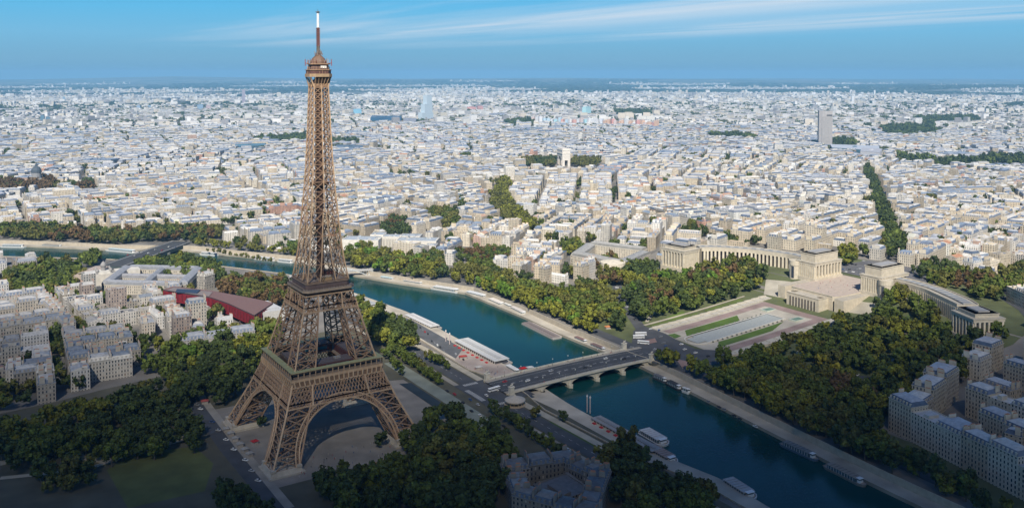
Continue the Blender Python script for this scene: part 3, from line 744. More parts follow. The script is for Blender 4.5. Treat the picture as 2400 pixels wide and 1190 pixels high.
for x_, y_, r_ in ((540, y0_ + 21, 8), (536, y0_ - 22, 8)):
    pm = MB(); rr = [(x_ - r_, y_ - r_ * .6), (x_ + r_, y_ - r_ * .6), (x_ + r_, y_ + r_ * .6), (x_ - r_, y_ + r_ * .6)]
    pm.prism(rr, H(x_, y_) - 1, H(x_, y_) + 1.0, (.42, .46, .36), topcol=(.42, .44, .40)); pm.prism([(x_ + (p[0] - x_) * .8, y_ + (p[1] - y_) * .8) for p in rr], H(x_, y_) + 1.0, H(x_, y_) + 1.05, (.14, .22, .17))
    tag(pm.build('pool', M['stone']), 'small rectangular pool %s of the fountain axis at the terrace foot' % ('left' if y_ > y0_ else 'right'), 'pool')
# stepped side ramps up to the palace
for s in (1, -1):
    st = MB()
    for i in range(15):
        xa, xb = 396 + i * 12, 396 + (i + 1) * 12; h = H(xb, y0_ + s * 52) + 1.0
        ya, yb = sorted((y0_ + s * 47, y0_ + s * 55))
        st.prism([(xa, ya), (xb, ya), (xb, yb), (xa, yb)], h - 5, h, (.42, .39, .32), topcol=(.45, .42, .35))
        yc, yd = sorted((y0_ + s * 55, y0_ + s * 57.2)); st.prism([(xa, yc), (xb, yc), (xb, yd), (xa, yd)], h - 5, h + 1.1, (.48, .44, .36))
    tag(st.build('stair_ramp', M['stone']), 'long pale stepped ramp on the %s side of the fountain garden' % ('left' if s > 0 else 'right'), 'ramp')
# ------------------------------------------------------------------ arched stone bridge
BX, BY = 244.9, 4.0
br = empty('stone_bridge', (BX, BY, 0)); tag(br, 'wide pale stone bridge of five low arches across the river', 'bridge')
SL = (.46, .42, .33)
bm = MB(); piers = [-77.5, -46.5, -15.5, 15.5, 46.5, 77.5]
def ztop(u): return 2.4 - 1.0 * (u / 80) ** 2
for s in (-1, 1):
    for i in range(5):
        a, b = piers[i] + 2.2, piers[i + 1] - 2.2; n = 16
        pts = [(a + (b - a) * k / n, -4.2 + 4.6 * math.sqrt(max(0, 1 - (2 * k / n - 1) ** 2))) for k in range(n + 1)]
        for k in range(n):
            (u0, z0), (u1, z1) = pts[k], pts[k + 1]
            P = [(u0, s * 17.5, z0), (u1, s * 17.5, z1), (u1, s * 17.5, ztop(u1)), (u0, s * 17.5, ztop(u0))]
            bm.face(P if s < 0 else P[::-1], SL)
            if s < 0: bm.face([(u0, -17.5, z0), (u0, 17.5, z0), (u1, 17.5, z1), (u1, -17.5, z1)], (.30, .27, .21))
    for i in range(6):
        a, b = piers[i] - 2.2, piers[i] + 2.2
        if i == 0: a -= 4
        if i == 5: b += 6
        P = [(a, s * 17.5, -7), (b, s * 17.5, -7), (b, s * 17.5, ztop(b)), (a, s * 17.5, ztop(a))]; bm.face(P if s < 0 else P[::-1], SL)
bm.build('arches', M['stone'], br)['label'] = 'pale stone arch faces of the bridge'
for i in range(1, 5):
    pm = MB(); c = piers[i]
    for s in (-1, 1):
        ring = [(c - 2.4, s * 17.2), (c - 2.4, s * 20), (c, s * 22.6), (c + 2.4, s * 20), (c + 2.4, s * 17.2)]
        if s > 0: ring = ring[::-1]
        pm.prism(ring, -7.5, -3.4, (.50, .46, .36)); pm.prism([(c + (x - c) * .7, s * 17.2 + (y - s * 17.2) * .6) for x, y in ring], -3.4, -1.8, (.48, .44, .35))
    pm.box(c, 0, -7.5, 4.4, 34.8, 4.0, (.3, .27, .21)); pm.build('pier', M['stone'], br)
dk = MB()
for i in range(-20, 26):
    u0, u1 = i * 4.2, (i + 1) * 4.2
    for ya, yb, dz, c in ((-19.0, -14, .45, PAVE), (-14, 14, .25, (.065, .068, .072)), (14, 19.0, .45, PAVE)):
        dk.face([(u0, ya, ztop(u0) + dz), (u1, ya, ztop(u1) + dz), (u1, yb, ztop(u1) + dz), (u0, yb, ztop(u0) + dz)], c)
    for s in (-1, 1):
        P = [(u0, s * 19, ztop(u0) - .6), (u1, s * 19, ztop(u1) - .6), (u1, s * 19, ztop(u1) + .45), (u0, s * 19, ztop(u0) + .45)]; dk.face(P if s < 0 else P[::-1], (.52, .48, .39))
        P = [(u0, s * 17.5, ztop(u0) - .6), (u1, s * 17.5, ztop(u1) - .6), (u1, s * 19, ztop(u1) - .6), (u0, s * 19, ztop(u0) - .6)]; dk.face(P[::-1] if s < 0 else P, SL)
        yk = s * 14
        P = [(u0, yk, ztop(u0) + .25), (u1, yk, ztop(u1) + .25), (u1, yk, ztop(u1) + .45), (u0, yk, ztop(u0) + .45)]; dk.face(P, (.5, .48, .44)); 
    if i % 2 == 0:
        for yy in (-.25, .25, ): dk.face([(u0, yy * 2 - .12, ztop(u0) + .262), (u1, yy * 2 - .12, ztop(u1) + .262), (u1, yy * 2 + .12, ztop(u1) + .262), (u0, yy * 2 + .12, ztop(u0) + .262)], (.7, .7, .68))
    for yy in (-9.3, 9.3): dk.face([(u0, yy - .1, ztop(u0) + .262), (u1, yy - .1, ztop(u1) + .262), (u1, yy + .1, ztop(u1) + .262), (u0, yy + .1, ztop(u0) + .262)], (.5, .5, .48))
dk.build('deck', M['asphalt'], br)
for s in (-1, 1):
    pp = MB()
    for i in range(-20, 20):
        u0, u1 = i * 4, (i + 1) * 4
        for (za, zb_, hw) in ((.45, 1.35, .22), (1.35, 1.6, .35)):
            for q in (-1, 1):
                P = [(u0, s * 18.6 + q * hw, ztop(u0) + za), (u1, s * 18.6 + q * hw, ztop(u1) + za), (u1, s * 18.6 + q * hw, ztop(u1) + zb_), (u0, s * 18.6 + q * hw, ztop(u0) + zb_)]; pp.face(P if q < 0 else P[::-1], (.52, .49, .41))
            pp.face([(u0, s * 18.6 - hw, ztop(u0) + zb_), (u1, s * 18.6 - hw, ztop(u1) + zb_), (u1, s * 18.6 + hw, ztop(u1) + zb_), (u0, s * 18.6 + hw, ztop(u0) + zb_)], (.55, .52, .44))
    pp.build('parapet', M['stone'], br)
# street lamps on the bridge
lp = MB(); lp.lathe([(.35, 0), (.3, .8), (.12, 1.2), (.1, 5.0), (.18, 5.1)], 0, 0, 0, 6, (.06, .08, .07)); 
lh = MB(); lh.lathe([(.15, 5.1), (.42, 5.4), (.5, 6.0), (.1, 6.4), (0, 6.6)], 0, 0, 0, 6, (.5, .5, .45))
lamp0 = None
def lamp(x, y, z, label, group):
    global lamp0
    if lamp0 is None:
        lamp0 = empty('street_lamp', (x, y, z)); o = lamp0; lp.build('post', M['plain'], o); lh.build('lantern', M['plain'], o)
    else: o = copy_tree(lamp0); o.location = (x, y, z)
    return tag(o, label, 'street lamp', group)
ORD = ['first', 'second', 'third', 'fourth', 'fifth', 'sixth', 'seventh', 'eighth', 'ninth', 'tenth', 'eleventh', 'twelfth']
for s in (-1, 1):
    for i in range(8):
        u = -63 + i * 18; lamp(BX + u, BY + s * 17.6, ztop(u) + .45, '%s street lamp from the tower end along the %s parapet of the arched bridge' % (ORD[i], 'nearer' if s < 0 else 'farther'), 'lamps on the stone bridge')
# horseman statues on pedestals at the four corners
ped = MB(); ped.prism([(-2.6, -2.0), (2.6, -2.0), (2.6, 2.0), (-2.6, 2.0)], -1, 1.2, (.5, .46, .37)); ped.prism([(-2.1, -1.5), (2.1, -1.5), (2.1, 1.5), (-2.1, 1.5)], 1.2, 6.6, (.52, .48, .39)); ped.prism([(-2.5, -1.9), (2.5, -1.9), (2.5, 1.9), (-2.5, 1.9)], 6.6, 7.2, (.54, .5, .41))
def skin_blob(name, verts, edges, radii, mat, parent, col, loc=(0, 0, 0), sub=1):
    """smooth figure grown over a skeleton, evaluated to a plain mesh"""
    me = bpy.data.meshes.new(name + '_skel'); me.from_pydata(verts, edges, []); ob = bpy.data.objects.new(name + '_skel', me); COL.objects.link(ob)
    md = ob.modifiers.new('s', 'SKIN')
    for i, r in enumerate(radii): me.skin_vertices[0].data[i].radius = (r, r) if not isinstance(r, tuple) else r
    me.skin_vertices[0].data[0].use_root = True
    sb = ob.modifiers.new('d', 'SUBSURF'); sb.levels = sub; sb.render_levels = sub
    dg = bpy.context.evaluated_depsgraph_get(); ev = ob.evaluated_get(dg); m2 = bpy.data.meshes.new_from_object(ev)
    bpy.data.objects.remove(ob); bpy.data.meshes.remove(me)
    m2.name = name; m2.materials.clear(); m2.materials.append(mat)
    ca = m2.color_attributes.new('Col', 'FLOAT_COLOR', 'CORNER'); arr = np.ones((len(m2.loops), 4), dtype=np.float32); arr[:, :3] = col; ca.data.foreach_set('color', arr.ravel())
    for p in m2.polygons: p.use_smooth = True
    o = bpy.data.objects.new(name, m2); COL.objects.link(o); o.location = loc
    if parent is not None: adopt(o, parent)
    return o
HV = [(0, 0, 1.5), (.9, 0, 1.55), (1.35, 0, 2.2), (1.55, 0, 2.75), (2.05, 0, 2.45), (-.9, 0, 1.55), (.95, .3, .9), (1.0, .3, .45), (1.0, .3, 0), (.85, -.3, .95), (1.15, -.3, .6), (1.05, -.3, .1), (-.9, .3, .95), (-1.1, .3, .55), (-1.0, .3, 0), (-.8, -.3, .95), (-1.0, -.3, .5), (-.9, -.3, 0), (-1.3, 0, 1.5), (-1.5, 0, .8)]
HE = [(0, 1), (1, 2), (2, 3), (3, 4), (0, 5), (1, 6), (6, 7), (7, 8), (1, 9), (9, 10), (10, 11), (5, 12), (12, 13), (13, 14), (5, 15), (15, 16), (16, 17), (5, 18), (18, 19)]
HR = [.5, .48, .32, .22, .13, .5, .2, .12, .1, .2, .12, .1, .26, .13, .1, .26, .13, .1, .1, .12]
WV = [(.2, .95, 1.15), (.2, .95, 1.8), (.2, .95, 2.25), (.2, .95, 2.6), (.2, 1.1, .6), (.2, 1.1, 0), (.05, .8, .6), (-.1, .8, 0), (.2, .6, 2.0), (.7, .3, 2.0), (.2, 1.3, 2.1), (.2, 1.45, 1.6)]
WE = [(0, 1), (1, 2), (2, 3), (0, 4), (4, 5), (0, 6), (6, 7), (1, 8), (8, 9), (1, 10), (10, 11)]
WR = [.26, .3, .12, .17, .16, .1, .16, .1, .14, .1, .14, .1]
st0 = None
for sx, sy, nm in ((-1, -1, 'near corner on the tower side'), (1, -1, 'near corner on the garden side'), (-1, 1, 'far corner on the tower side'), (1, 1, 'far corner on the garden side')):
    loc = (BX + sx * (80 if sx < 0 else 81), BY + sy * 20.2, .6)
    if st0 is None:
        st0 = empty('statue', loc); o = st0; ped.build('pedestal', M['stone'], o)
        skin_blob('horse', HV, HE, HR, M['stone'], o, (.5, .46, .38), (0, -.3, 7.2)); skin_blob('warrior_figure', WV, WE, WR, M['stone'], o, (.5, .46, .38), (0, -.3, 7.2))
    else: o = copy_tree(st0); o.location = loc
    tag(o, 'stone horse and warrior statue, %s of the bridge' % nm, 'statue', 'statues at the bridge corners')
# ------------------------------------------------------------------ steel girder bridge upstream
al = empty('girder_bridge'); tag(al, 'wide flat grey-green girder bridge at the left of the photo', 'bridge')
A0, A1 = (-56, 724), (-28, 697); B0, B1 = (70, 862), (98, 834)
am = MB(); am.face([(*A0, 2.2), (*A1, 2.2), (*B1, 2.2), (*B0, 2.2)], (.055, .06, .065))
am.prism([A0, A1, B1, B0], -2.6, 2.0, (.05, .075, .075), bottom=True); am.build('deck', M['asphalt'], al)
ap = MB(); sx_, sy_ = (B1[0] - A1[0]), (B1[1] - A1[1])
for q in (0, 1):
    for k in (0, 1):
        a, b = (A0, B0) if k == 0 else (A1, B1)
        ap.bar((a[0], a[1], 3.2), (b[0], b[1], 3.2), .4, (.45, .44, .42))
for t in (.12, .88):
    for (a, b) in (((.12 if t < .5 else .75), 0),):
        pass
ap.build('railing', M['plain'], al)
pv = MB()
for k, (pa, pb) in enumerate((((A0, B0)), ((A1, B1)))):
    off = 1.2 if k == 0 else -1.2
    dn = (42 / 58, -40 / 58)
    for j in (0, 1): pv.bar((pa[0] + dn[0] * off * (3 + j), pa[1] + dn[1] * off * (3 + j), 2.6), (pb[0] + dn[0] * off * (3 + j), pb[1] + dn[1] * off * (3 + j), 2.6), .35, (.5, .5, .48))
pv.build('pavement', M['asphalt'], al)
pr = MB(); c_ = (A0[0] + A1[0]) / 2 + sx_ * .62, (A0[1] + A1[1]) / 2 + sy_ * .62; pr.box(c_[0], c_[1], -8, 6, 40, 7.4, (.42, .4, .34), rz=math.radians(46)); pr.build('pier', M['stone'], al)
road([(104, 850), (150, 905), (215, 960), (330, 1010)], 26, 'broad asphalt square at the far end of the girder bridge', .3, ASPH, False)
road([(-41, 710), (-70, 670), (-80, 600), (-74, 470)], 14, 'tree-lined avenue leading away from the girder bridge', .3, ASPH, False)
# ------------------------------------------------------------------ arched steel footbridge
fb = empty('footbridge'); tag(fb, 'slender white steel arch footbridge behind the lattice tower', 'footbridge')
P0, P1 = (150, 512), (284, 480); GRS = (.50, .53, .53)
def fp(t, off=0): return (P0[0] + (P1[0] - P0[0]) * t + off * .24, P0[1] + (P1[1] - P0[1]) * t + off * .97)
def fa(t):
    if t < .19: return -5.2 + (t / .19) * 5.4 if False else -4.6 + 6.2 * math.sin(t / .19 * 1.57)
    if t > .78: return -4.6 + 6.2 * math.sin((1 - t) / .22 * 1.57)
    return -5 + 13.0 * math.sin((t - .19) / .59 * math.pi)
dm = MB(); n = 44
for k in range(n):
    t0, t1 = k / n, (k + 1) / n
    zd = lambda t: 2.0 + 1.2 * math.sin(t * math.pi)
    dm.prism([fp(t0, -4), fp(t1, -4), fp(t1, 4), fp(t0, 4)], zd(t0) - .3, zd(t0) + .3, (.45, .43, .40))
dm.build('deck', M['plain'], fb)
for o_ in (-4.2, 4.2):
    am = MB()
    for k in range(n):
        t0, t1 = k / n, (k + 1) / n
        am.bar((*fp(t0, o_), fa(t0)), (*fp(t1, o_), fa(t1)), .8, GRS); am.bar((*fp(t0, o_), zd(t0) + 1.2), (*fp(t1, o_), zd(t1) + 1.2), .25, GRS)
        am.bar((*fp(t0, o_), fa(t0)), (*fp(t0, o_), zd(t0) + (1.2 if fa(t0) < 3 else 0)), .35, GRS)
    am.build('arch_truss', M['plain'], fb)
for t in (.19, .785): pm = MB(); pm.box(*fp(t), -8, 4, 13, 4.2, (.5, .47, .4), rz=-.24); pm.build('pier', M['stone'], fb)
# ------------------------------------------------------------------ boats
def boat(ax, ay, bx, by, wd, label, hull=(.6, .6, .58), roof=(.62, .62, .6), kind='tour boat', glass=True, roofh=2.6, deckc=(.35, .3, .25)):
    """a boat lying between two pixels of its waterline centre"""
    a = at(ax, ay, WATER + .5); b = at(bx, by, WATER + .5); Ln = math.hypot(b[0] - a[0], b[1] - a[1]); rz = math.atan2(b[1] - a[1], b[0] - a[0])
    o = empty('boat', ((a[0] + b[0]) / 2, (a[1] + b[1]) / 2, WATER), rz); h = Ln / 2; q = wd / 2
    def shp(k, d=0): return [(-h + d, -q * .75 * k), (-h + h * .12, -q * k), (h * .72, -q * k), (h * .9, -q * .6 * k), (h - d, 0), (h * .9, q * .6 * k), (h * .72, q * k), (-h + h * .12, q * k), (-h + d, q * .75 * k)]
    m = MB(); m.prism(shp(.86, .8), -.6, 1.5, hull, ring2=shp(1), topcol=deckc); m.build('hull', M['plain'], o)
    rl = MB(); R_ = shp(.97)
    for i in range(len(R_)): rl.bar((*R_[i], 1.75), (*R_[(i + 1) % len(R_)], 1.75), .45, (.7, .7, .68) if sum(hull) > 1 else hull)
    rl.build('gunwale', M['plain'], o)
    cb = MB(); c0, c1 = -h * .78, h * .62
    cb.prism([(c0, -q * .74), (c1, -q * .74), (c1 + h * .07, 0), (c1, q * .74), (c0, q * .74)], 1.5, 1.5 + roofh, (.09, .13, .15) if glass else roof); 
    cab = cb.build('cabin', M['glass'] if glass else M['plain'], o)
    rf = MB(); rf.prism([(c0 - .6, -q * .82), (c1 + .6, -q * .82), (c1 + h * .09, 0), (c1 + .6, q * .82), (c0 - .6, q * .82)], 1.5 + roofh, 1.9 + roofh, roof, bottom=True)
    k = c0 + 3
    while k < c1 - 2: rf.box(k, 0, 1.9 + roofh, .35, q * 1.6, .25, tuple(v * .7 for v in roof)); k += 3.2
    rf.build('roof', M['plain'], cab)
    wh = MB(); wh.box(h * .70, 0, 1.5, 2.6, q * .9, 2.9, (.75, .75, .72)); wh.box(h * .70, 0, 3.3, 2.7, q * .92, .8, (.05, .07, .09)); wh.box(h * .70, 0, 4.4, 3.2, q * 1.1, .25, (.8, .8, .78)); wh.build('wheelhouse', M['plain'], o)
    wn = MB(); k = c0 + 1
    while k < c1:
        for s in (-1, 1): wn.box(k, s * q * .745, 1.5, .3, .12, roofh, (.6, .6, .58))
        k += 2.4
    wn.build('window_frame', M['plain'], cab)['kind'] = 'stuff'
    return tag(o, label, kind)
WH = (.62, .62, .60)
for a in [(2, 578, 62, 579, 9, 'long white glazed tour boat moored at the far left edge of the photo', WH, (.55, .58, .58)),
          (95, 577, 150, 580, 7, 'dark low barge moored on the far bank at the far left', (.1, .1, .11), (.35, .33, .3)),
          (250, 586, 325, 593, 9, 'white tour boat moored just left of the girder bridge', WH, (.5, .6, .62)),
          (470, 596, 512, 599, 7, 'small white boat out on the water right of the girder bridge', WH, WH),
          (596, 606, 648, 611, 8, 'white tour boat with red trim moored left of the lattice tower', (.6, .55, .52), (.6, .6, .6)),
          (652, 612, 688, 616, 8, 'short white boat moored close to the left edge of the tower', WH, WH),
          (890, 653, 926, 658, 6, 'slim light blue boat moored beside the white footbridge', (.3, .45, .52), (.45, .58, .62)),
          (943, 660, 996, 669, 8, 'long cream boat with black window band on the far quay', (.5, .47, .42), (.55, .5, .46)),
          (1012, 675, 1082, 686, 11, 'largest white tour boat on the far quay', WH, (.62, .62, .6)),
          (1092, 687, 1144, 700, 9, 'white tour boat with a blue hull on the far quay', (.05, .11, .26), (.6, .62, .64)),
          (1147, 704, 1181, 719, 9, 'broad white boat nosing the quay right of the blue-hulled boat', WH, (.66, .62, .58)),
          (1183, 716, 1198, 723, 5, 'small white launch between two larger boats on the far quay', WH, WH),
          (1198, 723, 1233, 741, 8, 'pale barge at the upstream end of the far landing stage', (.45, .42, .4), (.55, .52, .5)),
          (1347, 795, 1376, 807, 5.5, 'dark reddish barge moored on the far quay above the bridge', (.10, .07, .07), (.22, .14, .13)),
          (1384, 811, 1420, 826, 6, 'long brown barge moored just above the far end of the bridge', (.09, .07, .07), (.2, .14, .13)),
          (1532, 884, 1562, 897, 5, 'small dark barge just below the far end of the bridge', (.06, .07, .08), (.16, .16, .17)),
          (1565, 899, 1596, 915, 6, 'black barge moored below the bridge on the far quay', (.03, .035, .04), (.06, .065, .07)),
          (1600, 916, 1616, 922, 3.5, 'tiny white launch alone on the water below the bridge', WH, WH),
          (1832, 1040, 1918, 1080, 7, 'blue-grey barge moored under the far bank at the lower right', (.10, .15, .2), (.2, .22, .22)),
          (1935, 1092, 2030, 1140, 7.5, 'long brown and grey barge at the lower right edge of the river', (.22, .2, .17), (.3, .27, .23)),
          (1505, 1012, 1562, 1045, 12, 'white double-deck tour boat moored outside the red-trimmed barge', WH, (.6, .58, .55)),
          (1518, 1050, 1584, 1088, 11, 'open white and brown tour boat below the double-deck boat', (.55, .5, .46), (.34, .26, .22)),
          (1188, 862, 1216, 878, 6, 'short white boat moored beside the near end of the bridge', WH, (.66, .66, .64)),
          (1700, 1128, 1768, 1172, 11, 'wide grey boat at the bottom edge of the photo', (.4, .4, .38), (.42, .4, .38)),
          (1205, 1165, 1206, 1166, 1, '', WH, WH)]:
    if a[5]: boat(*a[:5], a[4 + 0], a[5]) if False else boat(a[0], a[1], a[2], a[3], a[4], a[5], a[6], a[7])
# landing stages with long flat roofs
def stage(ax, ay, bx, by, wd, label, roofc, red=False, roofh=4.5):
    a = at(ax, ay, WATER + 3); b = at(bx, by, WATER + 3); Ln = math.hypot(b[0] - a[0], b[1] - a[1]); rz = math.atan2(b[1] - a[1], b[0] - a[0])
    o = empty('landing_stage', ((a[0] + b[0]) / 2, (a[1] + b[1]) / 2, WATER), rz); h = Ln / 2
    m = MB(); m.box(0, 0, -.5, Ln, wd, 1.9, (.3, .28, .26)); m.box(0, wd * .62, -.5, Ln * .9, 3, 1.6, (.38, .34, .3)); m.build('pontoon', M['plain'], o)
    m = MB(); m.box(0, 0, 1.4, Ln * .9, wd * .7, roofh - 2.0, (.07, .07, .08)); m.build('hall', M['glass'], o)
    m = MB(); m.box(-1, 0, roofh - .4, Ln * .96, wd * .9, .6, roofc); m.box(-1, 0, roofh + .2, Ln * .9, wd * .22, .5, tuple(v * .8 for v in roofc)); m.build('roof', M['plain'], o)
    m = MB(); k = -h * .9
    while k < h * .95:
        for s in (-1, 1): m.box(k, s * wd * .42, 1.4, .4, .4, roofh - 1.7, (.5, .48, .44))
        k += 4
    m.build('post', M['plain'], o)['kind'] = 'stuff'
    if red:
        m = MB(); k = -h * .8
        while k < h * .9: m.box(k, -wd * .62, 1.2, 3, 2.2, 2.2, (.42, .03, .03)); k += 9
        m.build('awning', M['plain'], o)['kind'] = 'stuff'
    return tag(o, label, 'landing stage')
stage(958, 738, 1022, 768, 13, 'shorter flat-roofed white landing stage on the near bank', (.55, .54, .52))
stage(1080, 800, 1180, 852, 19, 'large landing stage with a long pale roof above the bridge', (.50, .50, .48), True, 6.0)
stage(1395, 980, 1545, 1062, 11, 'long grey-roofed barge with red awnings below the bridge', (.30, .29, .28), True, 4.6)
stage(822, 694, 880, 716, 9, 'narrow grey landing stage just right of the tower', (.4, .42, .42))
stage(528, 634, 585, 645, 10, 'small pale landing stage left of the tower on the near bank', (.5, .5, .48))
stage(1232, 752, 1306, 788, 11, 'brown-decked landing stage with pale rim on the far bank', (.20, .17, .16), False, 1.9)
# mooring masts
for a, b, n_ in ((1045, 805, 'left of the two tall mooring masts beside the large landing stage'), (1054, 812, 'right of the two tall mooring masts beside the large landing stage'), (1376, 965, 'left of the two tall mooring masts at the red-trimmed barge'), (1383, 968, 'right of the two tall mooring masts at the red-trimmed barge')):
    x, y = at(a, b, WATER); m = MB(); m.lathe([(.5, -1), (.5, 14), (.25, 15), (0, 15)], 0, 0, 0, 8, (.45, .38, .36)); m.lathe([(.75, 13), (.75, 14), (0, 14.2)], 0, 0, 0, 8, (.6, .58, .55)); tag(m.build('mooring_mast', M['plain'], None, (x, y, WATER)), n_, 'mast', 'mooring masts')
# ------------------------------------------------------------------ vehicles
CARP = {}
def car_proto(colname, c):
    o = empty('car'); m = MB()
    body = [(-2.15, -.85), (2.15, -.85), (2.15, .85), (-2.15, .85)]; bo2 = [(-2.1, -.8), (2.0, -.8), (2.0, .8), (-2.1, .8)]
    m.prism(body, .3, .62, c); m.prism(body, .62, .95, c, ring2=bo2); m.build('body', M['plain'], o)
    g = MB(); g.prism([(-1.75, -.78), (1.0, -.78), (1.0, .78), (-1.75, .78)], .95, 1.42, (.03, .035, .04), ring2=[(-1.3, -.66), (.3, -.66), (.3, .66), (-1.3, .66)]); g.build('window', M['glass'], o)
    r = MB(); r.prism([(-1.3, -.66), (.3, -.66), (.3, .66), (-1.3, .66)], 1.42, 1.48, c); r.build('roof', M['plain'], o)
    for x in (-1.35, 1.35):
        for y in (-.8, .8):
            wl_ = MB(); n = 10
            for k in range(n):
                a, b = 2 * math.pi * k / n, 2 * math.pi * (k + 1) / n; P = lambda t, yy: (x + .32 * math.cos(t), yy, .32 + .32 * math.sin(t))
                wl_.face([P(a, y - .1), P(b, y - .1), P(b, y + .1), P(a, y + .1)], (.02, .02, .02)); wl_.face([(x, y - .1, .32), P(a, y - .1), P(b, y - .1)], (.2, .2, .2)); wl_.face([(x, y + .1, .32), P(b, y + .1), P(a, y + .1)], (.2, .2, .2))
            wl_.build('wheel', M['plain'], o)
    return o
CC = {'white': (.7, .7, .68), 'black': (.02, .02, .025), 'grey': (.2, .21, .22), 'silver': (.42, .43, .44), 'red': (.4, .02, .02), 'blue': (.04, .09, .22)}
ncar = 0
def car(x, y, z, rz, cname, label, group=None):
    global ncar
    if cname not in CARP: o = CARP[cname] = car_proto(cname, CC[cname])
    else: o = copy_tree(CARP[cname])
    o.location = (x, y, z); o.rotation_euler = (0, 0, rz); ncar += 1
    return tag(o, label, 'car', group)
vr = random.Random(11); cl = list(CC); cwt = [5, 5, 4, 3, 1, 1]
def cars_px(pts, desc, group, rz=None, up=.35, z=None, cols=None):
    for i, (px, py) in enumerate(pts):
        if z is None: x, y, zz = gat(px, py); zz += up
        else: x, y = at(px, py, z); zz = z
        c = (cols[i] if cols else vr.choices(cl, cwt)[0]); ang = rz if rz is not None else vr.uniform(-.3, .3)
        car(x, y, zz, ang, c, '%s car %s, %s' % (c, desc, where(x, y, zz)), group)
# on the bridge
for i, (u, v, c) in enumerate(((-52, -4, 'white'), (-20, 5, 'silver'), (12, -6, 'black'), (16, -3.5, 'grey'), (45, 5, 'white'), (60, -5, 'black'), (-70, 6, 'red'))):
    car(BX + u, BY + v, ztop(u) + .27, 0 if v < 0 else math.pi, c, '%s car on the %s lane of the bridge, %s' % (c, 'nearer' if v < 0 else 'farther', where(BX + u, BY + v, 2)), 'cars on the stone bridge')
cars_px([(985, 768), (990, 773), (996, 778), (1003, 783), (1012, 800), (1018, 804), (1025, 809), (1032, 814), (1040, 822), (1068, 830), (1078, 838), (1086, 843)], 'parked on the near quay above the bridge', 'cars parked on the near quay', 1.2, z=QZ + .05)
cars_px([(1525, 772), (1548, 790), (1560, 812), (1555, 805), (1597, 808), (1480, 815), (1630, 828), (1605, 820), (1650, 845), (1660, 836), (1572, 838), (1590, 832), (1545, 775), (1535, 820)], 'on the far asphalt square', 'cars on the asphalt square')
cars_px([(1441, 655), (1446, 675), (1440, 662), (1453, 700), (1468, 720), (1487, 750), (1480, 738)], 'on the avenue left of the palace gardens', 'cars on the garden avenue', -.9)
cars_px([(1085, 945), (1102, 938), (1120, 950), (1140, 928), (1165, 915), (1065, 925), (1048, 918), (1150, 985), (1180, 1000), (1240, 1020), (1283, 1028), (1330, 1055), (1105, 965), (1125, 975), (1200, 995)], 'on the riverside road near the bridge junction', 'cars on the near riverside road', 1.5)
cars_px([(497, 990), (512, 1010), (530, 1032), (548, 1055), (470, 960), (575, 1080), (590, 1105), (605, 1128), (462, 950)], 'on the avenue left of the tower legs', 'cars on the park avenue', -.95)
cars_px([(1970 + i * 9, 612 + (i % 3) * 9) for i in range(9)] + [(1975 + i * 8, 632 + (i % 2) * 6) for i in range(6)], 'on the square behind the palace gap', 'cars behind the palace', z=28.4)
cars_px([(1685, 955), (1697, 960), (1720, 975), (1733, 982), (1660, 942), (1770, 1000)], 'parked on the far quay below the bridge', 'cars parked on the far quay', 1.5, z=QZ + .05, cols=['black', 'grey', 'black', 'black', 'grey', 'white'])
cars_px([(2215, 905), (2190, 925), (2225, 895), (2200, 930), (1880, 860), (2010, 880), (1870, 864)], 'on the garden street', 'cars among the garden trees', .3)
cars_px([(300 + i * 16, 598 - i * 3.2 + (i % 2) * 5) for i in range(8)], 'on the girder bridge at the left', 'cars on the girder bridge', .85, z=2.25)
cars_px([(425 + i * 11, 562 + (i % 3) * 4) for i in range(9)], 'on the square beyond the girder bridge', 'cars beyond the girder bridge', up=.4)
cars_px([(700, 1000), (1000, 655), (1015, 658), (965, 652), (985, 655), (1030, 664), (1060, 672)], 'parked on the far quay behind the boats', 'cars parked behind the boats', -1.3, z=QZ + .05, cols=['grey', 'red', 'black', 'red', 'black', 'white', 'red'])
def bus(x, y, z, rz, label, c=(.72, .72, .70), first=[None]):
    if first[0] is None:
        o = empty('bus'); m = MB(); m.box(0, 0, .4, 12, 2.5, 1.2, c); m.box(0, 0, 2.6, 12, 2.5, .5, c); m.build('body', M['plain'], o)
        g = MB(); g.box(0, 0, 1.6, 11.9, 2.46, 1.0, (.04, .05, .06)); g.build('window', M['glass'], o)
        r = MB(); r.box(0, 0, 3.1, 11.6, 2.3, .12, (.8, .8, .78)); r.box(-2, 0, 3.2, 3, 1.6, .25, (.6, .6, .58)); r.build('roof', M['plain'], o)
        for sx in (-4, 4):
            for sy in (-1.1, 1.1): wl_ = MB(); wl_.lathe([(0, -.15), (.5, -.15), (.5, .15), (0, .15)], 0, 0, 0, 10, (.02, .02, .02)); w_ = wl_.build('wheel', M['plain'], o, (sx, sy, .5)); w_.rotation_euler = (math.pi / 2, 0, 0)
        first[0] = o
    else: o = copy_tree(first[0])
    o.location = (x, y, z); o.rotation_euler = (0, 0, rz); return tag(o, label, 'bus', 'white buses near the bridge')
for px, py, rz, lb in ((1502, 786, -.55, 'white bus on the asphalt square, farthest of the buses'), (1497, 793, -.55, 'white bus beside the red traffic island, second of the buses'), (1508, 806, -.9, 'white bus below the red traffic island on the asphalt square'), (1158, 916, .1, 'white bus at the near end of the arched bridge')):
    x, y, z = gat(px, py); bus(x, y, z + .4, rz, lb)
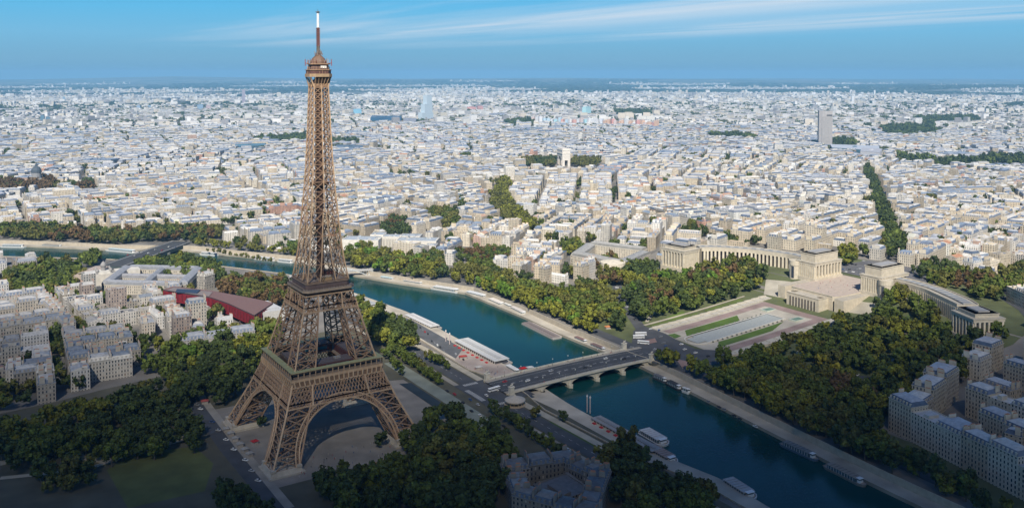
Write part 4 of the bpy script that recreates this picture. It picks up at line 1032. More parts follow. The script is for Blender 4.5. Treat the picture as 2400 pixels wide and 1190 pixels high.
# painted crossings and lane marks at the bridge junction
zc_ = MB()
for (x0, y0, nx, dx, dy, w_, l_) in ((176, -12, 13, 0, 2.0, 5, 1.0), (136, -14, 14, 0, 2.1, 4.5, 1.0), (142, 24, 9, 1.6, 0, .8, 4.5), (142, -30, 9, 1.6, 0, .8, 4.5)):
    for k in range(nx): a, b = x0 + dx * k, y0 + dy * k; zc_.face([(a, b, .39), (a + w_, b, .39), (a + w_, b + l_, .39), (a, b + l_, .39)], (.55, .55, .53))
for k in range(60):
    y = -300 + k * 9; 
    if not -30 < y < 34: x = float(np.interp(y, [-400, -120, 0, 120, 260], [154, 152, 149, 149, 143])); zc_.face([(x - .12, y, .19), (x + .12, y, .19), (x + .12, y + 4, .19), (x - .12, y + 4, .19)], (.5, .5, .48))
tag(zc_.build('road_marking', M['asphalt']), 'white painted crossings and lane dashes on the near riverside road', 'road marking', kind='structure')
# market stalls and kiosks
def kiosk(px, py, c, label, sx=5, sy=3.5, z=None, name='kiosk'):
    if z is None: x, y, z = gat(px, py)
    else: x, y = at(px, py, z)
    o = empty(name, (x, y, z), vr.uniform(-.3, .3)); m = MB(); m.box(0, 0, -.3, sx, sy, 2.9, (.35, .31, .27)); m.build('cabin', M['plain'], o)
    m = MB(); m.prism([(-sx / 2 - .6, -sy / 2 - .6), (sx / 2 + .6, -sy / 2 - .6), (sx / 2 + .6, sy / 2 + .6), (-sx / 2 - .6, sy / 2 + .6)], 2.6, 3.6, c, bottom=True, ring2=[(-.5, -.3), (.5, -.3), (.5, .3), (-.5, .3)]); m.build('roof', M['plain'], o)
    return tag(o, label, name.replace('_', ' '))
kiosk(1226, 868, (.45, .02, .02), 'bright red kiosk on the upstream corner of the bridge', 6, 4)
kiosk(1242, 866, (.5, .5, .48), 'white kiosk beside the red one at the near bridge corner', 6, 4)
kiosk(597, 1040, (.4, .03, .03), 'small red-roofed stand on the plaza left of the near tower leg', 4, 4)
kiosk(480, 945, (.35, .08, .07), 'red and white stand at the top of the park avenue', 5, 4)
kiosk(1085, 840, (.35, .05, .04), 'reddish cabin on the quay behind the large landing stage', 7, 4, QZ)
kiosk(1100, 875, (.32, .28, .25), 'brown-roofed stand on the quayside square', 5, 4, QZ)
kiosk(1122, 865, (.42, .4, .37), 'pale stand on the quayside square near the bridge', 6, 4, QZ)
kiosk(1148, 892, (.4, .36, .32), 'cream stand beside the bridge ramp on the quayside', 6, 5, QZ)
kiosk(1425, 770, (.5, .2, .08), 'orange-roofed stall under the trees beside the asphalt square', 6, 4)
for i, (a, b) in enumerate(((530, 1010), (541, 1020), (552, 1032), (563, 1046), (574, 1058), (585, 1068))):
    kiosk(a, b, (.30, .29, .27), 'white-roofed stand in the row along the tower avenue, %s from the top' % ORD[i], 4, 3.4)['group'] = 'white stands along the tower avenue'
# merry-go-round near the bridge statue
cx0, cy0, cz0 = gat(1207, 948)
o = empty('carousel', (cx0, cy0, cz0)); m = MB(); m.lathe([(9, -.5), (9, .6), (0, .6)], 0, 0, 0, 20, (.35, .28, .2)); m.build('platform', M['plain'], o)
m = MB()
for k in range(14): a = k * math.pi / 7; m.bar((7.6 * math.cos(a), 7.6 * math.sin(a), .6), (7.6 * math.cos(a), 7.6 * math.sin(a), 4.2), .3, (.4, .3, .15))
m.lathe([(2, .6), (2, 5)], 0, 0, 0, 12, (.4, .3, .18)); m.build('column', M['plain'], o)
m = MB(); m.lathe([(8.6, 3.6), (8.8, 4.6), (5.5, 6.0), (1.2, 7.6), (.3, 8.6), (0, 8.8)], 0, 0, 0, 20, (.42, .38, .32)); m.build('canopy', M['plain'], o); tag(o, 'round pale-roofed merry-go-round beside the near bridge statue', 'carousel')
# ------------------------------------------------------------------ people on the plaza (each a small continuous figure)
PV = [(0, 0, .95), (0, 0, 1.2), (0, 0, 1.42), (0, 0, 1.52), (0, .02, 1.64), (.1, 0, .9), (.12, .02, .48), (.13, -.02, .04), (-.1, 0, .9), (-.14, .1, .5), (-.13, -.08, .05), (.2, 0, 1.4), (.27, .03, 1.1), (.26, .12, .86), (-.2, 0, 1.4), (-.27, -.03, 1.1), (-.26, .08, .86)]
PE = [(0, 1), (1, 2), (2, 3), (3, 4), (0, 5), (5, 6), (6, 7), (0, 8), (8, 9), (9, 10), (2, 11), (11, 12), (12, 13), (2, 14), (14, 15), (15, 16)]
PR = [.15, .13, .15, .06, .11, .1, .07, .05, .1, .07, .05, .06, .045, .035, .06, .045, .035]
PP = {}
for c, v in {'dark': (.05, .05, .07), 'red': (.35, .04, .04), 'pale': (.5, .47, .42), 'blue': (.06, .12, .28)}.items():
    PP[c] = skin_blob('person', PV, PE, PR, M['plain'], None, v); 
pused = set()
def person(x, y, z, desc, group):
    c = vr.choice(list(PP)); o = PP[c]
    if c in pused: o = o.copy(); COL.objects.link(o)
    pused.add(c); o.location = (x, y, z); o.rotation_euler = (0, 0, vr.uniform(0, 6.28))
    tag(o, 'person in %s clothes walking %s, %s' % (c, desc, where(x, y, z)), 'person', group)
for i in range(46):
    px, py = vr.uniform(1080, 1170), vr.uniform(860, 905); x, y = at(px, py, QZ); person(x, y, QZ + .08, 'on the quayside square', 'people on the quayside square')
for i in range(56):
    x, y = vr.uniform(-60, 60), vr.uniform(-66, -40); person(x, y, .2, 'on the plaza by the tower', 'people on the tower plaza')
for i in range(34):
    x, y = vr.uniform(600, 660), vr.uniform(-24, 32); person(x, y, 28.1, 'on the palace esplanade', 'people on the palace esplanade')
for i in range(26):
    u = vr.uniform(-76, 76); s = vr.choice((-1, 1)); person(BX + u, BY + s * 15.8, ztop(u) + .46, 'on the bridge pavement', 'people on the stone bridge')
for c in PP:
    if c not in pused: bpy.data.objects.remove(PP[c])
def lerp2(a, b, t): return (a[0] + (b[0] - a[0]) * t, a[1] + (b[1] - a[1]) * t)
# ------------------------------------------------------------------ curved palace on the hill
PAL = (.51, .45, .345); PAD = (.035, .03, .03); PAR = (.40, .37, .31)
def wing(roofline, back, zb, zt, side, label):
    o = empty('palace_wing'); tag(o, label, 'palace wing')
    # resample curve
    P = [Vector((*p, 0)) for p in roofline]; Bk = [Vector((*p, 0)) for p in back]
    def sample(P, t):
        Ls = [(P[i + 1] - P[i]).length for i in range(len(P) - 1)]; T = sum(Ls) * t
        for i, l in enumerate(Ls):
            if T <= l or i == len(Ls) - 1:
                # quadratic smoothing through neighbours
                return P[i].lerp(P[i + 1], min(1, T / l))
            T -= l
    def sm(P, t): return (sample(P, max(0, t - .06)) + sample(P, t) * 2 + sample(P, min(1, t + .06))) / 4
    n = 30; F = [sm(P, k / n) for k in range(n + 1)]; B = [sm(Bk, k / n) for k in range(n + 1)]
    w_ = MB(); rf = MB(); pl = MB(); gl = MB()
    flip = side < 0
    def q(m, a, b, z0, z1, c):
        f = [(a.x, a.y, z0), (b.x, b.y, z0), (b.x, b.y, z1), (a.x, a.y, z1)]; m.face(f, c)
    for k in range(n):
        a, b, c, d = F[k], F[k + 1], B[k + 1], B[k]
        ia, ib = a.lerp(d, .12), b.lerp(c, .12)
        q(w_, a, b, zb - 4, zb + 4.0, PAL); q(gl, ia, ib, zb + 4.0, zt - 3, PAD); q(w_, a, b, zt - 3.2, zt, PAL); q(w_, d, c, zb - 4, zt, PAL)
        w_.face([(a.x, a.y, zb + 4), (b.x, b.y, zb + 4), (ib.x, ib.y, zb + 4), (ia.x, ia.y, zb + 4)], PAL)
        w_.face([(a.x, a.y, zt - 3.2), (b.x, b.y, zt - 3.2), (ib.x, ib.y, zt - 3.2), (ia.x, ia.y, zt - 3.2)], PAL)
        rf.face([(a.x, a.y, zt), (b.x, b.y, zt), (c.x, c.y, zt), (d.x, d.y, zt)], PAR)
        e, f_, g, h = a.lerp(d, .3), b.lerp(c, .3), b.lerp(c, .72), a.lerp(d, .72)
        rf.prism([(e.x, e.y), (f_.x, f_.y), (g.x, g.y), (h.x, h.y)], zt, zt + 1.6, (.33, .31, .27), topcol=(.36, .35, .32) if k % 2 else (.22, .24, .26))
        for (u, v) in ((a, b), (d, c)):
            nrm = (d - a).normalized() * (.9 if u is a else -.9)
            rf.prism([(u.x, u.y), (v.x, v.y), (v.x + nrm.x, v.y + nrm.y), (u.x + nrm.x, u.y + nrm.y)], zt, zt + 1.2, PAL)
        for t in (0,):
            p = a.lerp(b, t); r = d.lerp(c, t); dr_ = (r - p).normalized(); tg = (b - a).normalized()
            for s0 in (0,):
                x0 = p + dr_ * -.3; x1 = p + dr_ * 2.0
                ring = [x0 - tg * 1.25, x0 + tg * 1.25, x1 + tg * 1.25, x1 - tg * 1.25]
                pl.prism([(v.x, v.y) for v in ring], zb + 4.0, zt - 3.2, (.62, .55, .42))
    for a, d in ((F[0], B[0]), (F[-1], B[-1])): q(w_, a, d, zb - 4, zt, PAL)
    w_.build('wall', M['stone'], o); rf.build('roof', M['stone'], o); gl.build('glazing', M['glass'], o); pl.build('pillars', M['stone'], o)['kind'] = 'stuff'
    return o
wing([(657, 60), (664, 99), (650, 143), (622, 180), (600, 192)], [(676, 60), (684, 100), (670, 150), (638, 196), (608, 214)], 20, 44, 1, 'left curved wing of the pale stone palace with tall pillars')
wing([(655, -47), (652, -71), (644, -99), (625, -132), (612, -154)], [(674, -47), (673, -76), (665, -108), (646, -146), (630, -166)], 20, 44, -1, 'right curved wing of the pale stone palace seen along its roof')
def pavilion(name, label, x0, x1, y0, y1, zb, zt, att, pil_faces, npl, rot=0.0):
    cx, cy_ = (x0 + x1) / 2, (y0 + y1) / 2; o = empty(name, (cx, cy_, 0), rot); tag(o, label, 'pavilion')
    hx, hy = (x1 - x0) / 2, (y1 - y0) / 2; q = lambda a, b: [(-a, -b), (a, -b), (a, b), (-a, b)]
    m = MB(); m.prism(q(hx + 1, hy + 1), zb - 8, zb + 3.5, PAL); m.prism(q(hx - 1.6, hy - 1.6), zb + 3.5, zt - 3.5, (.50, .44, .33)); m.prism(q(hx + .4, hy + .4), zt - 3.5, zt, PAL, bottom=True, topcol=PAR)
    m.prism(q(hx + .9, hy + .9), zt - .8, zt + .1, PAL, bottom=True, topcol=PAR)
    if att: m.prism(q(hx - 3.5, hy - 3), zt, zt + att, PAL, topcol=PAR); m.prism(q(hx - 3, hy - 2.5), zt + att - .9, zt + att, PAL, bottom=True, topcol=(.44, .41, .34)); m.prism(q(hx - 10, hy - 7.5), zt + att, zt + att + 1.4, (.34, .32, .29), topcol=(.30, .30, .30))
    m.build('wall', M['stone'], o)
    p = MB(); g = MB()
    for f in pil_faces:
        for k in range(npl + 1):
            t = -1 + 2 * k / npl
            c = {'s': (t * (hx - 1.6), -hy + .6), 'n': (t * (hx - 1.6), hy - .6), 'w': (-hx + .6, t * (hy - 1.6)), 'e': (hx - .6, t * (hy - 1.6))}[f]
            p.box(c[0], c[1], zb + 3.5, 1.9, 1.9, zt - zb - 7, (.60, .53, .40))
            if k < npl:
                t2 = t + 1 / npl; c = {'s': (t2 * (hx - 1.6), -hy + 1.55), 'n': (t2 * (hx - 1.6), hy - 1.55), 'w': (-hx + 1.55, t2 * (hy - 1.6)), 'e': (hx - 1.55, t2 * (hy - 1.6))}[f]
                sx, sy = ((hx * 1.0 / npl, .2) if f in 'sn' else (.2, hy * 1.0 / npl)); g.box(c[0], c[1], zb + 6, sx, sy, zt - zb - 11, (.05, .05, .05))
    p.build('pillar', M['stone'], o)['kind'] = 'stuff'; g.build('window', M['glass'], o)['kind'] = 'stuff'
    return o
pavilion('palace_pavilion', 'tall stone head pavilion of the palace, left of the open gap', 634, 684, 35, 62, 27, 49, 10, 'sw', 8)
pavilion('palace_pavilion', 'tall stone head pavilion of the palace, right of the open gap', 634, 684, -54, -27, 27, 49, 10, 'nw', 8)
for s, lb in ((1, 'left'), (-1, 'right')):   # round corner towers at the wing junction
    yy = 4 + s * 62 if s > 0 else -57; o = empty('palace_turret', (637, yy, 0)); m = MB(); m.lathe([(7.5, 20), (7.5, 42), (8, 42), (8, 47.5), (7.4, 47.6), (0, 47.7)], 0, 0, 0, 20, PAL); m.build('wall', M['stone'], o)
    g = MB(); g.box(-7.4, -1.5, 27, .6, 3.4, 14, (.05, .06, .08)); g.build('window', M['glass'], o); tag(o, 'rounded stone bay with a tall slit window beside the %s palace pavilion' % lb, 'turret')
pavilion('end_pavilion', 'square pillared pavilion closing the left palace wing', 568, 600, 193, 231, 17, 44, 4, 'sw', 7, .12)
pavilion('end_pavilion', 'square pillared pavilion closing the right palace wing', 587, 619, -196, -163, 18, 42.5, 4, 'sw', 6, -.45)
es = MB(); es.prism([(588, -24), (600, -28), (690, -30), (690, 38), (600, 36), (588, 32)], 8, 28.0, PAL, topcol=(.42, .35, .29))
es.prism([(572, -18), (589, -18), (589, 26), (572, 26)], 6, 25.5, PAL, topcol=(.42, .38, .31))
for a in [(-28, -40), (40, 50)]:
    y_a, y_b = min(a), max(a); es.prism([(586, y_a), (640, y_a), (640, y_b), (586, y_b)], 8, 27.0, PAL, topcol=(.40, .36, .29))
ter = es.build('esplanade', M['stone']); tag(ter, 'raised pale stone esplanade filling the gap between the palace pavilions', 'esplanade')
wm_ = MB()
for k in range(9): wm_.box(571.9, -12.5 + k * 4.15, 10.5, .5, 1.5, 11.5, (.06, .05, .045))
wm_.build('window', M['glass'], ter)['kind'] = 'stuff'
pb = MB()
for (a, b) in (((588, -24), (588, 32)), ((572, -18), (572, 26)), ((572, 26), (589, 26)), ((572, -18), (589, -18))): pb.bar((*a, 28.4 if a[0] == 588 else 26.0), (*b, 28.4 if a[0] == 588 else 26.0), .8, (.52, .46, .36))
for y in (-14, 22): pb.box(581, y, 25.5, 5, 6, .7, (.2, .17, .12))
pb.build('balustrade', M['stone'], ter)
drape('stair_terrace', pxpoly([(1795, 655), (1850, 660), (1905, 672), (1935, 700), (1840, 700), (1790, 690)]), .35, (.40, .37, .30), 'pale steps and paths left of the palace esplanade', 'steps', block=False)
drape('stair_terrace', pxpoly([(2000, 705), (2060, 712), (2040, 740), (1975, 730)]), .35, (.36, .33, .26), 'pale steps right of the palace esplanade', 'steps', block=False)
# ------------------------------------------------------------------ block builder for named buildings
def blk(o, rects, zb, wallc, roofc, wname='wall', win=True, par=True):
    """rects: list of (poly or (x0,y0,x1,y1), height)"""
    w_ = MB(); r_ = MB()
    for P, h in rects:
        if len(P) == 4 and not isinstance(P[0], (tuple, list)): P = [(P[0], P[1]), (P[2], P[1]), (P[2], P[3]), (P[0], P[3])]
        A = sum(P[i - 1][0] * P[i][1] - P[i][0] * P[i - 1][1] for i in range(len(P)))
        if A < 0: P = P[::-1]
        w_.prism(P, zb, zb + h, wallc, top=False, wall_uv=win)
        cx = sum(p[0] for p in P) / len(P); cy__ = sum(p[1] for p in P) / len(P)
        I = [(cx + (x - cx) * .93, cy__ + (y - cy__) * .93) for x, y in P]
        w_.prism(P, zb + h, zb + h + .9, wallc, ring2=P, top=False)
        r_.face([(p[0], p[1], zb + h + .35) for p in P], roofc)
        for i in range(len(P)):
            a, b, c, d = P[i], P[(i + 1) % len(P)], I[(i + 1) % len(P)], I[i]
            w_.face([(*a, zb + h + .9), (*b, zb + h + .9), (*c, zb + h + .9), (*d, zb + h + .9)], wallc)
        rr = random.Random(int(abs(cx * 7 + cy__)))
        ext = min(max(p[0] for p in P) - min(p[0] for p in P), max(p[1] for p in P) - min(p[1] for p in P))
        for k in range(int(ext / 7)):
            x = cx + rr.uniform(-.3, .3) * (max(p[0] for p in P) - min(p[0] for p in P)); y = cy__ + rr.uniform(-.3, .3) * (max(p[1] for p in P) - min(p[1] for p in P))
            r_.box(x, y, zb + h + .35, rr.uniform(1.5, 5), rr.uniform(1.5, 4), rr.uniform(.6, 2.2), rr.choice((wallc, roofc, (.3, .32, .35), (.5, .5, .5))))
    w_.build(wname, M['facade'] if win else M['stone'], o); r_.build('roof', M['roof'], o)
CRM = (.60, .54, .43)
def wq(pts, up): return [gat(a, b, up)[:2] for a, b in pts]
# museum with a red flank and a pinkish roof
o = empty('red_museum'); tag(o, 'long museum with deep red walls and a flat pinkish roof', 'museum')
RP = [at(a, b, 17) for a, b in ((382, 681), (406, 673), (500, 684), (596, 702), (640, 712), (596, 741), (535, 713), (495, 699))]; GP = [at(a, b, 15) for a, b in ((576, 709), (628, 704), (668, 724), (592, 736))]
m = MB(); A_ = [(p[0], p[1]) for p in RP][::-1]
if sum(A_[i - 1][0] * A_[i][1] - A_[i][0] * A_[i - 1][1] for i in range(len(A_))) < 0: A_ = A_[::-1]
m.prism(A_, 5.5, 17, (.17, .012, .02), bottom=True, top=False); m.build('wall', M['plain'], o)
m = MB(); m.prism(A_, 17, 18.4, (.05, .035, .04), topcol=(.165, .10, .09))
def ccw(P): return P if sum(P[i - 1][0] * P[i][1] - P[i][0] * P[i - 1][1] for i in range(len(P))) > 0 else P[::-1]
m.prism(ccw([at(a, b, 18.4) for a, b in ((392, 681), (408, 674), (498, 685), (490, 695))]), 18.4, 19.0, (.10, .09, .09), topcol=(.20, .17, .16)); m.prism(ccw([at(a, b, 19) for a, b in ((415, 679), (470, 681), (462, 688), (412, 684))]), 18.4, 20.2, (.03, .05, .09)); m.build('roof', M['plain'], o)
GP = ccw(GP); m = MB(); m.prism(GP, 0, 15, (.45, .44, .41), topcol=(.42, .43, .43)); cgx, cgy = sum(p[0] for p in GP) / 4, sum(p[1] for p in GP) / 4; m.prism([(cgx + (x - cgx) * .7, cgy + (y - cgy) * .7) for x, y in GP], 15, 16.5, (.36, .37, .38), topcol=(.46, .47, .47)); m.build('annex', M['plain'], o)
m = MB()
for i in range(9):
    p_ = lerp2(RP[0], RP[5], .06 + i * .11); m.box(p_[0] + 3, p_[1] + 2, 0, 1.6, 1.6, 5.5, (.06, .05, .05))
m.build('stilt', M['plain'], o)['kind'] = 'stuff'
m = MB()
for (a, b) in ((A_[i], A_[(i + 1) % len(A_)]) for i in range(len(A_))):
    n = int(math.hypot(b[0] - a[0], b[1] - a[1]) / 7)
    for k in range(n): t = (k + .5) / n; m.box(a[0] + (b[0] - a[0]) * t, a[1] + (b[1] - a[1]) * t, 8, 1.2, 1.2, 8, (.10, .01, .016))
m.build('sunshade', M['plain'], o)['kind'] = 'stuff'
NOCITY.append([(-34, 440), (30, 480), (80, 410), (116, 318), (96, 254), (44, 268), (20, 340), (8, 402)])
# white domed cathedral
def dome(m, x, y, z, r, c=(.26, .25, .24)): m.lathe([(r * .85, 0), (r * .85, r * 1.2), (r * 1.1, r * 1.7), (r * 1.15, r * 2.2), (r * .8, r * 2.9), (r * .25, r * 3.4), (.1, r * 3.8), (0, r * 4.6)], x, y, z, 12, c)
cx0, cy0, _z = gat(243, 665); o = empty('domed_church', (cx0, cy0, 0)); tag(o, 'pale cubic church with five small onion domes near the girder bridge', 'church')
m = MB(); m.box(0, 0, 0, 24, 20, 15, (.5, .47, .41)); m.box(0, 0, 15, 18, 15, 3, (.52, .5, .45)); m.build('wall', M['stone'], o); m = MB(); m.box(30, 8, 0, 30, 18, 15, (.55, .52, .46)); m.build('annex', M['stone'], o)
for dx, dy, r in ((0, 0, 4.2), (-9, -7, 2.4), (9, -7, 2.4), (-9, 7, 2.4), (9, 7, 2.4)): m = MB(); dome(m, dx * .9, dy * .9, 18 if r > 3 else 15, r * .8); m.build('dome', M['plain'], o)
NOCITY.append([(cx0 - 20, cy0 - 18), (cx0 + 50, cy0 - 18), (cx0 + 50, cy0 + 22), (cx0 - 20, cy0 + 22)])
# quadrangle palace beside it
qa = wq([(165, 662), (300, 640), (495, 652), (485, 690), (370, 705), (250, 690)], 12)
def bars(o, pts, wd, h, wallc, roofc, closed=False):
    for i in range(len(pts) - (0 if closed else 1)):
        a, b = pts[i], pts[(i + 1) % len(pts)]; s = strip([a, b], wd); mans(o, s, H(*a), h, wallc, roofc)
def mans(o, P, zb, h, wallc, roofc, pitch=3.2, chim=False):
    A = sum(P[i - 1][0] * P[i][1] - P[i][0] * P[i - 1][1] for i in range(len(P)))
    if A < 0: P = P[::-1]
    w_ = MB(); w_.prism(P, zb - 2, zb + h, wallc, top=False, wall_uv=True); 
    cx = sum(p[0] for p in P) / 4; cy__ = sum(p[1] for p in P) / 4
    P0 = [(cx + (x - cx) * 1.02, cy__ + (y - cy__) * 1.02) for x, y in P]
    w_.prism(P0, zb + h - .6, zb + h, wallc, bottom=True); wo_ = w_.build('wall', M['facade'], o)
    def inset(P, d):
        o_ = []
        n = len(P)
        for i in range(n):
            p, a, b = Vector((*P[i], 0)), Vector((*P[i - 1], 0)), Vector((*P[(i + 1) % n], 0)); e1, e2 = (p - a).normalized(), (b - p).normalized()
            n1, n2 = Vector((-e1.y, e1.x, 0)), Vector((-e2.y, e2.x, 0)); k = (n1 + n2); k = k / max(.3, k.dot(n1)); q = p + k * d; o_.append((q.x, q.y))
        return o_
    side = min(math.hypot(P[1][0] - P[0][0], P[1][1] - P[0][1]), math.hypot(P[2][0] - P[1][0], P[2][1] - P[1][1]))
    I1 = inset(P, min(1.3, side * .12)); I2 = inset(P, side * .42)
    r_ = MB(); dk = tuple(v * .62 for v in roofc)
    r_.prism(P, zb + h, zb + h + pitch, dk, ring2=I1, top=False); r_.prism(I1, zb + h + pitch, zb + h + pitch + 1.5, roofc, ring2=I2)
    ro = r_.build('roof', M['roof'], o)
    return wo_, ro
# quadrangle
o = empty('quadrangle_palace'); tag(o, 'cream quadrangular palace with grey roofs between church and red museum', 'palace')
C4 = [(-32, 640), (-70, 560), (8, 500), (46, 578)]
CR2 = (.44, .40, .33)
bars(o, C4, 14, 12, CR2, (.26, .27, .29), True); bars(o, [lerp2(C4[0], C4[1], .5), lerp2(C4[3], C4[2], .5)], 13, 10, CR2, (.28, .28, .29)); bars(o, [lerp2(C4[0], C4[3], .5), lerp2(C4[1], C4[2], .5)], 11, 11, CR2, (.25, .26, .28))
bars(o, [(-96, 620), (-60, 668)], 22, 10, (.55, .44, .36), (.42, .34, .28))
NOCITY.append([(-50, 665), (-110, 610), (-80, 545), (14, 484), (62, 585), (0, 650)])
# museum on the far bank with a colonnade (modern art)
o = empty('white_art_palace'); tag(o, 'low white stone art palace with a portico right of the tower', 'palace')
W1 = (.60, .57, .51); T1 = (.38, .42, .45)
ca_, cb_ = gat(815, 570, 10)[:2], gat(1015, 572, 10)[:2]
ex = Vector((cb_[0] - ca_[0], cb_[1] - ca_[1], 0)).normalized(); ey = Vector((-ex.y, ex.x, 0))
def loc2(u, v): p = Vector((*ca_, 0)) + ex * u + ey * v; return (p.x, p.y)
LQ = math.hypot(cb_[0] - ca_[0], cb_[1] - ca_[1])
R4 = lambda u0, v0, u1, v1: [loc2(u0, v0), loc2(u1, v0), loc2(u1, v1), loc2(u0, v1)]
blk(o, [(R4(-10, 0, LQ * .36, 34), 15), (R4(LQ * .36, 26, LQ * .56, 48), 16), (R4(LQ * .56, 0, LQ + 5, 32), 15), (R4(LQ * .2, 34, LQ * .36, 60), 17), (R4(LQ * .56, 32, LQ * .8, 56), 16), (R4(LQ - 8, -22, LQ + 8, 0), 12)], 1, W1, T1, win=False)
m = MB()
for k in range(11):
    p = loc2(LQ * .37 + k * LQ * .018, 23); m.lathe([(1.0, 0), (.9, 15)], p[0], p[1], 1, 8, (.6, .57, .5))
m.build('column', M['stone'], o)['kind'] = 'stuff'
NOCITY.append([loc2(-14, -26), loc2(LQ + 12, -26), loc2(LQ + 12, 64), loc2(-14, 64)])
# council palace with round hall
o = empty('council_palace'); tag(o, 'triangular cream council palace with flat roof left of the curved palace', 'palace')
TA = [(545, 250), (520, 345), (600, 395), (640, 290)]
bars(o, [(520, 262), (506, 338)], 20, 15, CRM, (.34, .33, .30)); bars(o, [(506, 338), (570, 385)], 18, 15, CRM, (.36, .35, .32)); bars(o, [(520, 262), (600, 300)], 16, 13, (.5, .46, .4), (.3, .3, .29)); bars(o, [(570, 385), (604, 305)], 16, 15, CRM, (.36, .35, .32))
m = MB(); m.lathe([(17, 8), (17, 24), (15, 24.5), (0, 27)], 512, 266, 0, 24, CRM); m.build('rotunda', M['stone'], o)
NOCITY.append([(492, 246), (524, 240), (632, 300), (580, 402), (492, 346)])
# triumphal arch
AX, AY, AZ = 1165, 1260, 25
o = empty('triumphal_arch', (AX, AY, AZ), math.radians(162 - 90)); tag(o, 'massive white triumphal arch far off among trees on the hill', 'arch')
m = MB(); Wd, Dp, Hh = 45, 22, 50; ST = (.66, .61, .54)
def archwall(y, flip):
    n = 12; pts = [(-7.3, 0)] + [(-7.3, 20)] + [(-7.3 * math.cos(t), 20 + 9 * math.sin(t)) for t in np.linspace(0, math.pi, n)][1:-1] + [(7.3, 20), (7.3, 0)]
    for (x0, x1) in ((-22.4, -7.3), (7.3, 22.4)):
        P = [(x0, y, -3), (x1, y, -3), (x1, y, 36), (x0, y, 36)]; m.face(P if not flip else P[::-1], ST)
    for i in range(1, len(pts) - 2):
        P = [(pts[i][0], y, pts[i][1]), (pts[i + 1][0], y, pts[i + 1][1]), (pts[i + 1][0], y, 36), (pts[i][0], y, 36)]; m.face(P if not flip else P[::-1], ST)
        m.face([(pts[i][0], -Dp / 2, pts[i][1]), (pts[i + 1][0], -Dp / 2, pts[i + 1][1]), (pts[i + 1][0], Dp / 2, pts[i + 1][1]), (pts[i][0], Dp / 2, pts[i][1])], (.4, .37, .32))
archwall(-Dp / 2, False); archwall(Dp / 2, True)
for x, f in ((-22.4, True), (22.4, False)):
    for (y0, y1) in ((-11, -4.2), (4.2, 11)):
        P = [(x, y0, -3), (x, y1, -3), (x, y1, 36), (x, y0, 36)]; m.face(P if not f else P[::-1], ST)
    P = [(x, -4.2, 19), (x, 4.2, 19), (x, 4.2, 36), (x, -4.2, 36)]; m.face(P if not f else P[::-1], ST)
    for y in (-4.2, 4.2): m.face([(x, y, -3), (x * .35, y, -3), (x * .35, y, 19), (x, y, 19)], (.4, .37, .32))
for x in (-7.3, 7.3): m.face([(x, -11, -3), (x, 11, -3), (x, 11, 20), (x, -11, 20)], (.4, .37, .32))
m.box(0, 0, 36, 46.5, 24, 2.2, (.68, .63, .55)); m.box(0, 0, 38.2, 44.8, 22, 7.3, ST); m.box(0, 0, 45.5, 46, 23.2, 1.6, (.68, .63, .55)); m.box(0, 0, 47.1, 43, 20, 3, ST); m.box(0, 0, 29.5, 45.6, 22.8, 1.2, (.68, .63, .55))
m.build('body', M['stone'], o)
m = MB()
for x in (-15, 15):
    for y in (-11.6, 11.6): m.box(x, y, 6, 7, 1.8, 14, (.6, .55, .48)); m.box(x, y, 23, 8, .6, 4.5, (.58, .53, .46))
m.build('relief', M['stone'], o)
NOCITY.append([(AX - 25 + 135 * math.cos(t), AY - 35 + 135 * math.sin(t)) for t in np.linspace(0, 6.28, 20)][:-1])
drape('circus', [(AX + 80 * math.cos(t), AY + 80 * math.sin(t)) for t in np.linspace(0, 6.28, 20)][:-1], .5, (.22, .21, .19), 'round paved circus under the triumphal arch', 'square', block=False)
# hotel tower and congress centre
hx0, hy0 = at(1933, 347, 3)
o = empty('hotel_tower', (hx0, hy0, 3), -.42 + YAW - math.pi / 2 + .36); tag(o, 'tall grey slab tower standing alone at the right in the far city', 'tower')
m = MB(); m.prism([(-24, -6), (-14, -12), (24, -9), (24, 6), (14, 12), (-24, 9)], -3, 136, (.36, .34, .325), wall_uv=False); m.box(12, -10.8, 118, 20, .6, 5, (.10, .10, .10)); m.build('shaft', M['stone'], o)
m = MB()
for k in range(32): m.box(3, -10.9, 6 + k * 3.5, 38, .4, .5, (.27, .26, .25), rz=.08)
m.build('window_band', M['stone'], o)['kind'] = 'stuff'
m = MB(); m.lathe([(.8, 136), (.3, 160), (0, 162)], -20, 0, 0, 6, (.5, .5, .52)); m.build('antenna', M['plain'], o)
g0 = at(1935, 352, 5)
def slab(pts, zb, h, wc, rc, label, name, cat, zpx=8, mat='plain'):
    P = [at(a, b, zpx) for a, b in pts]; A = sum(P[i - 1][0] * P[i][1] - P[i][0] * P[i - 1][1] for i in range(len(P)))
    if A < 0: P = P[::-1]
    o = empty(name); m = MB(); m.prism(P, zb, zb + h, wc, top=False); m.build('wall', M[mat], o); m = MB(); m.prism(P, zb + h, zb + h + 1.5, tuple(v * .8 for v in rc), topcol=rc)
    cx = sum(p[0] for p in P) / len(P); cy__ = sum(p[1] for p in P) / len(P); m.box(cx, cy__, zb + h + 1.5, 12, 9, 3, wc); m.build('roof', M['roof'], o)
    NOCITY.append([(cx + (x - cx) * 1.1, cy__ + (y - cy__) * 1.1) for x, y in P])
    return tag(o, label, cat)
slab([(1945, 348), (2060, 352), (2062, 364), (1950, 356)], 2, 20, (.06, .14, .20), (.45, .48, .52), 'wide low congress centre with dark blue glass right of the hotel tower', 'congress_centre', 'building')
slab([(2020, 360), (2068, 362), (2062, 372), (2016, 368)], 2, 24, (.55, .55, .56), (.42, .42, .44), 'sloping pale front building below the congress centre', 'office_building', 'building')
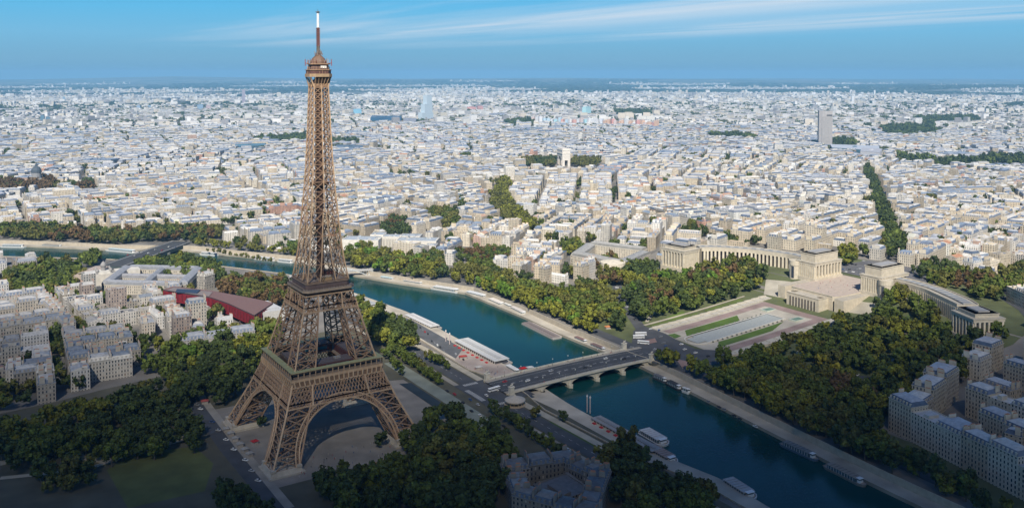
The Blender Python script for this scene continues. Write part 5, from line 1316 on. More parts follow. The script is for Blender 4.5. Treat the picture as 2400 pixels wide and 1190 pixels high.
slab([(868, 286), (940, 287), (942, 281), (872, 280)], 1, 30, (.03, .09, .16), (.05, .1, .16), 'long dark blue glass slab far off right of the tower', 'office_slab', 'building', 10)
slab([(945, 290), (975, 290), (976, 284), (946, 284)], 1, 24, (.22, .24, .28), (.3, .3, .32), 'grey slab next to the long dark blue glass slab', 'office_slab', 'building', 10)
slab([(785, 350), (855, 352), (858, 346), (790, 344)], 1, 16, (.06, .10, .14), (.12, .16, .2), 'long dark rail hall just right of the tower', 'rail_hall', 'building', 10)
slab([(548, 348), (620, 344), (624, 339), (552, 342)], 1, 14, (.07, .12, .16), (.10, .2, .26), 'long teal-roofed hall left of the tower', 'rail_hall', 'building', 10)
slab([(590, 356), (566, 357), (565, 350), (589, 349)], 1, 20, (.5, .48, .45), (.4, .4, .4), 'pale block at the end of the teal-roofed hall', 'office_building', 'building', 10)
# stepped glass courthouse tower
tx, ty = at(998, 282, 5); o = empty('glass_tower', (tx, ty, 0), .3); tag(o, 'pale blue glass tower rising in steps on the far city edge', 'tower')
for k, (w0, z0, z1) in enumerate(((90, -2, 50), (62, 50, 100), (40, 100, 150))): m = MB(); m.box(k * 7, 0, z0, w0, 34, z1 - z0, (.46, .54, .58)); m.box(k * 7, -17.2, z1 - 3, w0, .6, 3, (.5, .56, .6)); m.build('glass_block', M['plain'], o)
for (px, py, w0, h, c, lb) in ((571, 244, 26, 128, (.32, .28, .33), 'slim dark mauve tower far beyond the left part of the city'), (1998, 240, 26, 62, (.66, .66, .66), 'small white tower block far right near the horizon'), (1544, 232, 18, 70, (.6, .58, .56), 'slim pale tower in the middle distance near the horizon'), (2062, 268, 44, 44, (.5, .46, .44), 'pair of broad pale blocks right of the hotel tower top'),
                          (120, 240, 34, 46, (.55, .55, .52), 'pale block far left near the horizon'), (150, 240, 22, 54, (.22, .3, .38), 'blue-grey block beside the pale one far left'), (470, 260, 40, 48, (.2, .28, .36), 'left blue-grey twin block in the far city'), (488, 260, 30, 44, (.45, .36, .36), 'reddish grey block beside the blue-grey twin'),
                          (325, 258, 26, 36, (.25, .33, .42), 'left of two small blue-grey towers in the far left city'), (350, 258, 22, 36, (.25, .33, .42), 'right of two small blue-grey towers in the far left city'), (838, 272, 50, 46, (.2, .4, .52), 'blue glass cube right of the tower shaft'), (1105, 262, 60, 36, (.5, .26, .24), 'broad brick-red block on the far city edge'), (1125, 262, 40, 42, (.5, .28, .26), 'brick-red tower attached to the broad red block'), (1375, 272, 60, 60, (.4, .62, .64), 'pale turquoise glass block among coloured housing'),
                          (100, 290, 20, 46, (.10, .18, .24), 'left dark church dome tower far left'), (113, 292, 20, 42, (.10, .18, .24), 'right dark church tower far left'), (1165, 275, 90, 26, (.35, .38, .45), 'wide grey block right of the brick-red blocks')):
    x, y = at(px, py, 3); o = empty('tower_block', (x, y, 0), rng.uniform(-.5, .5)); m = MB(); m.box(0, 0, -4, w0, w0 * .5, h + 4, c); m.build('shaft', M['plain'], o); m = MB(); m.box(0, 0, h, w0 * .6, w0 * .3, 3, tuple(v * .8 for v in c)); m.box(0, 0, h, w0 * 1.02, w0 * .52, .8, c); m.build('roof', M['plain'], o); tag(o, lb, 'tower block')
x, y = at(387, 234, 5); o = empty('stadium', (x, y, 0)); m = MB(); m.lathe([(140, 0), (140, 22), (60, 20), (60, 5)], 0, 0, 0, 32, (.5, .5, .5)); m.build('stand', M['plain'], o); m = MB(); m.lathe([(165, 30), (165, 33), (70, 33), (70, 30)], 0, 0, 0, 32, (.66, .66, .64)); m.build('roof', M['plain'], o); tag(o, 'flat white disc of a stadium far left near the horizon', 'stadium')
# dark domed church on the left
x, y = at(86, 434, 2); o = empty('domed_basilica', (x, y, 0)); m = MB(); m.box(0, 0, 0, 26, 40, 20, (.3, .29, .27)); m.lathe([(11, 20), (11, 34)], 0, 0, 0, 16, (.26, .26, .26)); m.build('body', M['stone'], o); m = MB(); m.lathe([(12, 34), (11.5, 40), (8, 46), (3, 49), (2, 54), (0, 58)], 0, 0, 0, 16, (.07, .09, .11)); m.build('dome', M['plain'], o); tag(o, 'dark church with a large round dome above brown trees far left', 'church')
# bright coloured housing rows on the far side
cr_ = random.Random(5)
for k in range(34):
    px = 1250 + k * 8.8 + cr_.uniform(-2, 2); py = 291 + (k / 34) * 12; x, y = at(px, py, 2); c = cr_.choice(((.66, .66, .66), (.6, .62, .66), (.62, .36, .3), (.45, .58, .66), (.66, .6, .5), (.62, .5, .46), (.7, .7, .7), (.36, .56, .62)))
    if k > 18: c = cr_.choice((c, (.55, .3, .27), (.62, .42, .3)))
    h = cr_.uniform(30, 46); o = empty('housing_tower', (x, y, 0), cr_.uniform(-.3, .5)); m = MB(); m.box(0, 0, -2, 19, 15, h + 2, c, wall_uv=False); m.build('wall', M['plain'], o); m = MB(); m.box(0, 0, h, 19.6, 15.6, .7, (.6, .6, .6)); m.box(2, 0, h, 6, 5, 3, c); m.build('roof', M['plain'], o)
    tag(o, '%s housing tower in the bright far row, %s' % ('warm reddish' if c[0] > c[2] + .15 else 'pale', where(x, y, h)), 'housing tower', 'bright housing towers in the far city')
# ------------------------------------------------------------------ tree zones (pixel outlines of the crowns, taken at mid-crown height)
GR, GD, GY, OL, RU, YE, GL = 'green', 'dark green', 'yellow-green', 'olive', 'rusty brown', 'yellow', 'bright green'
ZONES = []
def zone(pts, desc, spacing, size, wts, up=9, world=False, kind='area', ground=None, far=False):
    P = pts if world else pxpoly(pts, up)
    ZONES.append((P, desc, spacing, size, wts, kind, far))
    if ground is not False and kind == 'area': NOCITY.append(P)
PARKW = {GR: 5, GD: 6, GY: 2, OL: 3, RU: .5, YE: .2}
zone([(345, 800), (430, 800), (500, 800), (600, 765), (628, 800), (612, 850), (590, 880), (520, 930), (470, 925), (440, 930), (380, 900)], 'in the park left of the tower', 11, 1.15, {GR: 5, GD: 4, GY: 3, GL: 1})
zone([(0, 1000), (60, 985), (110, 960), (240, 925), (370, 900), (430, 925), (468, 990), (475, 1035), (400, 1040), (270, 1075), (230, 1050), (110, 1060), (0, 1105)], 'in the dark lower left gardens', 9.5, 1.05, {GR: 4, GD: 8, GY: 1, OL: 1})
zone([(60, 1110), (130, 1070), (230, 1075), (215, 1110), (130, 1140)], 'beside the pale lawn at the lower left', 9, .9, {GD: 3, OL: 2})
zone([(955, 985), (1010, 965), (1055, 950), (1085, 985), (1140, 1010), (1220, 1050), (1235, 1085), (1180, 1100), (1160, 1190), (760, 1190), (735, 1110), (770, 1090), (860, 1095), (935, 1065)], 'in the dark grove right below the tower', 10, 1.1, {GR: 3, GD: 7, OL: 2})
zone([(500, 1190), (520, 1150), (600, 1160), (640, 1190)], 'at the bottom edge left of the near tower leg', 10, 1, {GD: 1})
zone([(870, 730), (915, 715), (960, 745), (975, 790), (960, 810), (905, 790), (880, 800), (850, 750)], 'on the near bank just right of the tower', 9, 1.15, {GR: 4, GY: 3, GD: 3})
zone([(975, 700 - 0), (990, 0)] if False else [(835, 690), (862, 705), (862, 735), (845, 740)], 'behind the right edge of the tower', 9, 1, {GR: 1, OL: 1})
zone([(1385, 1075), (1470, 1035), (1560, 1095), (1660, 1150), (1700, 1190), (1480, 1190)], 'on the near bank at the bottom of the photo', 10, 1.15, {GD: 3, OL: 3, GR: 2})
zone([(575, 770), (640, 745), (660, 760), (655, 790), (600, 800)], 'behind the left shoulder of the tower', 9, 1, {GR: 2, OL: 2})
zone([(500, 650), (600, 640), (680, 655), (690, 700), (600, 712), (560, 690), (515, 680)], 'in the garden between red museum and river', 9, 1.05, {RU: 4, GR: 4, OL: 3, GD: 2})
zone([(325, 610), (420, 598), (470, 610), (515, 620), (510, 645), (440, 642), (390, 640), (320, 630)], 'on the near bank right of the girder bridge', 9, 1.1, {GR: 5, GD: 3, GY: 1})
zone([(0, 640), (60, 625), (150, 612), (188, 620), (190, 645), (160, 672), (120, 690), (60, 690), (0, 668)], 'along the avenue at the left edge', 9.5, 1.15, {OL: 3, GR: 4, GD: 2}, far=True)
zone([(190, 600), (228, 596), (228, 612), (190, 612)], 'standing in front of the river at the far left', 8, 1.2, {GR: 1}, up=10)
zone([(245, 685), (310, 688), (312, 705), (250, 703)], 'in the courtyard left of the red museum', 8, .8, {OL: 1})
# far bank, upstream of the bridge
zone([(800, 590), (850, 575), (910, 590), (960, 600), (1010, 605), (1030, 625), (1000, 640), (900, 635), (820, 620)], 'on the far bank right behind the tower shaft', 10.5, 1.15, {GR: 3, GY: 4, GL: 2, OL: 2})
zone([(1060, 620), (1105, 605), (1160, 625), (1185, 640), (1215, 660), (1330, 675), (1400, 660), (1448, 690), (1462, 735), (1455, 765), (1380, 740), (1300, 700), (1180, 665), (1070, 650)], 'in the broad belt left of the garden avenue', 10.5, 1.15, {OL: 5, GR: 4, RU: .6, GY: 2, GD: 1})
zone([(1125, 645), (1190, 665), (1300, 705), (1380, 750), (1432, 785), (1435, 810), (1395, 805), (1300, 755), (1190, 700), (1120, 668)], 'in the riverside row above the bridge', 9.5, 1.1, {GR: 4, GY: 4, GL: 2, OL: 1})
zone([(1395, 620), (1440, 590), (1455, 640), (1445, 660), (1400, 650)], 'below the council palace', 10, 1.1, {OL: 2, RU: 2, GR: 2})
zone([(1070, 580), (1120, 572), (1200, 578), (1190, 600), (1140, 612), (1080, 600)], 'in the gardens behind the riverside houses', 9, .85, {GR: 3, RU: 3, GD: 2}, far=True)
zone([(1305, 560), (1355, 560), (1370, 580), (1320, 590)], 'left of the council palace', 9, .95, {GR: 2, GY: 2}, far=True)
# palace gardens left and right
zone([(1455, 615), (1545, 610), (1548, 640), (1600, 640), (1640, 612), (1750, 608), (1800, 640), (1770, 665), (1710, 690), (1640, 705), (1590, 728), (1520, 748), (1488, 730), (1462, 690)], 'in the palace gardens left of the fountain', 10.5, 1.15, {GR: 5, GD: 4, GY: 3, RU: 1.1, OL: 2, GL: 1.5})
zone([(1665, 852), (1705, 842), (1760, 822), (1800, 812), (1840, 792), (1885, 772), (1960, 752), (2045, 735), (2060, 680), (2110, 670), (2130, 690), (2200, 740), (2225, 790), (2300, 800), (2260, 880), (2200, 905), (2150, 930), (2070, 965), (1950, 960), (1830, 900), (1720, 880)], 'in the palace gardens right of the fountain', 10.5, 1.15, {GR: 6, GD: 4, GY: 3, RU: .4, OL: 2.5, YE: .3})
zone([(1530, 832), (1560, 818), (1620, 852), (1668, 862), (1720, 880), (1830, 905), (1950, 965), (2060, 970), (2075, 1040), (2150, 1080), (2280, 1135), (2400, 1185), (2400, 1190), (2200, 1190), (2100, 1130), (1950, 1060), (1850, 1005), (1740, 945), (1640, 890)], 'in the riverside rows below the bridge', 9.5, 1.15, {GR: 4, GY: 3, OL: 3, GD: 2})
zone([(2225, 830), (2270, 800), (2290, 760), (2340, 750), (2350, 775), (2290, 810)], 'between palace end pavilion and right houses', 9, 1, {GD: 2, GR: 1})
zone([(1968, 575), (2005, 572), (2010, 605), (1970, 612)], 'behind the gap between the palace pavilions', 9, 1, {GY: 2, GR: 1}, far=True)
zone([(2140, 625), (2170, 610), (2230, 622), (2330, 640), (2400, 615), (2400, 665), (2340, 690), (2300, 690), (2240, 660), (2200, 680), (2180, 650)], 'behind the right palace wing', 10, 1.05, {GR: 3, OL: 3, RU: 2, GD: 2}, far=True)
# top left quays and far clumps
zone([(0, 525), (140, 533), (300, 540), (420, 532), (520, 530), (525, 548), (420, 552), (230, 562), (0, 553)], 'along the far quay at the left', 9.5, 1.15, {RU: 3, OL: 4, GR: 2, GD: 3}, far=True)
zone([(455, 565), (520, 572), (690, 590), (695, 602), (600, 592), (450, 578)], 'in the low row on the far quay left of the tower', 8, .8, {GY: 3, OL: 2}, up=5, far=True)
zone([(650, 590), (692, 572), (694, 600), (660, 608)], 'large at the left edge of the tower shaft', 9, 1.2, {GR: 1, GL: 1}, far=True)
zone([(0, 425), (60, 428), (110, 418), (140, 432), (130, 440), (0, 450)], 'brown far off at the left edge', 12, 1.4, {RU: 5, OL: 1}, far=True)
zone([(168, 440), (215, 420), (222, 435), (205, 452)], 'dark clump far left beside the brown trees', 12, 1.4, {RU: 1, GD: 1}, far=True)
zone([(890, 535), (925, 505), (950, 510), (955, 545), (905, 545)], 'dark clump beside the far museum', 10, 1.2, {RU: 2, GD: 3}, far=True)
zone([(1005, 495), (1050, 490), (1075, 510), (1060, 540), (1040, 545), (1045, 515), (1010, 512)], 'clump beyond the riverside palace', 10, 1.2, {GR: 2, OL: 3}, far=True)
zone([(1172, 428), (1200, 422), (1190, 455), (1204, 488), (1256, 528), (1240, 548), (1198, 526), (1160, 492), (1150, 460)], 'in the tree-lined avenue climbing to the arch', 10, 1.35, {OL: 3, GY: 3}, up=7, far=True)
zone([(2025, 388), (2040, 385), (2062, 440), (2085, 500), (2118, 560), (2128, 605), (2085, 605), (2072, 540), (2050, 470)], 'in the long dark avenue behind the palace', 12, 1.15, {GD: 5, GR: 2}, up=7, far=True)
zone([(1222, 375), (1270, 370), (1302, 374), (1302, 386), (1230, 387)], 'left of the triumphal arch', 13, 1.3, {OL: 2, GD: 2}, far=True)
zone([(1342, 374), (1400, 374), (1405, 384), (1342, 386)], 'right of the triumphal arch', 13, 1.3, {OL: 3}, far=True)
for z_ in ([(590, 328), (715, 322), (718, 334), (640, 336)], [(772, 333), (850, 332), (850, 338), (772, 339)], [(1180, 290), (1240, 282), (1250, 290), (1200, 296)], [(2150, 278), (2290, 276), (2296, 288), (2170, 290)],
           [(2060, 300), (2190, 296), (2190, 316), (2080, 320)], [(1950, 332), (2010, 338), (2010, 346), (1952, 346)], [(2190, 380), (2400, 375), (2400, 388), (2200, 392)], [(1440, 262), (1520, 262), (1530, 272), (1450, 272)], [(1660, 318), (1770, 322), (1770, 328), (1668, 326)], [(2110, 372), (2180, 376), (2186, 384), (2100, 380)]):
    zone(z_, 'in a far city park', 22, 2.0, {GD: 4, GR: 2}, up=6, far=True)
ROWS = []
zone([(392, -258), (402, -262), (382, -390), (366, -390)], 'in the courts of the right apartment blocks', 12, .75, {GR: 2, GD: 2}, world=True, ground=False)
zone([(425, -265), (433, -265), (415, -380), (402, -380)], 'in the inner courts of the right blocks', 13, .7, {GR: 2, OL: 1}, world=True, ground=False)
def trow(pts, sp, size, wts, desc, up=4, wd=0):
    P = [gat(a, b, up)[:2] for a, b in pts]; ROWS.append((P, sp, size, wts, desc))
trow([(905, 800), (960, 838), (1030, 888)], 6, .7, {OL: 2, GR: 3}, 'in the clipped row between road and quay')
trow([(912, 812), (965, 850), (1035, 896)], 6, .7, {GR: 3, GD: 1}, 'in the second clipped row between road and quay')
trow([(1150, 955), (1200, 985), (1260, 1025), (1320, 1062)], 6.5, .72, {GD: 3, GR: 2}, 'in the clipped row below the bridge junction')
trow([(1000, 832), (1025, 848), (1055, 860)], 7, .75, {OL: 2, GR: 1}, 'on the pale strip behind the quay road')
trow([(900, 825), (930, 855), (945, 875)], 9, .7, {GD: 1, GR: 1}, 'on the greenish forecourt beside the tower')
trow([(1248, 968), (1262, 975)], 12, 1.0, {OL: 1}, 'alone on the quay below the merry-go-round')
trow([(1310, 970), (1330, 985)], 8, .6, {GD: 1}, 'on the pale quay beside the red-trimmed barge')
trow([(605, 985), (622, 992)], 9, .7, {GD: 1}, 'under the left arch of the tower')
trow([(880, 1035), (905, 1038)], 8, .8, {GD: 1}, 'beside the earth bed in front of the tower arch')
trow([(130, 750), (160, 752)], 8, 1.0, {YE: 1}, 'yellow among the roofs at the left')
trow([(480, 585), (560, 598), (640, 612)], 12, .6, {OL: 1}, 'on the far quay wall left of the tower')
# ------------------------------------------------------------------ city fabric
CREAM = [(.60, .52, .39), (.64, .57, .45), (.66, .62, .54), (.54, .46, .34), (.60, .54, .43), (.70, .67, .61)]
ZINC = [(.42, .43, .45), (.52, .52, .51), (.62, .60, .55), (.56, .54, .50), (.40, .39, .37), (.22, .27, .34), (.62, .59, .53)]
SLATE = [(.09, .12, .17), (.13, .16, .22), (.18, .20, .24)]
NB = []
def mk_nb():
    NB.clear()
    for P in NOCITY: NB.append((min(p[0] for p in P), max(p[0] for p in P), min(p[1] for p in P), max(p[1] for p in P), P))
NOCITY.append([(362, -226), (492, -210), (560, -190), (600, -212), (690, -214), (700, -420), (300, -420)])
mk_nb()
def free(x, y):
    d = x - xF(y)
    if -3000 < x and d < 0:
        if x > xN(y) - quayL(y) - (22 if y < 330 else 62): return False
        if x > 118 and y < 330: return False
    elif d < 34: return False
    if x < 176 and y < 178: return False
    for a, b, c, e, P in NB:
        if a <= x <= b and c <= y <= e and inpoly(x, y, P): return False
    return True
def qin(P, d):
    """inset of a parallelogram"""
    (x0, y0), (x1, y1), (x2, y2), (x3, y3) = P
    l1 = math.hypot(x1 - x0, y1 - y0); l2 = math.hypot(x3 - x0, y3 - y0); d1, d2 = min(d, l1 * .46) / l1, min(d, l2 * .46) / l2
    f = lambda u, v: (x0 + (x1 - x0) * u + (x3 - x0) * v, y0 + (y1 - y0) * u + (y3 - y0) * v)
    return [f(d1, d2), f(1 - d1, d2), f(1 - d1, 1 - d2), f(d1, 1 - d2)]
def house(P, zb, h, st, r, MW, MR, MC, mi=(0, 0, 0), detail=2):
    wc = st[0]; rc = st[1]; kind = st[2]; zt = zb + h
    if kind == 'flat':
        MW.prism(P, zb - 2, zt + (.8 if detail > 1 else 0), wc, top=detail < 2, wall_uv=True, m=mi[0], topcol=rc, mt=mi[1])
        if detail > 1:
            I = qin(P, .4); MR.face([(p[0], p[1], zt) for p in P], rc, None, mi[1])
            n = 4
            for i in range(4):
                a, b, c, d = P[i], P[(i + 1) % 4], I[(i + 1) % 4], I[i]; MW.face([(*a, zt + .8), (*b, zt + .8), (*c, zt + .8), (*d, zt + .8)], wc, None, mi[0]); MW.face([(*d, zt), (*c, zt), (*c, zt + .8), (*d, zt + .8)][::-1], wc, None, mi[0])
        I = qin(P, 3.2); u = r.uniform(.1, .6)
        a = (I[0][0] + (I[1][0] - I[0][0]) * u, I[0][1] + (I[1][1] - I[0][1]) * u); b = (I[0][0] + (I[1][0] - I[0][0]) * (u + .3), I[0][1] + (I[1][1] - I[0][1]) * (u + .3)); dx, dy = (I[3][0] - I[0][0]) * .8, (I[3][1] - I[0][1]) * .8
        MC.prism([a, b, (b[0] + dx, b[1] + dy), (a[0] + dx, a[1] + dy)], zt, zt + r.uniform(1.5, 3.2), wc, m=mi[2], topcol=rc)
        return
    MW.prism(P, zb - 2, zt, wc, top=False, wall_uv=True, m=mi[0])
    if kind == 'mansard':
        I1 = qin(P, 1.5); I2 = qin(P, 5.0); ph = 3.0
        MR.prism(P, zt, zt + ph, st[3], ring2=I1, top=False, m=mi[1]); MR.prism(I1, zt + ph, zt + ph + 1.2, rc, ring2=I2, m=mi[1]); top = zt + ph + 1.2
        if detail > 1:
            c = qin(P, -.35); MW.prism(c, zt - .5, zt, tuple(v * 1.02 for v in wc), bottom=True, m=mi[0])
            for (a, b) in ((P[0], P[1]), (P[2], P[3])):
                l = math.hypot(b[0] - a[0], b[1] - a[1]); n = int(l / 3.2); ex, ey = (b[0] - a[0]) / l, (b[1] - a[1]) / l
                for k in range(n):
                    t = (k + .5) / n * l; x, y = a[0] + ex * t - ey * .75, a[1] + ey * t + ex * .75; MR.box(x, y, zt + .3, 1.3, 1.3, 1.9, tuple(min(1, v * 1.05) for v in wc), rz=math.atan2(ey, ex), m=mi[1], bottom=False)
    else:
        (x0, y0), (x1, y1), (x2, y2), (x3, y3) = P; e = 2.4
        m0 = ((x0 + x3) / 2, (y0 + y3) / 2); m1 = ((x1 + x2) / 2, (y1 + y2) / 2); top = zt + e
        MR.face([(x0, y0, zt), (x1, y1, zt), (*m1, top), (*m0, top)], rc, None, mi[1]); MR.face([(x2, y2, zt), (x3, y3, zt), (*m0, top), (*m1, top)], rc, None, mi[1])
        MW.face([(x1, y1, zt), (x2, y2, zt), (*m1, top)], wc, None, mi[0]); MW.face([(x3, y3, zt), (x0, y0, zt), (*m0, top)], wc, None, mi[0])
    if detail > 0:
        wl = tuple(min(.72, v * 1.08) for v in wc); po = (.42, .20, .12)
        for k, (a, b) in enumerate(((P[0], P[3]), (P[1], P[2]))):
            if k == 1 and detail < 2: break
            s = .35 if k == 0 else -.35; l1 = math.hypot(P[1][0] - P[0][0], P[1][1] - P[0][1]); ex, ey = (P[1][0] - P[0][0]) / l1 * s, (P[1][1] - P[0][1]) / l1 * s
            for (t0, t1) in ((.12, .42), (.58, .88)) if detail > 1 else ((.15, .8),):
                if r.random() < .2: continue
                p, q = lerp2(a, b, t0), lerp2(a, b, t1); ring = [p, (p[0] + 2 * ex, p[1] + 2 * ey), (q[0] + 2 * ex, q[1] + 2 * ey), q]
                if k == 1: ring = ring[::-1]
                hh = top + r.uniform(.6, 2.2); MC.prism(ring, zt + .5, hh, wl, m=mi[2], topcol=po if detail < 2 else wl)
                if detail > 1:
                    g = [lerp2(p, q, .12), lerp2(p, q, .88)]; rg = [(g[0][0] + ex * .4, g[0][1] + ey * .4), (g[0][0] + ex * 1.5, g[0][1] + ey * 1.5), (g[1][0] + ex * 1.5, g[1][1] + ey * 1.5), (g[1][0] + ex * .4, g[1][1] + ey * .4)]
                    if k == 1: rg = rg[::-1]
                    MC.prism(rg, hh, hh + .6, po, m=mi[2])
def rstyle(r):
    k = r.random(); wc = r.choice(CREAM)
    if r.random() < .055: wc = r.choice(((.5, .30, .22), (.55, .38, .3), (.48, .34, .26)))
    j = r.uniform(.72, 1.12); wc = tuple(min(.75, v * j) for v in wc)
    if k < .56: return (wc, r.choice(ZINC), 'mansard', r.choice(SLATE) if r.random() < .6 else tuple(v * .8 for v in r.choice(ZINC)))
    if k < .78: return (wc, r.choice(ZINC) if r.random() < .87 else r.choice(((.42, .22, .13), (.5, .32, .22))), 'gable', None)
    return (wc, r.choice(((.45, .43, .40), (.60, .57, .52), (.26, .26, .27), (.50, .46, .40), (.40, .32, .26), (.10, .14, .19))), 'flat', None)
WED = math.radians(33.5)
def inview(x, y, extra=0.0):
    dx, dy = x - CAM[0], y - CAM[1]; d = math.hypot(dx, dy)
    if d < 250: return False
    a = math.atan2(dy, dx) - YAW; a = (a + math.pi) % (2 * math.pi) - math.pi
    return abs(a) < WED + extra
def seedfield(S, salt):
    cache = {}
    def seed(i, j):
        if (i, j) not in cache:
            r = random.Random((i * 73856093) ^ (j * 19349663) ^ salt)
            x, y = (i + r.uniform(.2, .8)) * S, (j + r.uniform(.2, .8)) * S
            ang = r.uniform(-.75, .75)
            if x < xN(y): ang = r.uniform(-.06, .10) if math.hypot(x, y - 300) < 700 else ang
            elif math.hypot(x - 700, y) < 500: ang = r.uniform(-.2, .3)
            cache[(i, j)] = (x, y, ang, r.uniform(58, 105), r.uniform(42, 66), i, j)
        return cache[(i, j)]
    def near(x, y):
        i, j = math.floor(x / S), math.floor(y / S); b = None
        for a in (-1, 0, 1):
            for c in (-1, 0, 1):
                s = seed(i + a, j + c); d = (s[0] - x) ** 2 + (s[1] - y) ** 2
                if b is None or d < b[0]: b = (d, s)
        return b[1]
    return seed, near
LOTS = []      # (P, zb, h, style, dist)
seed, near = seedfield(360, 99)
cr2 = random.Random(21); RMAX = 4600
for i in range(-16, 16):
    for j in range(-3, 15):
        s = seed(i, j)
        if math.hypot(s[0] - CAM[0], s[1] - CAM[1]) > RMAX + 300 or not inview(s[0], s[1], .35): continue
        r = random.Random(i * 1009 + j); ca, sa = math.cos(s[2]), math.sin(s[2]); bw, bd = s[3], s[4]; st_ = 12.5
        tw = lambda u, v: (s[0] + ca * u - sa * v, s[1] + sa * u + ca * v)
        for bi in range(-5, 6):
            for bj in range(-7, 8):
                u0, v0 = bi * (bw + st_), bj * (bd + st_)
                c = tw(u0 + bw / 2, v0 + bd / 2)
                if math.hypot(c[0] - s[0], c[1] - s[1]) > 420: continue
                dist = math.hypot(c[0] - CAM[0], c[1] - CAM[1])
                if not inview(*c) or dist > RMAX: continue
                base_h = r.uniform(14.5, 20.5); dep = r.uniform(12.5, 15.5); far_ = dist > 1900
                rows = []; uni = r.random() < .38; us_ = rstyle(r); uc = us_[0]; ur = r.choice(ZINC); usl = r.choice(SLATE)
                def unify(s_): j = r.uniform(.94, 1.05); return (tuple(min(.75, v * j) for v in uc), tuple(v * j for v in ur), 'mansard', usl)
                def cut(a, b, mn, mx_):
                    o = [a]
                    while b - o[-1] > mx_ * 1.3: o.append(o[-1] + r.uniform(mn, mx_))
                    o.append(b); return o
                mn, mx_ = (12, 22) if not far_ else (14, 30)
                for (va, vb) in ((0, dep), (bd - dep, bd)):
                    cs = cut(0, bw, mn, mx_); rows += [(cs[k], va, cs[k + 1], vb, 1) for k in range(len(cs) - 1)]
                for (ua, ub) in ((0, dep), (bw - dep, bw)):
                    cs = cut(dep, bd - dep, mn, mx_)
                    rows += [(ua, cs[k], ub, cs[k + 1], 1) for k in range(len(cs) - 1) if cs[k + 1] - cs[k] > 5]
                q = dep
                while q < bw - dep - 9:
                    wq_ = r.uniform(6, 10)
                    if r.random() < .55 and bd > dep * 2 + 6: rows.append((q + 2, dep, min(q + 2 + wq_, bw - dep), bd - dep, 0))
                    q += wq_ + r.uniform(4, 9)
                for (ua, va, ub, vb, full) in rows:
                    if r.random() < .05: continue
                    P = [tw(u0 + ua, v0 + va), tw(u0 + ub, v0 + va), tw(u0 + ub, v0 + vb), tw(u0 + ua, v0 + vb)]
                    if any(near(*p) is not s for p in P): continue
                    if not all(free(*p) for p in P): continue
                    if ub - ua < vb - va: P = P[1:] + P[:1]
                    m_ = ((P[0][0] + P[2][0]) / 2, (P[0][1] + P[2][1]) / 2); zb = H(*m_)
                    h = (base_h + (r.uniform(-.5, .8) if uni else r.uniform(-5, 3.5))) if full else r.uniform(4, 15)
                    if r.random() < .035: h += r.uniform(5, 14)
                    left_ = m_[0] < xN(m_[1]) and dist < 1500
                    LOTS.append((P, zb, h, (unify(rstyle(r)) if full and uni else rstyle(r)), math.hypot(m_[0] - CAM[0], m_[1] - CAM[1]), m_))
# hand-placed rows of houses that the photo shows large
def hrow(pts, dep, h, n, col=None, roof=None, kind='mansard', up=0):
    P = [gat(a, b, up)[:2] for a, b in pts]; r = random.Random(len(LOTS))
    for i in range(len(P) - 1):
        a, b = P[i], P[i + 1]; l = math.hypot(b[0] - a[0], b[1] - a[1]); nx, ny = -(b[1] - a[1]) / l, (b[0] - a[0]) / l
        k_ = max(1, round(l / n))
        for k in range(k_):
            p, q = lerp2(a, b, k / k_), lerp2(a, b, (k + 1) / k_); Q = [p, q, (q[0] + nx * dep, q[1] + ny * dep), (p[0] + nx * dep, p[1] + ny * dep)]
            m_ = ((Q[0][0] + Q[2][0]) / 2, (Q[0][1] + Q[2][1]) / 2); s = rstyle(r)
            s = (col or s[0], roof or s[1], kind, s[3] or SLATE[1]); LOTS.append((Q, H(*m_), h + r.uniform(-1.5, 1.5), s, math.hypot(m_[0] - CAM[0], m_[1] - CAM[1]) * .8, m_))
def wrow(a, b, dep, h, n, kind='mansard', cols=None):
    l = math.hypot(b[0] - a[0], b[1] - a[1]); nx, ny = -(b[1] - a[1]) / l, (b[0] - a[0]) / l; r = random.Random(int(a[0] * 3 - a[1] * 5)); k_ = max(1, round(l / n))
    for k in range(k_):
        if r.random() < .10: continue
        dep = dep * r.uniform(.85, 1.18) if dep < 20 else 14
        p, q = lerp2(a, b, k / k_), lerp2(a, b, (k + 1) / k_); Q = [p, q, (q[0] + nx * dep, q[1] + ny * dep), (p[0] + nx * dep, p[1] + ny * dep)]
        m_ = ((Q[0][0] + Q[2][0]) / 2, (Q[0][1] + Q[2][1]) / 2); s = rstyle(r); kd = kind if r.random() < .75 else 'flat'
        w0 = r.choice(((.50, .43, .32), (.54, .47, .36), (.46, .39, .29), (.58, .53, .44)))
        LOTS.append((Q, min(H(*p) for p in Q), h + r.uniform(-5, 3.5), (w0, r.choice(ZINC[:4]), kd, r.choice(SLATE)), math.hypot(m_[0] - CAM[0], m_[1] - CAM[1]) * .8, m_))
wrow((368, -240), (330, -395), 16, 25, 22); wrow((384, -256), (490, -236), 14, 24, 24)
wrow((404, -272), (376, -395), 14, 22, 20); wrow((436, -262), (418, -395), 15, 21, 19)
wrow((476, -254), (462, -395), 14, 20, 22); wrow((512, -232), (600, -226), 15, 22, 22); wrow((516, -250), (506, -395), 15, 24, 18); wrow((556, -246), (552, -330), 16, 28, 28, 'flat'); wrow((596, -248), (592, -330), 14, 22, 20); wrow((640, -226), (690, -222), 14, 20, 22)
wrow((738, -128), (690, -205), 14, 20, 16); wrow((388, -330), (520, -312), 11, 18, 24)
hrow([(425, 838), (598, 812)], 17, 16, 24, (.50, .47, .42), (.38, .41, .46))
def inlots(P): return lambda l: not inpoly(l[5][0], l[5][1], P)
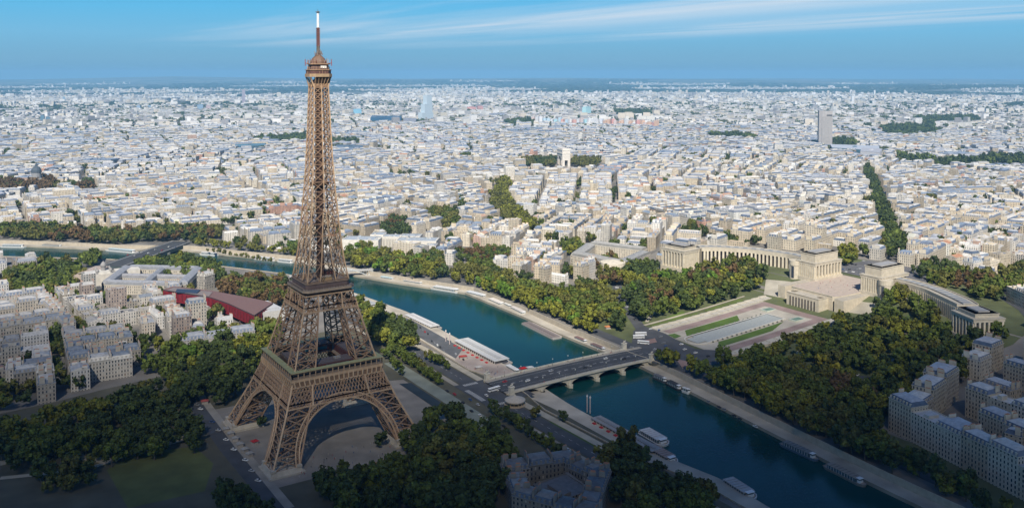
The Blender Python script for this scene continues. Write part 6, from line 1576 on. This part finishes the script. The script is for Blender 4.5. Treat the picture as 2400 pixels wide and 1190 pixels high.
# one big corner block at the bottom centre
bb = [(70, -148), (118, -160), (124, -200), (78, -240), (52, -190)]
for (p, q) in ((bb[0], bb[1]), (bb[1], bb[2]), (bb[2], bb[3]), (bb[3], bb[4]), (bb[4], bb[0])):
    l = math.hypot(q[0] - p[0], q[1] - p[1]); nx, ny = (q[1] - p[1]) / l, -(q[0] - p[0]) / l
    Q = [p, q, (q[0] + nx * 13, q[1] + ny * 13), (p[0] + nx * 13, p[1] + ny * 13)]
    c_ = (sum(b[0] for b in bb) / 5, sum(b[1] for b in bb) / 5)
    if math.hypot(Q[2][0] - c_[0], Q[2][1] - c_[1]) > math.hypot(q[0] - c_[0], q[1] - c_[1]): Q = [p, q, (q[0] - nx * 13, q[1] - ny * 13), (p[0] - nx * 13, p[1] - ny * 13)]
    if sum(Q[i - 1][0] * Q[i][1] - Q[i][0] * Q[i - 1][1] for i in range(4)) < 0: Q = [Q[1], Q[0], Q[3], Q[2]]
    rb = random.Random(int(p[0] * 7 + p[1])); nb_ = max(2, round(l / 15))
    for k in range(nb_):
        f2 = lambda t, v: lerp2(lerp2(Q[0], Q[1], t), lerp2(Q[3], Q[2], t), v)
        Q2 = [f2(k / nb_, 0), f2((k + 1) / nb_, 0), f2((k + 1) / nb_, 1), f2(k / nb_, 1)]; g_ = rb.uniform(.8, 1.1)
        LOTS.append((Q2, 0, 12 + rb.uniform(0, 3.5), ((.33 * g_, .30 * g_, .24 * g_), tuple(v * .55 for v in rb.choice(ZINC)), 'mansard', SLATE[0]), 250, ((Q2[0][0] + Q2[2][0]) / 2, (Q2[0][1] + Q2[2][1]) / 2)))
LOTS.append(([(76, -206), (104, -204), (106, -176), (76, -178)], 0, 9, ((.3, .27, .22), (.22, .22, .22), 'flat', None), 250, (90, -190)))
def screen(l):
    P, zb, h, s, d, m_ = l; a, b, zz = proj(m_[0], m_[1], zb + h)
    if zz < 1 or not (-20 < a < 2420 and b < 1200): return 0
    return h * math.hypot(P[1][0] - P[0][0], P[1][1] - P[0][1]) / (d * d)
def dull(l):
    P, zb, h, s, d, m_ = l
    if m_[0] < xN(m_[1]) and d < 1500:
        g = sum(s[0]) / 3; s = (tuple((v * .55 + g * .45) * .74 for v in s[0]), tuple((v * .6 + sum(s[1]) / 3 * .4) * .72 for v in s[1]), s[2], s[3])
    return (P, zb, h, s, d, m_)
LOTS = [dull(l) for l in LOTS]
LOTS.sort(key=screen, reverse=True)
N_THING = 285
CN = lambda c: 'brick' if c[0] > c[2] * 1.5 else ('white' if c[2] > .57 else 'cream')
for l in LOTS[:N_THING]:
    P, zb, h, s, d, m_ = l; r = random.Random(int(m_[0] * 13 + m_[1] * 7)); o = empty('apartment_house', (m_[0], m_[1], zb))
    P = [(p[0] - m_[0], p[1] - m_[1]) for p in P]
    a, b, c = MB(), MB(), MB(); house(P, 0, h, s, r, a, b, c); a.build('wall', M['facade'], o); 
    if b.f: ro = b.build('roof', M['roof'], o)
    else: ro = o
    if c.f: c.build('chimneys' if s[2] != 'flat' else 'roof_house', M['stone'], ro)['kind'] = 'stuff' if s[2] != 'flat' else ''
    rn = {'mansard': 'grey mansard roof', 'gable': 'low pitched roof', 'flat': 'flat roof'}[s[2]]
    tag(o, '%s apartment house with %s, %s' % (CN(s[0]), rn, where(m_[0], m_[1], zb + h)), 'apartment house', 'apartment houses of the nearer city blocks')
big = MB()
for l in LOTS[N_THING:]:
    P, zb, h, s, d, m_ = l; r = random.Random(int(m_[0] * 13 + m_[1] * 7)); house(P, zb, h, s, r, big, big, big, (0, 1, 2), 1 if d < 2600 else 0)
# far city: block rows
seed, near = seedfield(850, 5)
FARC = [(.58, .56, .51), (.64, .62, .58), (.50, .46, .38), (.56, .50, .41), (.34, .33, .32), (.68, .66, .63), (.28, .27, .27)]; FARR = [(.44, .45, .48), (.56, .54, .51), (.30, .33, .38), (.60, .57, .52), (.16, .20, .26), (.45, .33, .26), (.40, .38, .36)]
for i in range(-14, 16):
    for j in range(1, 14):
        s = seed(i, j); ds = math.hypot(s[0] - CAM[0], s[1] - CAM[1])
        if not (RMAX - 900 < ds < 11800) or not inview(s[0], s[1], .14): continue
        r = random.Random(i * 77 + j * 3 + 5); ca, sa = math.cos(s[2]), math.sin(s[2]); bw, bd = 92, 74
        for bi in range(-8, 8):
            for bj in range(-9, 9):
                u0, v0 = bi * (bw + 16), bj * (bd + 16); cx = s[0] + ca * u0 - sa * v0; cyy = s[1] + sa * u0 + ca * v0; dd = math.hypot(cx - CAM[0], cyy - CAM[1])
                if dd < RMAX or dd > 11500 or not inview(cx, cyy) or near(cx, cyy) is not s: continue
                if r.random() < (.10 if dd < 7000 else .26 + .45 * (math.sin(cx / 700) * math.sin(cyy / 900) > .1)) or not free(cx, cyy) or not free(cx + 40, cyy + 30): continue
                zb = H(cx, cyy); cs = [(0, 0, .46, .28), (.46, 0, 1, .28), (0, .7, .5, 1), (.5, .7, 1, 1), (0, .28, .24, .7), (.78, .28, 1, .7), (.36, .28, .6, .7)]
                for (a, b, c, d) in cs:
                    if r.random() < .12: continue
                    a *= bw; c *= bw; b *= bd; d *= bd; P = [(cx + ca * u - sa * v, cyy + sa * u + ca * v) for u, v in ((a, b), (c - 1, b), (c - 1, d), (a, d))]
                    h = r.uniform(13, 24) + (r.uniform(8, 26) if r.random() < (.03 if dd < 8000 else .07) else 0); wc = r.choice(FARC); big.prism(P, zb - 1, zb + h, wc, m=2, topcol=r.choice(FARR), ring2=qin(P, 1.5), mt=1)
tag(big.build('city_buildings', [M['facade'], M['roof'], M['stone']]), 'countless pale city houses with grey roofs filling the middle distance', 'houses', kind='stuff')
sub = MB(); r = random.Random(77)
for k in range(26000):
    d = 11000 + 12500 * r.random() ** 1.15; a = YAW + r.uniform(-WED, WED); x, y = CAM[0] + d * math.cos(a), CAM[1] + d * math.sin(a)
    dens = math.sin(x / 900 + 1.3 * math.sin(y / 1300)) + math.sin(y / 700 + x / 2100)
    if dens < -.1 + (d - 11000) / 9000 * 1.1: continue
    zb = H(x, y); h = r.uniform(8, 20) + (r.uniform(10, 40) if r.random() < .08 else 0); wdt = r.uniform(14, 55); sub.box(x, y, zb - 3, wdt, wdt * r.uniform(.25, .7), h + 3, r.choice(FARC), rz=r.uniform(-1, 1), bottom=False)
tag(sub.build('suburb_buildings', M['stone']), 'scattered pale suburb blocks near the horizon', 'houses', kind='stuff')
# ------------------------------------------------------------------ trees
LC = {GR: (.085, .112, .018), GD: (.050, .072, .018), GY: (.150, .155, .018), OL: (.108, .108, .022), RU: (.112, .070, .028), YE: (.21, .19, .02), GL: (.088, .155, .016)}
def crown(rs, nc, nl, leaf, rad=5.2, hgt=8.5):
    """quads of a leafy crown: clumps spread through an ovoid, base at z=0"""
    q = []; c_ = []
    cl_ = []
    for k in range(nc):
        t = rs.uniform(0, 6.283); zz = rs.uniform(.12, .95); rr = math.sqrt(max(0, 1 - (2 * zz - 1.0) ** 2 * .82)) * rad * rs.uniform(.35, .85)
        cl_.append((rr * math.cos(t), rr * math.sin(t), zz * hgt, rs.uniform(1.35, 2.4) * rad / 5.2, rs.uniform(.72, 1.28)))
    for (cx, cy_, cz, cr, b) in cl_:
        # solid twig mass inside the clump
        m1 = []
        for a in range(6):
            for e in range(4):
                def pt(a, e): th = a / 6 * 6.283; ph = (e / 4 - .5) * 3.1416; return (cx + cr * .72 * math.cos(ph) * math.cos(th), cy_ + cr * .72 * math.cos(ph) * math.sin(th), cz + cr * .62 * math.sin(ph))
                q.append((pt(a, e), pt(a + 1, e), pt(a + 1, e + 1), pt(a, e + 1))); c_.append(b * .8)
        for k in range(nl):
            d = Vector((rs.gauss(0, 1), rs.gauss(0, 1), rs.gauss(0, 1))).normalized(); p = Vector((cx, cy_, cz)) + d * cr * rs.uniform(.75, 1.12)
            n = (d + Vector((rs.gauss(0, .5), rs.gauss(0, .5), rs.gauss(0, .5)))).normalized(); u = n.orthogonal().normalized(); v = n.cross(u); an_ = rs.uniform(0, 3.14); u2 = u * math.cos(an_) + v * math.sin(an_); v2 = n.cross(u2)
            s = leaf * rs.uniform(.6, 1.25); q.append(tuple(tuple(p + u2 * (s * i) + v2 * (s * j * .7)) for i, j in ((-1, -1), (1, -1), (1, 1), (-1, 1)))); c_.append(b * rs.uniform(.75, 1.3))
    return np.array(q, dtype=np.float32), np.array(c_, dtype=np.float32)
def quadmesh(name, Q, C, mat):
    n = len(Q); me = bpy.data.meshes.new(name); me.vertices.add(4 * n); me.vertices.foreach_set('co', Q.reshape(-1)); me.loops.add(4 * n); me.loops.foreach_set('vertex_index', np.arange(4 * n, dtype=np.int32))
    me.polygons.add(n); me.polygons.foreach_set('loop_start', np.arange(0, 4 * n, 4, dtype=np.int32))
    try: me.polygons.foreach_set('loop_total', np.full(n, 4, dtype=np.int32))
    except Exception: pass
    me.materials.append(mat); ca = me.color_attributes.new('Col', 'FLOAT_COLOR', 'CORNER'); c = np.ones((n, 4), dtype=np.float32); c[:, :3] = C; ca.data.foreach_set('color', np.repeat(c, 4, axis=0).reshape(-1)); me.update(calc_edges=True)
    return me
rs = random.Random(4)
HI = [crown(rs, 17, 42, .62) for k in range(5)]
LO = [crown(rs, 9, 16, 1.0) for k in range(5)]
CONE = crown(rs, 14, 30, .6, 3.4, 10)
TREES = []     # x,y,z,scale,colour,desc,far
tr_ = random.Random(8)
def place(x, y, size, wts, desc, far, z=None):
    g_ = random.Random(int(x // 34) * 911 + int(y // 34) * 377 + len(desc))   # neighbours tend to be of one kind
    k = (g_ if tr_.random() < .6 else tr_).choices(list(wts), list(wts.values()))[0]; TREES.append((x, y, H(x, y) if z is None else z, size * 1.16 * tr_.uniform(.7, 1.25), k, desc, far))
for P, desc, sp, size, wts, kind, far in ZONES:
    x0, x1, y0, y1 = min(p[0] for p in P), max(p[0] for p in P), min(p[1] for p in P), max(p[1] for p in P)
    x = x0; row_ = 0; sp *= 1.13
    while x < x1:
        y = y0 + (row_ % 2) * sp / 2
        while y < y1:
            px_, py_ = x + tr_.uniform(-.3, .3) * sp, y + tr_.uniform(-.3, .3) * sp
            if inpoly(px_, py_, P) and tr_.random() < .93:
                wet = xN(py_) - quayL(py_) - 1 < px_ < xF(py_) + quayR(py_) + 1 and px_ > -3000
                if not wet and not any(inpoly(px_, py_, q_) for q_ in CLEAR) and not (620 < px_ < 700 and abs(py_ - 4) < 66) and not (abs(px_) < 64 and abs(py_) < 64): place(px_, py_, size, wts, desc, far)
            y += sp
        x += sp * .87; row_ += 1
for P, sp, size, wts, desc in ROWS:
    for i in range(len(P) - 1):
        a, b = P[i], P[i + 1]; l = math.hypot(b[0] - a[0], b[1] - a[1]); n = max(1, int(l / sp))
        for k in range(n): p = lerp2(a, b, (k + .5) / n); place(p[0], p[1], size, wts, desc, False)
TREES = [t for t in TREES if inview(t[0], t[1], -.02)]
def tsize(t):
    a, b, zz = proj(t[0], t[1], t[2] + 10 * t[3])
    if not (0 < a < 2400 and 0 < b < 1200): return 0
    return t[3] / zz
TREES.sort(key=tsize, reverse=True)
NT = 290; protos = {}
def short(d): return ' '.join(d.split()[:9])
tk = MB(); tk.lathe([(.5, -.6), (.38, 1.5), (.3, 4.6), (.22, 7)], 0, 0, 0, 7, (.10, .085, .065))
for k in range(5): a = k * 1.26; tk.bar((0, 0, 3.2 + k * .4), (2.2 * math.cos(a), 2.2 * math.sin(a), 6.6 + k * .5), .22, (.10, .085, .065))
trunk0 = None
for t in TREES[:NT]:
    x, y, z, s, k, desc, far = t; key = (k, tr_.randrange(5))
    if key not in protos:
        Q, C = HI[key[1]]; c = np.outer(C, LC[k]); me = quadmesh('crown', Q, c, M['leaf'])
        o = empty('tree'); co = bpy.data.objects.new('crown', me); COL.objects.link(co); co.location = (0, 0, 3.6); adopt(co, o)
        if trunk0 is None: trunk0 = tk.build('trunk', M['bark'], o)
        else: t2 = trunk0.copy(); COL.objects.link(t2); adopt(t2, o)
        protos[key] = o
    else: o = copy_tree(protos[key])
    o.location = (x, y, z); o.scale = (s, s, s * tr_.uniform(.9, 1.15)); o.rotation_euler = (0, 0, tr_.uniform(0, 6.28))
    tag(o, '%s tree %s, %s' % (k, short(desc), where(x, y, z + 8 * s)), 'tree', 'leafy trees of the parks and river banks')
rest = TREES[NT:]
Qs = []; Cs = []
for x, y, z, s, k, desc, far in rest:
    Q, C = LO[tr_.randrange(5)]
    a = tr_.uniform(0, 6.28); ca, sa = math.cos(a) * s, math.sin(a) * s; q = np.empty_like(Q); q[..., 0] = Q[..., 0] * ca - Q[..., 1] * sa + x; q[..., 1] = Q[..., 0] * sa + Q[..., 1] * ca + y; q[..., 2] = (Q[..., 2] + 3.2) * s + z
    Qs.append(q); Cs.append(np.outer(C, LC[k]))
to = bpy.data.objects.new('trees', quadmesh('trees', np.concatenate(Qs), np.concatenate(Cs), M['leaf'])); COL.objects.link(to)
tag(to, 'masses of green, olive and rusty trees in the farther parks, avenues and river banks', 'trees', kind='stuff')
# small street and courtyard trees among the houses
Qs = []; Cs = []; r = random.Random(31)
for k in range(4600):
    d = 700 + 7500 * r.random() ** 1.3; a = YAW + r.uniform(-WED, WED); x, y = CAM[0] + d * math.cos(a), CAM[1] + d * math.sin(a)
    if not free(x, y): continue
    n = r.choice((1, 1, 2, 3, 6)) if d < 2500 else r.choice((1, 3, 6))
    for q_ in range(n):
        xx, yy = x + r.uniform(-9, 9) * (1 + d / 2500), y + r.uniform(-5, 5); s = r.uniform(.8, 1.3) * (1 + d / 6000); Q, C = LO[r.randrange(5)]; q = Q[::2].copy() if d > 2000 else Q.copy(); cc = C[::2] if d > 2000 else C
        q = q * s; q[..., 0] += xx; q[..., 1] += yy; q[..., 2] += H(xx, yy) + 4; Qs.append(q); Cs.append(np.outer(cc, LC[r.choice((GR, GD, GD, OL))]))
to = bpy.data.objects.new('courtyard_trees', quadmesh('courtyard_trees', np.concatenate(Qs), np.concatenate(Cs), M['leaf'])); COL.objects.link(to)
tag(to, 'small dark trees dotted among the city houses', 'trees', kind='stuff')
# far woods as low dark masses of foliage
Qs = []; Cs = []
for (a0, a1, d0, d1, n) in ((24, 92, 7000, 13000, 4200), (26, 48, 13000, 22000, 2600), (48, 70, 13000, 24000, 3000), (70, 90, 11000, 22000, 2600)):
    for k in range(n):
        a = R(r.uniform(a0, a1)); d = r.uniform(d0, d1); x, y = CAM[0] + d * math.cos(a), CAM[1] + d * math.sin(a)
        dens = math.sin(x / 900 + 1.3 * math.sin(y / 1300)) + math.sin(y / 700 + x / 2100)
        if d > 13000 and dens > .1 + (d - 11000) / 9000 * .9: continue
        if d <= 13000 and not math.sin(x / 700) * math.sin(y / 900) > .12: continue
        Q, C = LO[r.randrange(5)]; q = Q[::5] * np.array((14, 14, 2.0)); q[..., 0] += x; q[..., 1] += y; q[..., 2] += H(x, y) - 2; Qs.append(q); Cs.append(np.outer(C[::5], LC[GD]))
to = bpy.data.objects.new('woods', quadmesh('woods', np.concatenate(Qs), np.concatenate(Cs), M['leaf'])); COL.objects.link(to); tag(to, 'dark woods between the suburbs near the horizon', 'woods', kind='stuff')
# ------------------------------------------------------------------ haze
hz = bpy.data.meshes.new('haze'); S = 44000; zb_, zt_ = -12.0, 400.0
hz.from_pydata([(x, y, z) for z in (zb_, zt_) for x, y in ((-S, -16000), (S, -16000), (S, 51000), (-S, 51000))], [], [(3, 2, 1, 0), (4, 5, 6, 7), (0, 1, 5, 4), (1, 2, 6, 5), (2, 3, 7, 6), (3, 0, 4, 7)])
hm = bpy.data.materials.new('haze_air'); hm.use_nodes = True; hm.node_tree.nodes.clear(); ho = hm.node_tree.nodes.new('ShaderNodeOutputMaterial'); hv = hm.node_tree.nodes.new('ShaderNodeVolumePrincipled')
hv.inputs['Color'].default_value = (.24, .52, .78, 1); hv.inputs['Density'].default_value = 5.8e-5; hv.inputs['Anisotropy'].default_value = -0.08
hm.node_tree.links.new(hv.outputs[0], ho.inputs['Volume']); hz.materials.append(hm); hzo = bpy.data.objects.new('haze', hz); COL.objects.link(hzo); tag(hzo, 'thin blue haze lying over the far city', 'haze', kind='stuff')

# ------------------------------------------------------------------ an unseen added cloud high over the foreground, shading the near ground
CB = 1000.0; cyw, syw = math.cos(YAW), math.sin(YAW); shx, shy = -CB / math.tan(R(SUN_EL)) * math.cos(R(SUN_AZ)), -CB / math.tan(R(SUN_EL)) * math.sin(R(SUN_AZ))
vs, fs = [], []; nx_, ny_ = 44, 60
def cthk(D, l):  # thickness tapers, and recedes at the tower to leave it sunlit
    a = min(1.95, max(0, (885 + 105 * min(1, max(0, abs(l + 148) - 60) / 260) ** 2 - D) / 380)); b = min(1, max(0, (D + 1500) / 500)) * min(1, max(0, (2300 - abs(l)) / 500))
    return 125 * a * b * (1 + .12 * math.sin(D / 61 + math.sin(l / 130)) * math.sin(l / 97)) + .5
for top in (0, 1):
    for i in range(nx_ + 1):
        for j in range(ny_ + 1):
            D = -1500 + 2650 * i / nx_; l = -2300 + 4600 * j / ny_; l2 = l; edge = i in (0, nx_) or j in (0, ny_)
            vs.append((CAM[0] + cyw * D + syw * l + shx, CAM[1] + syw * D - cyw * l + shy, CB + (0 if edge else (cthk(D, l) if top else -.4))))
n1_ = (nx_ + 1) * (ny_ + 1)
for top in (0, 1):
    for i in range(nx_):
        for j in range(ny_):
            a = top * n1_ + i * (ny_ + 1) + j; f = (a, a + 1, a + ny_ + 2, a + ny_ + 1); fs.append(f if top else f[::-1])
cm = bpy.data.meshes.new('added_cloud'); cm.from_pydata(vs, [], fs); cmt = bpy.data.materials.new('added_cloud_vapour'); cmt.use_nodes = True; cmt.node_tree.nodes.clear()
co_ = cmt.node_tree.nodes.new('ShaderNodeOutputMaterial'); cv_ = cmt.node_tree.nodes.new('ShaderNodeVolumePrincipled'); cv_.inputs['Color'].default_value = (.62, .60, .58, 1); cv_.inputs['Density'].default_value = .0120; cv_.inputs['Anisotropy'].default_value = .2
cmt.node_tree.links.new(cv_.outputs[0], co_.inputs['Volume']); cm.materials.append(cmt); cob = bpy.data.objects.new('added_cloud', cm); COL.objects.link(cob); tag(cob, 'added out-of-view vapour bank overhead that shades the near ground', 'added_cloud', kind='structure')
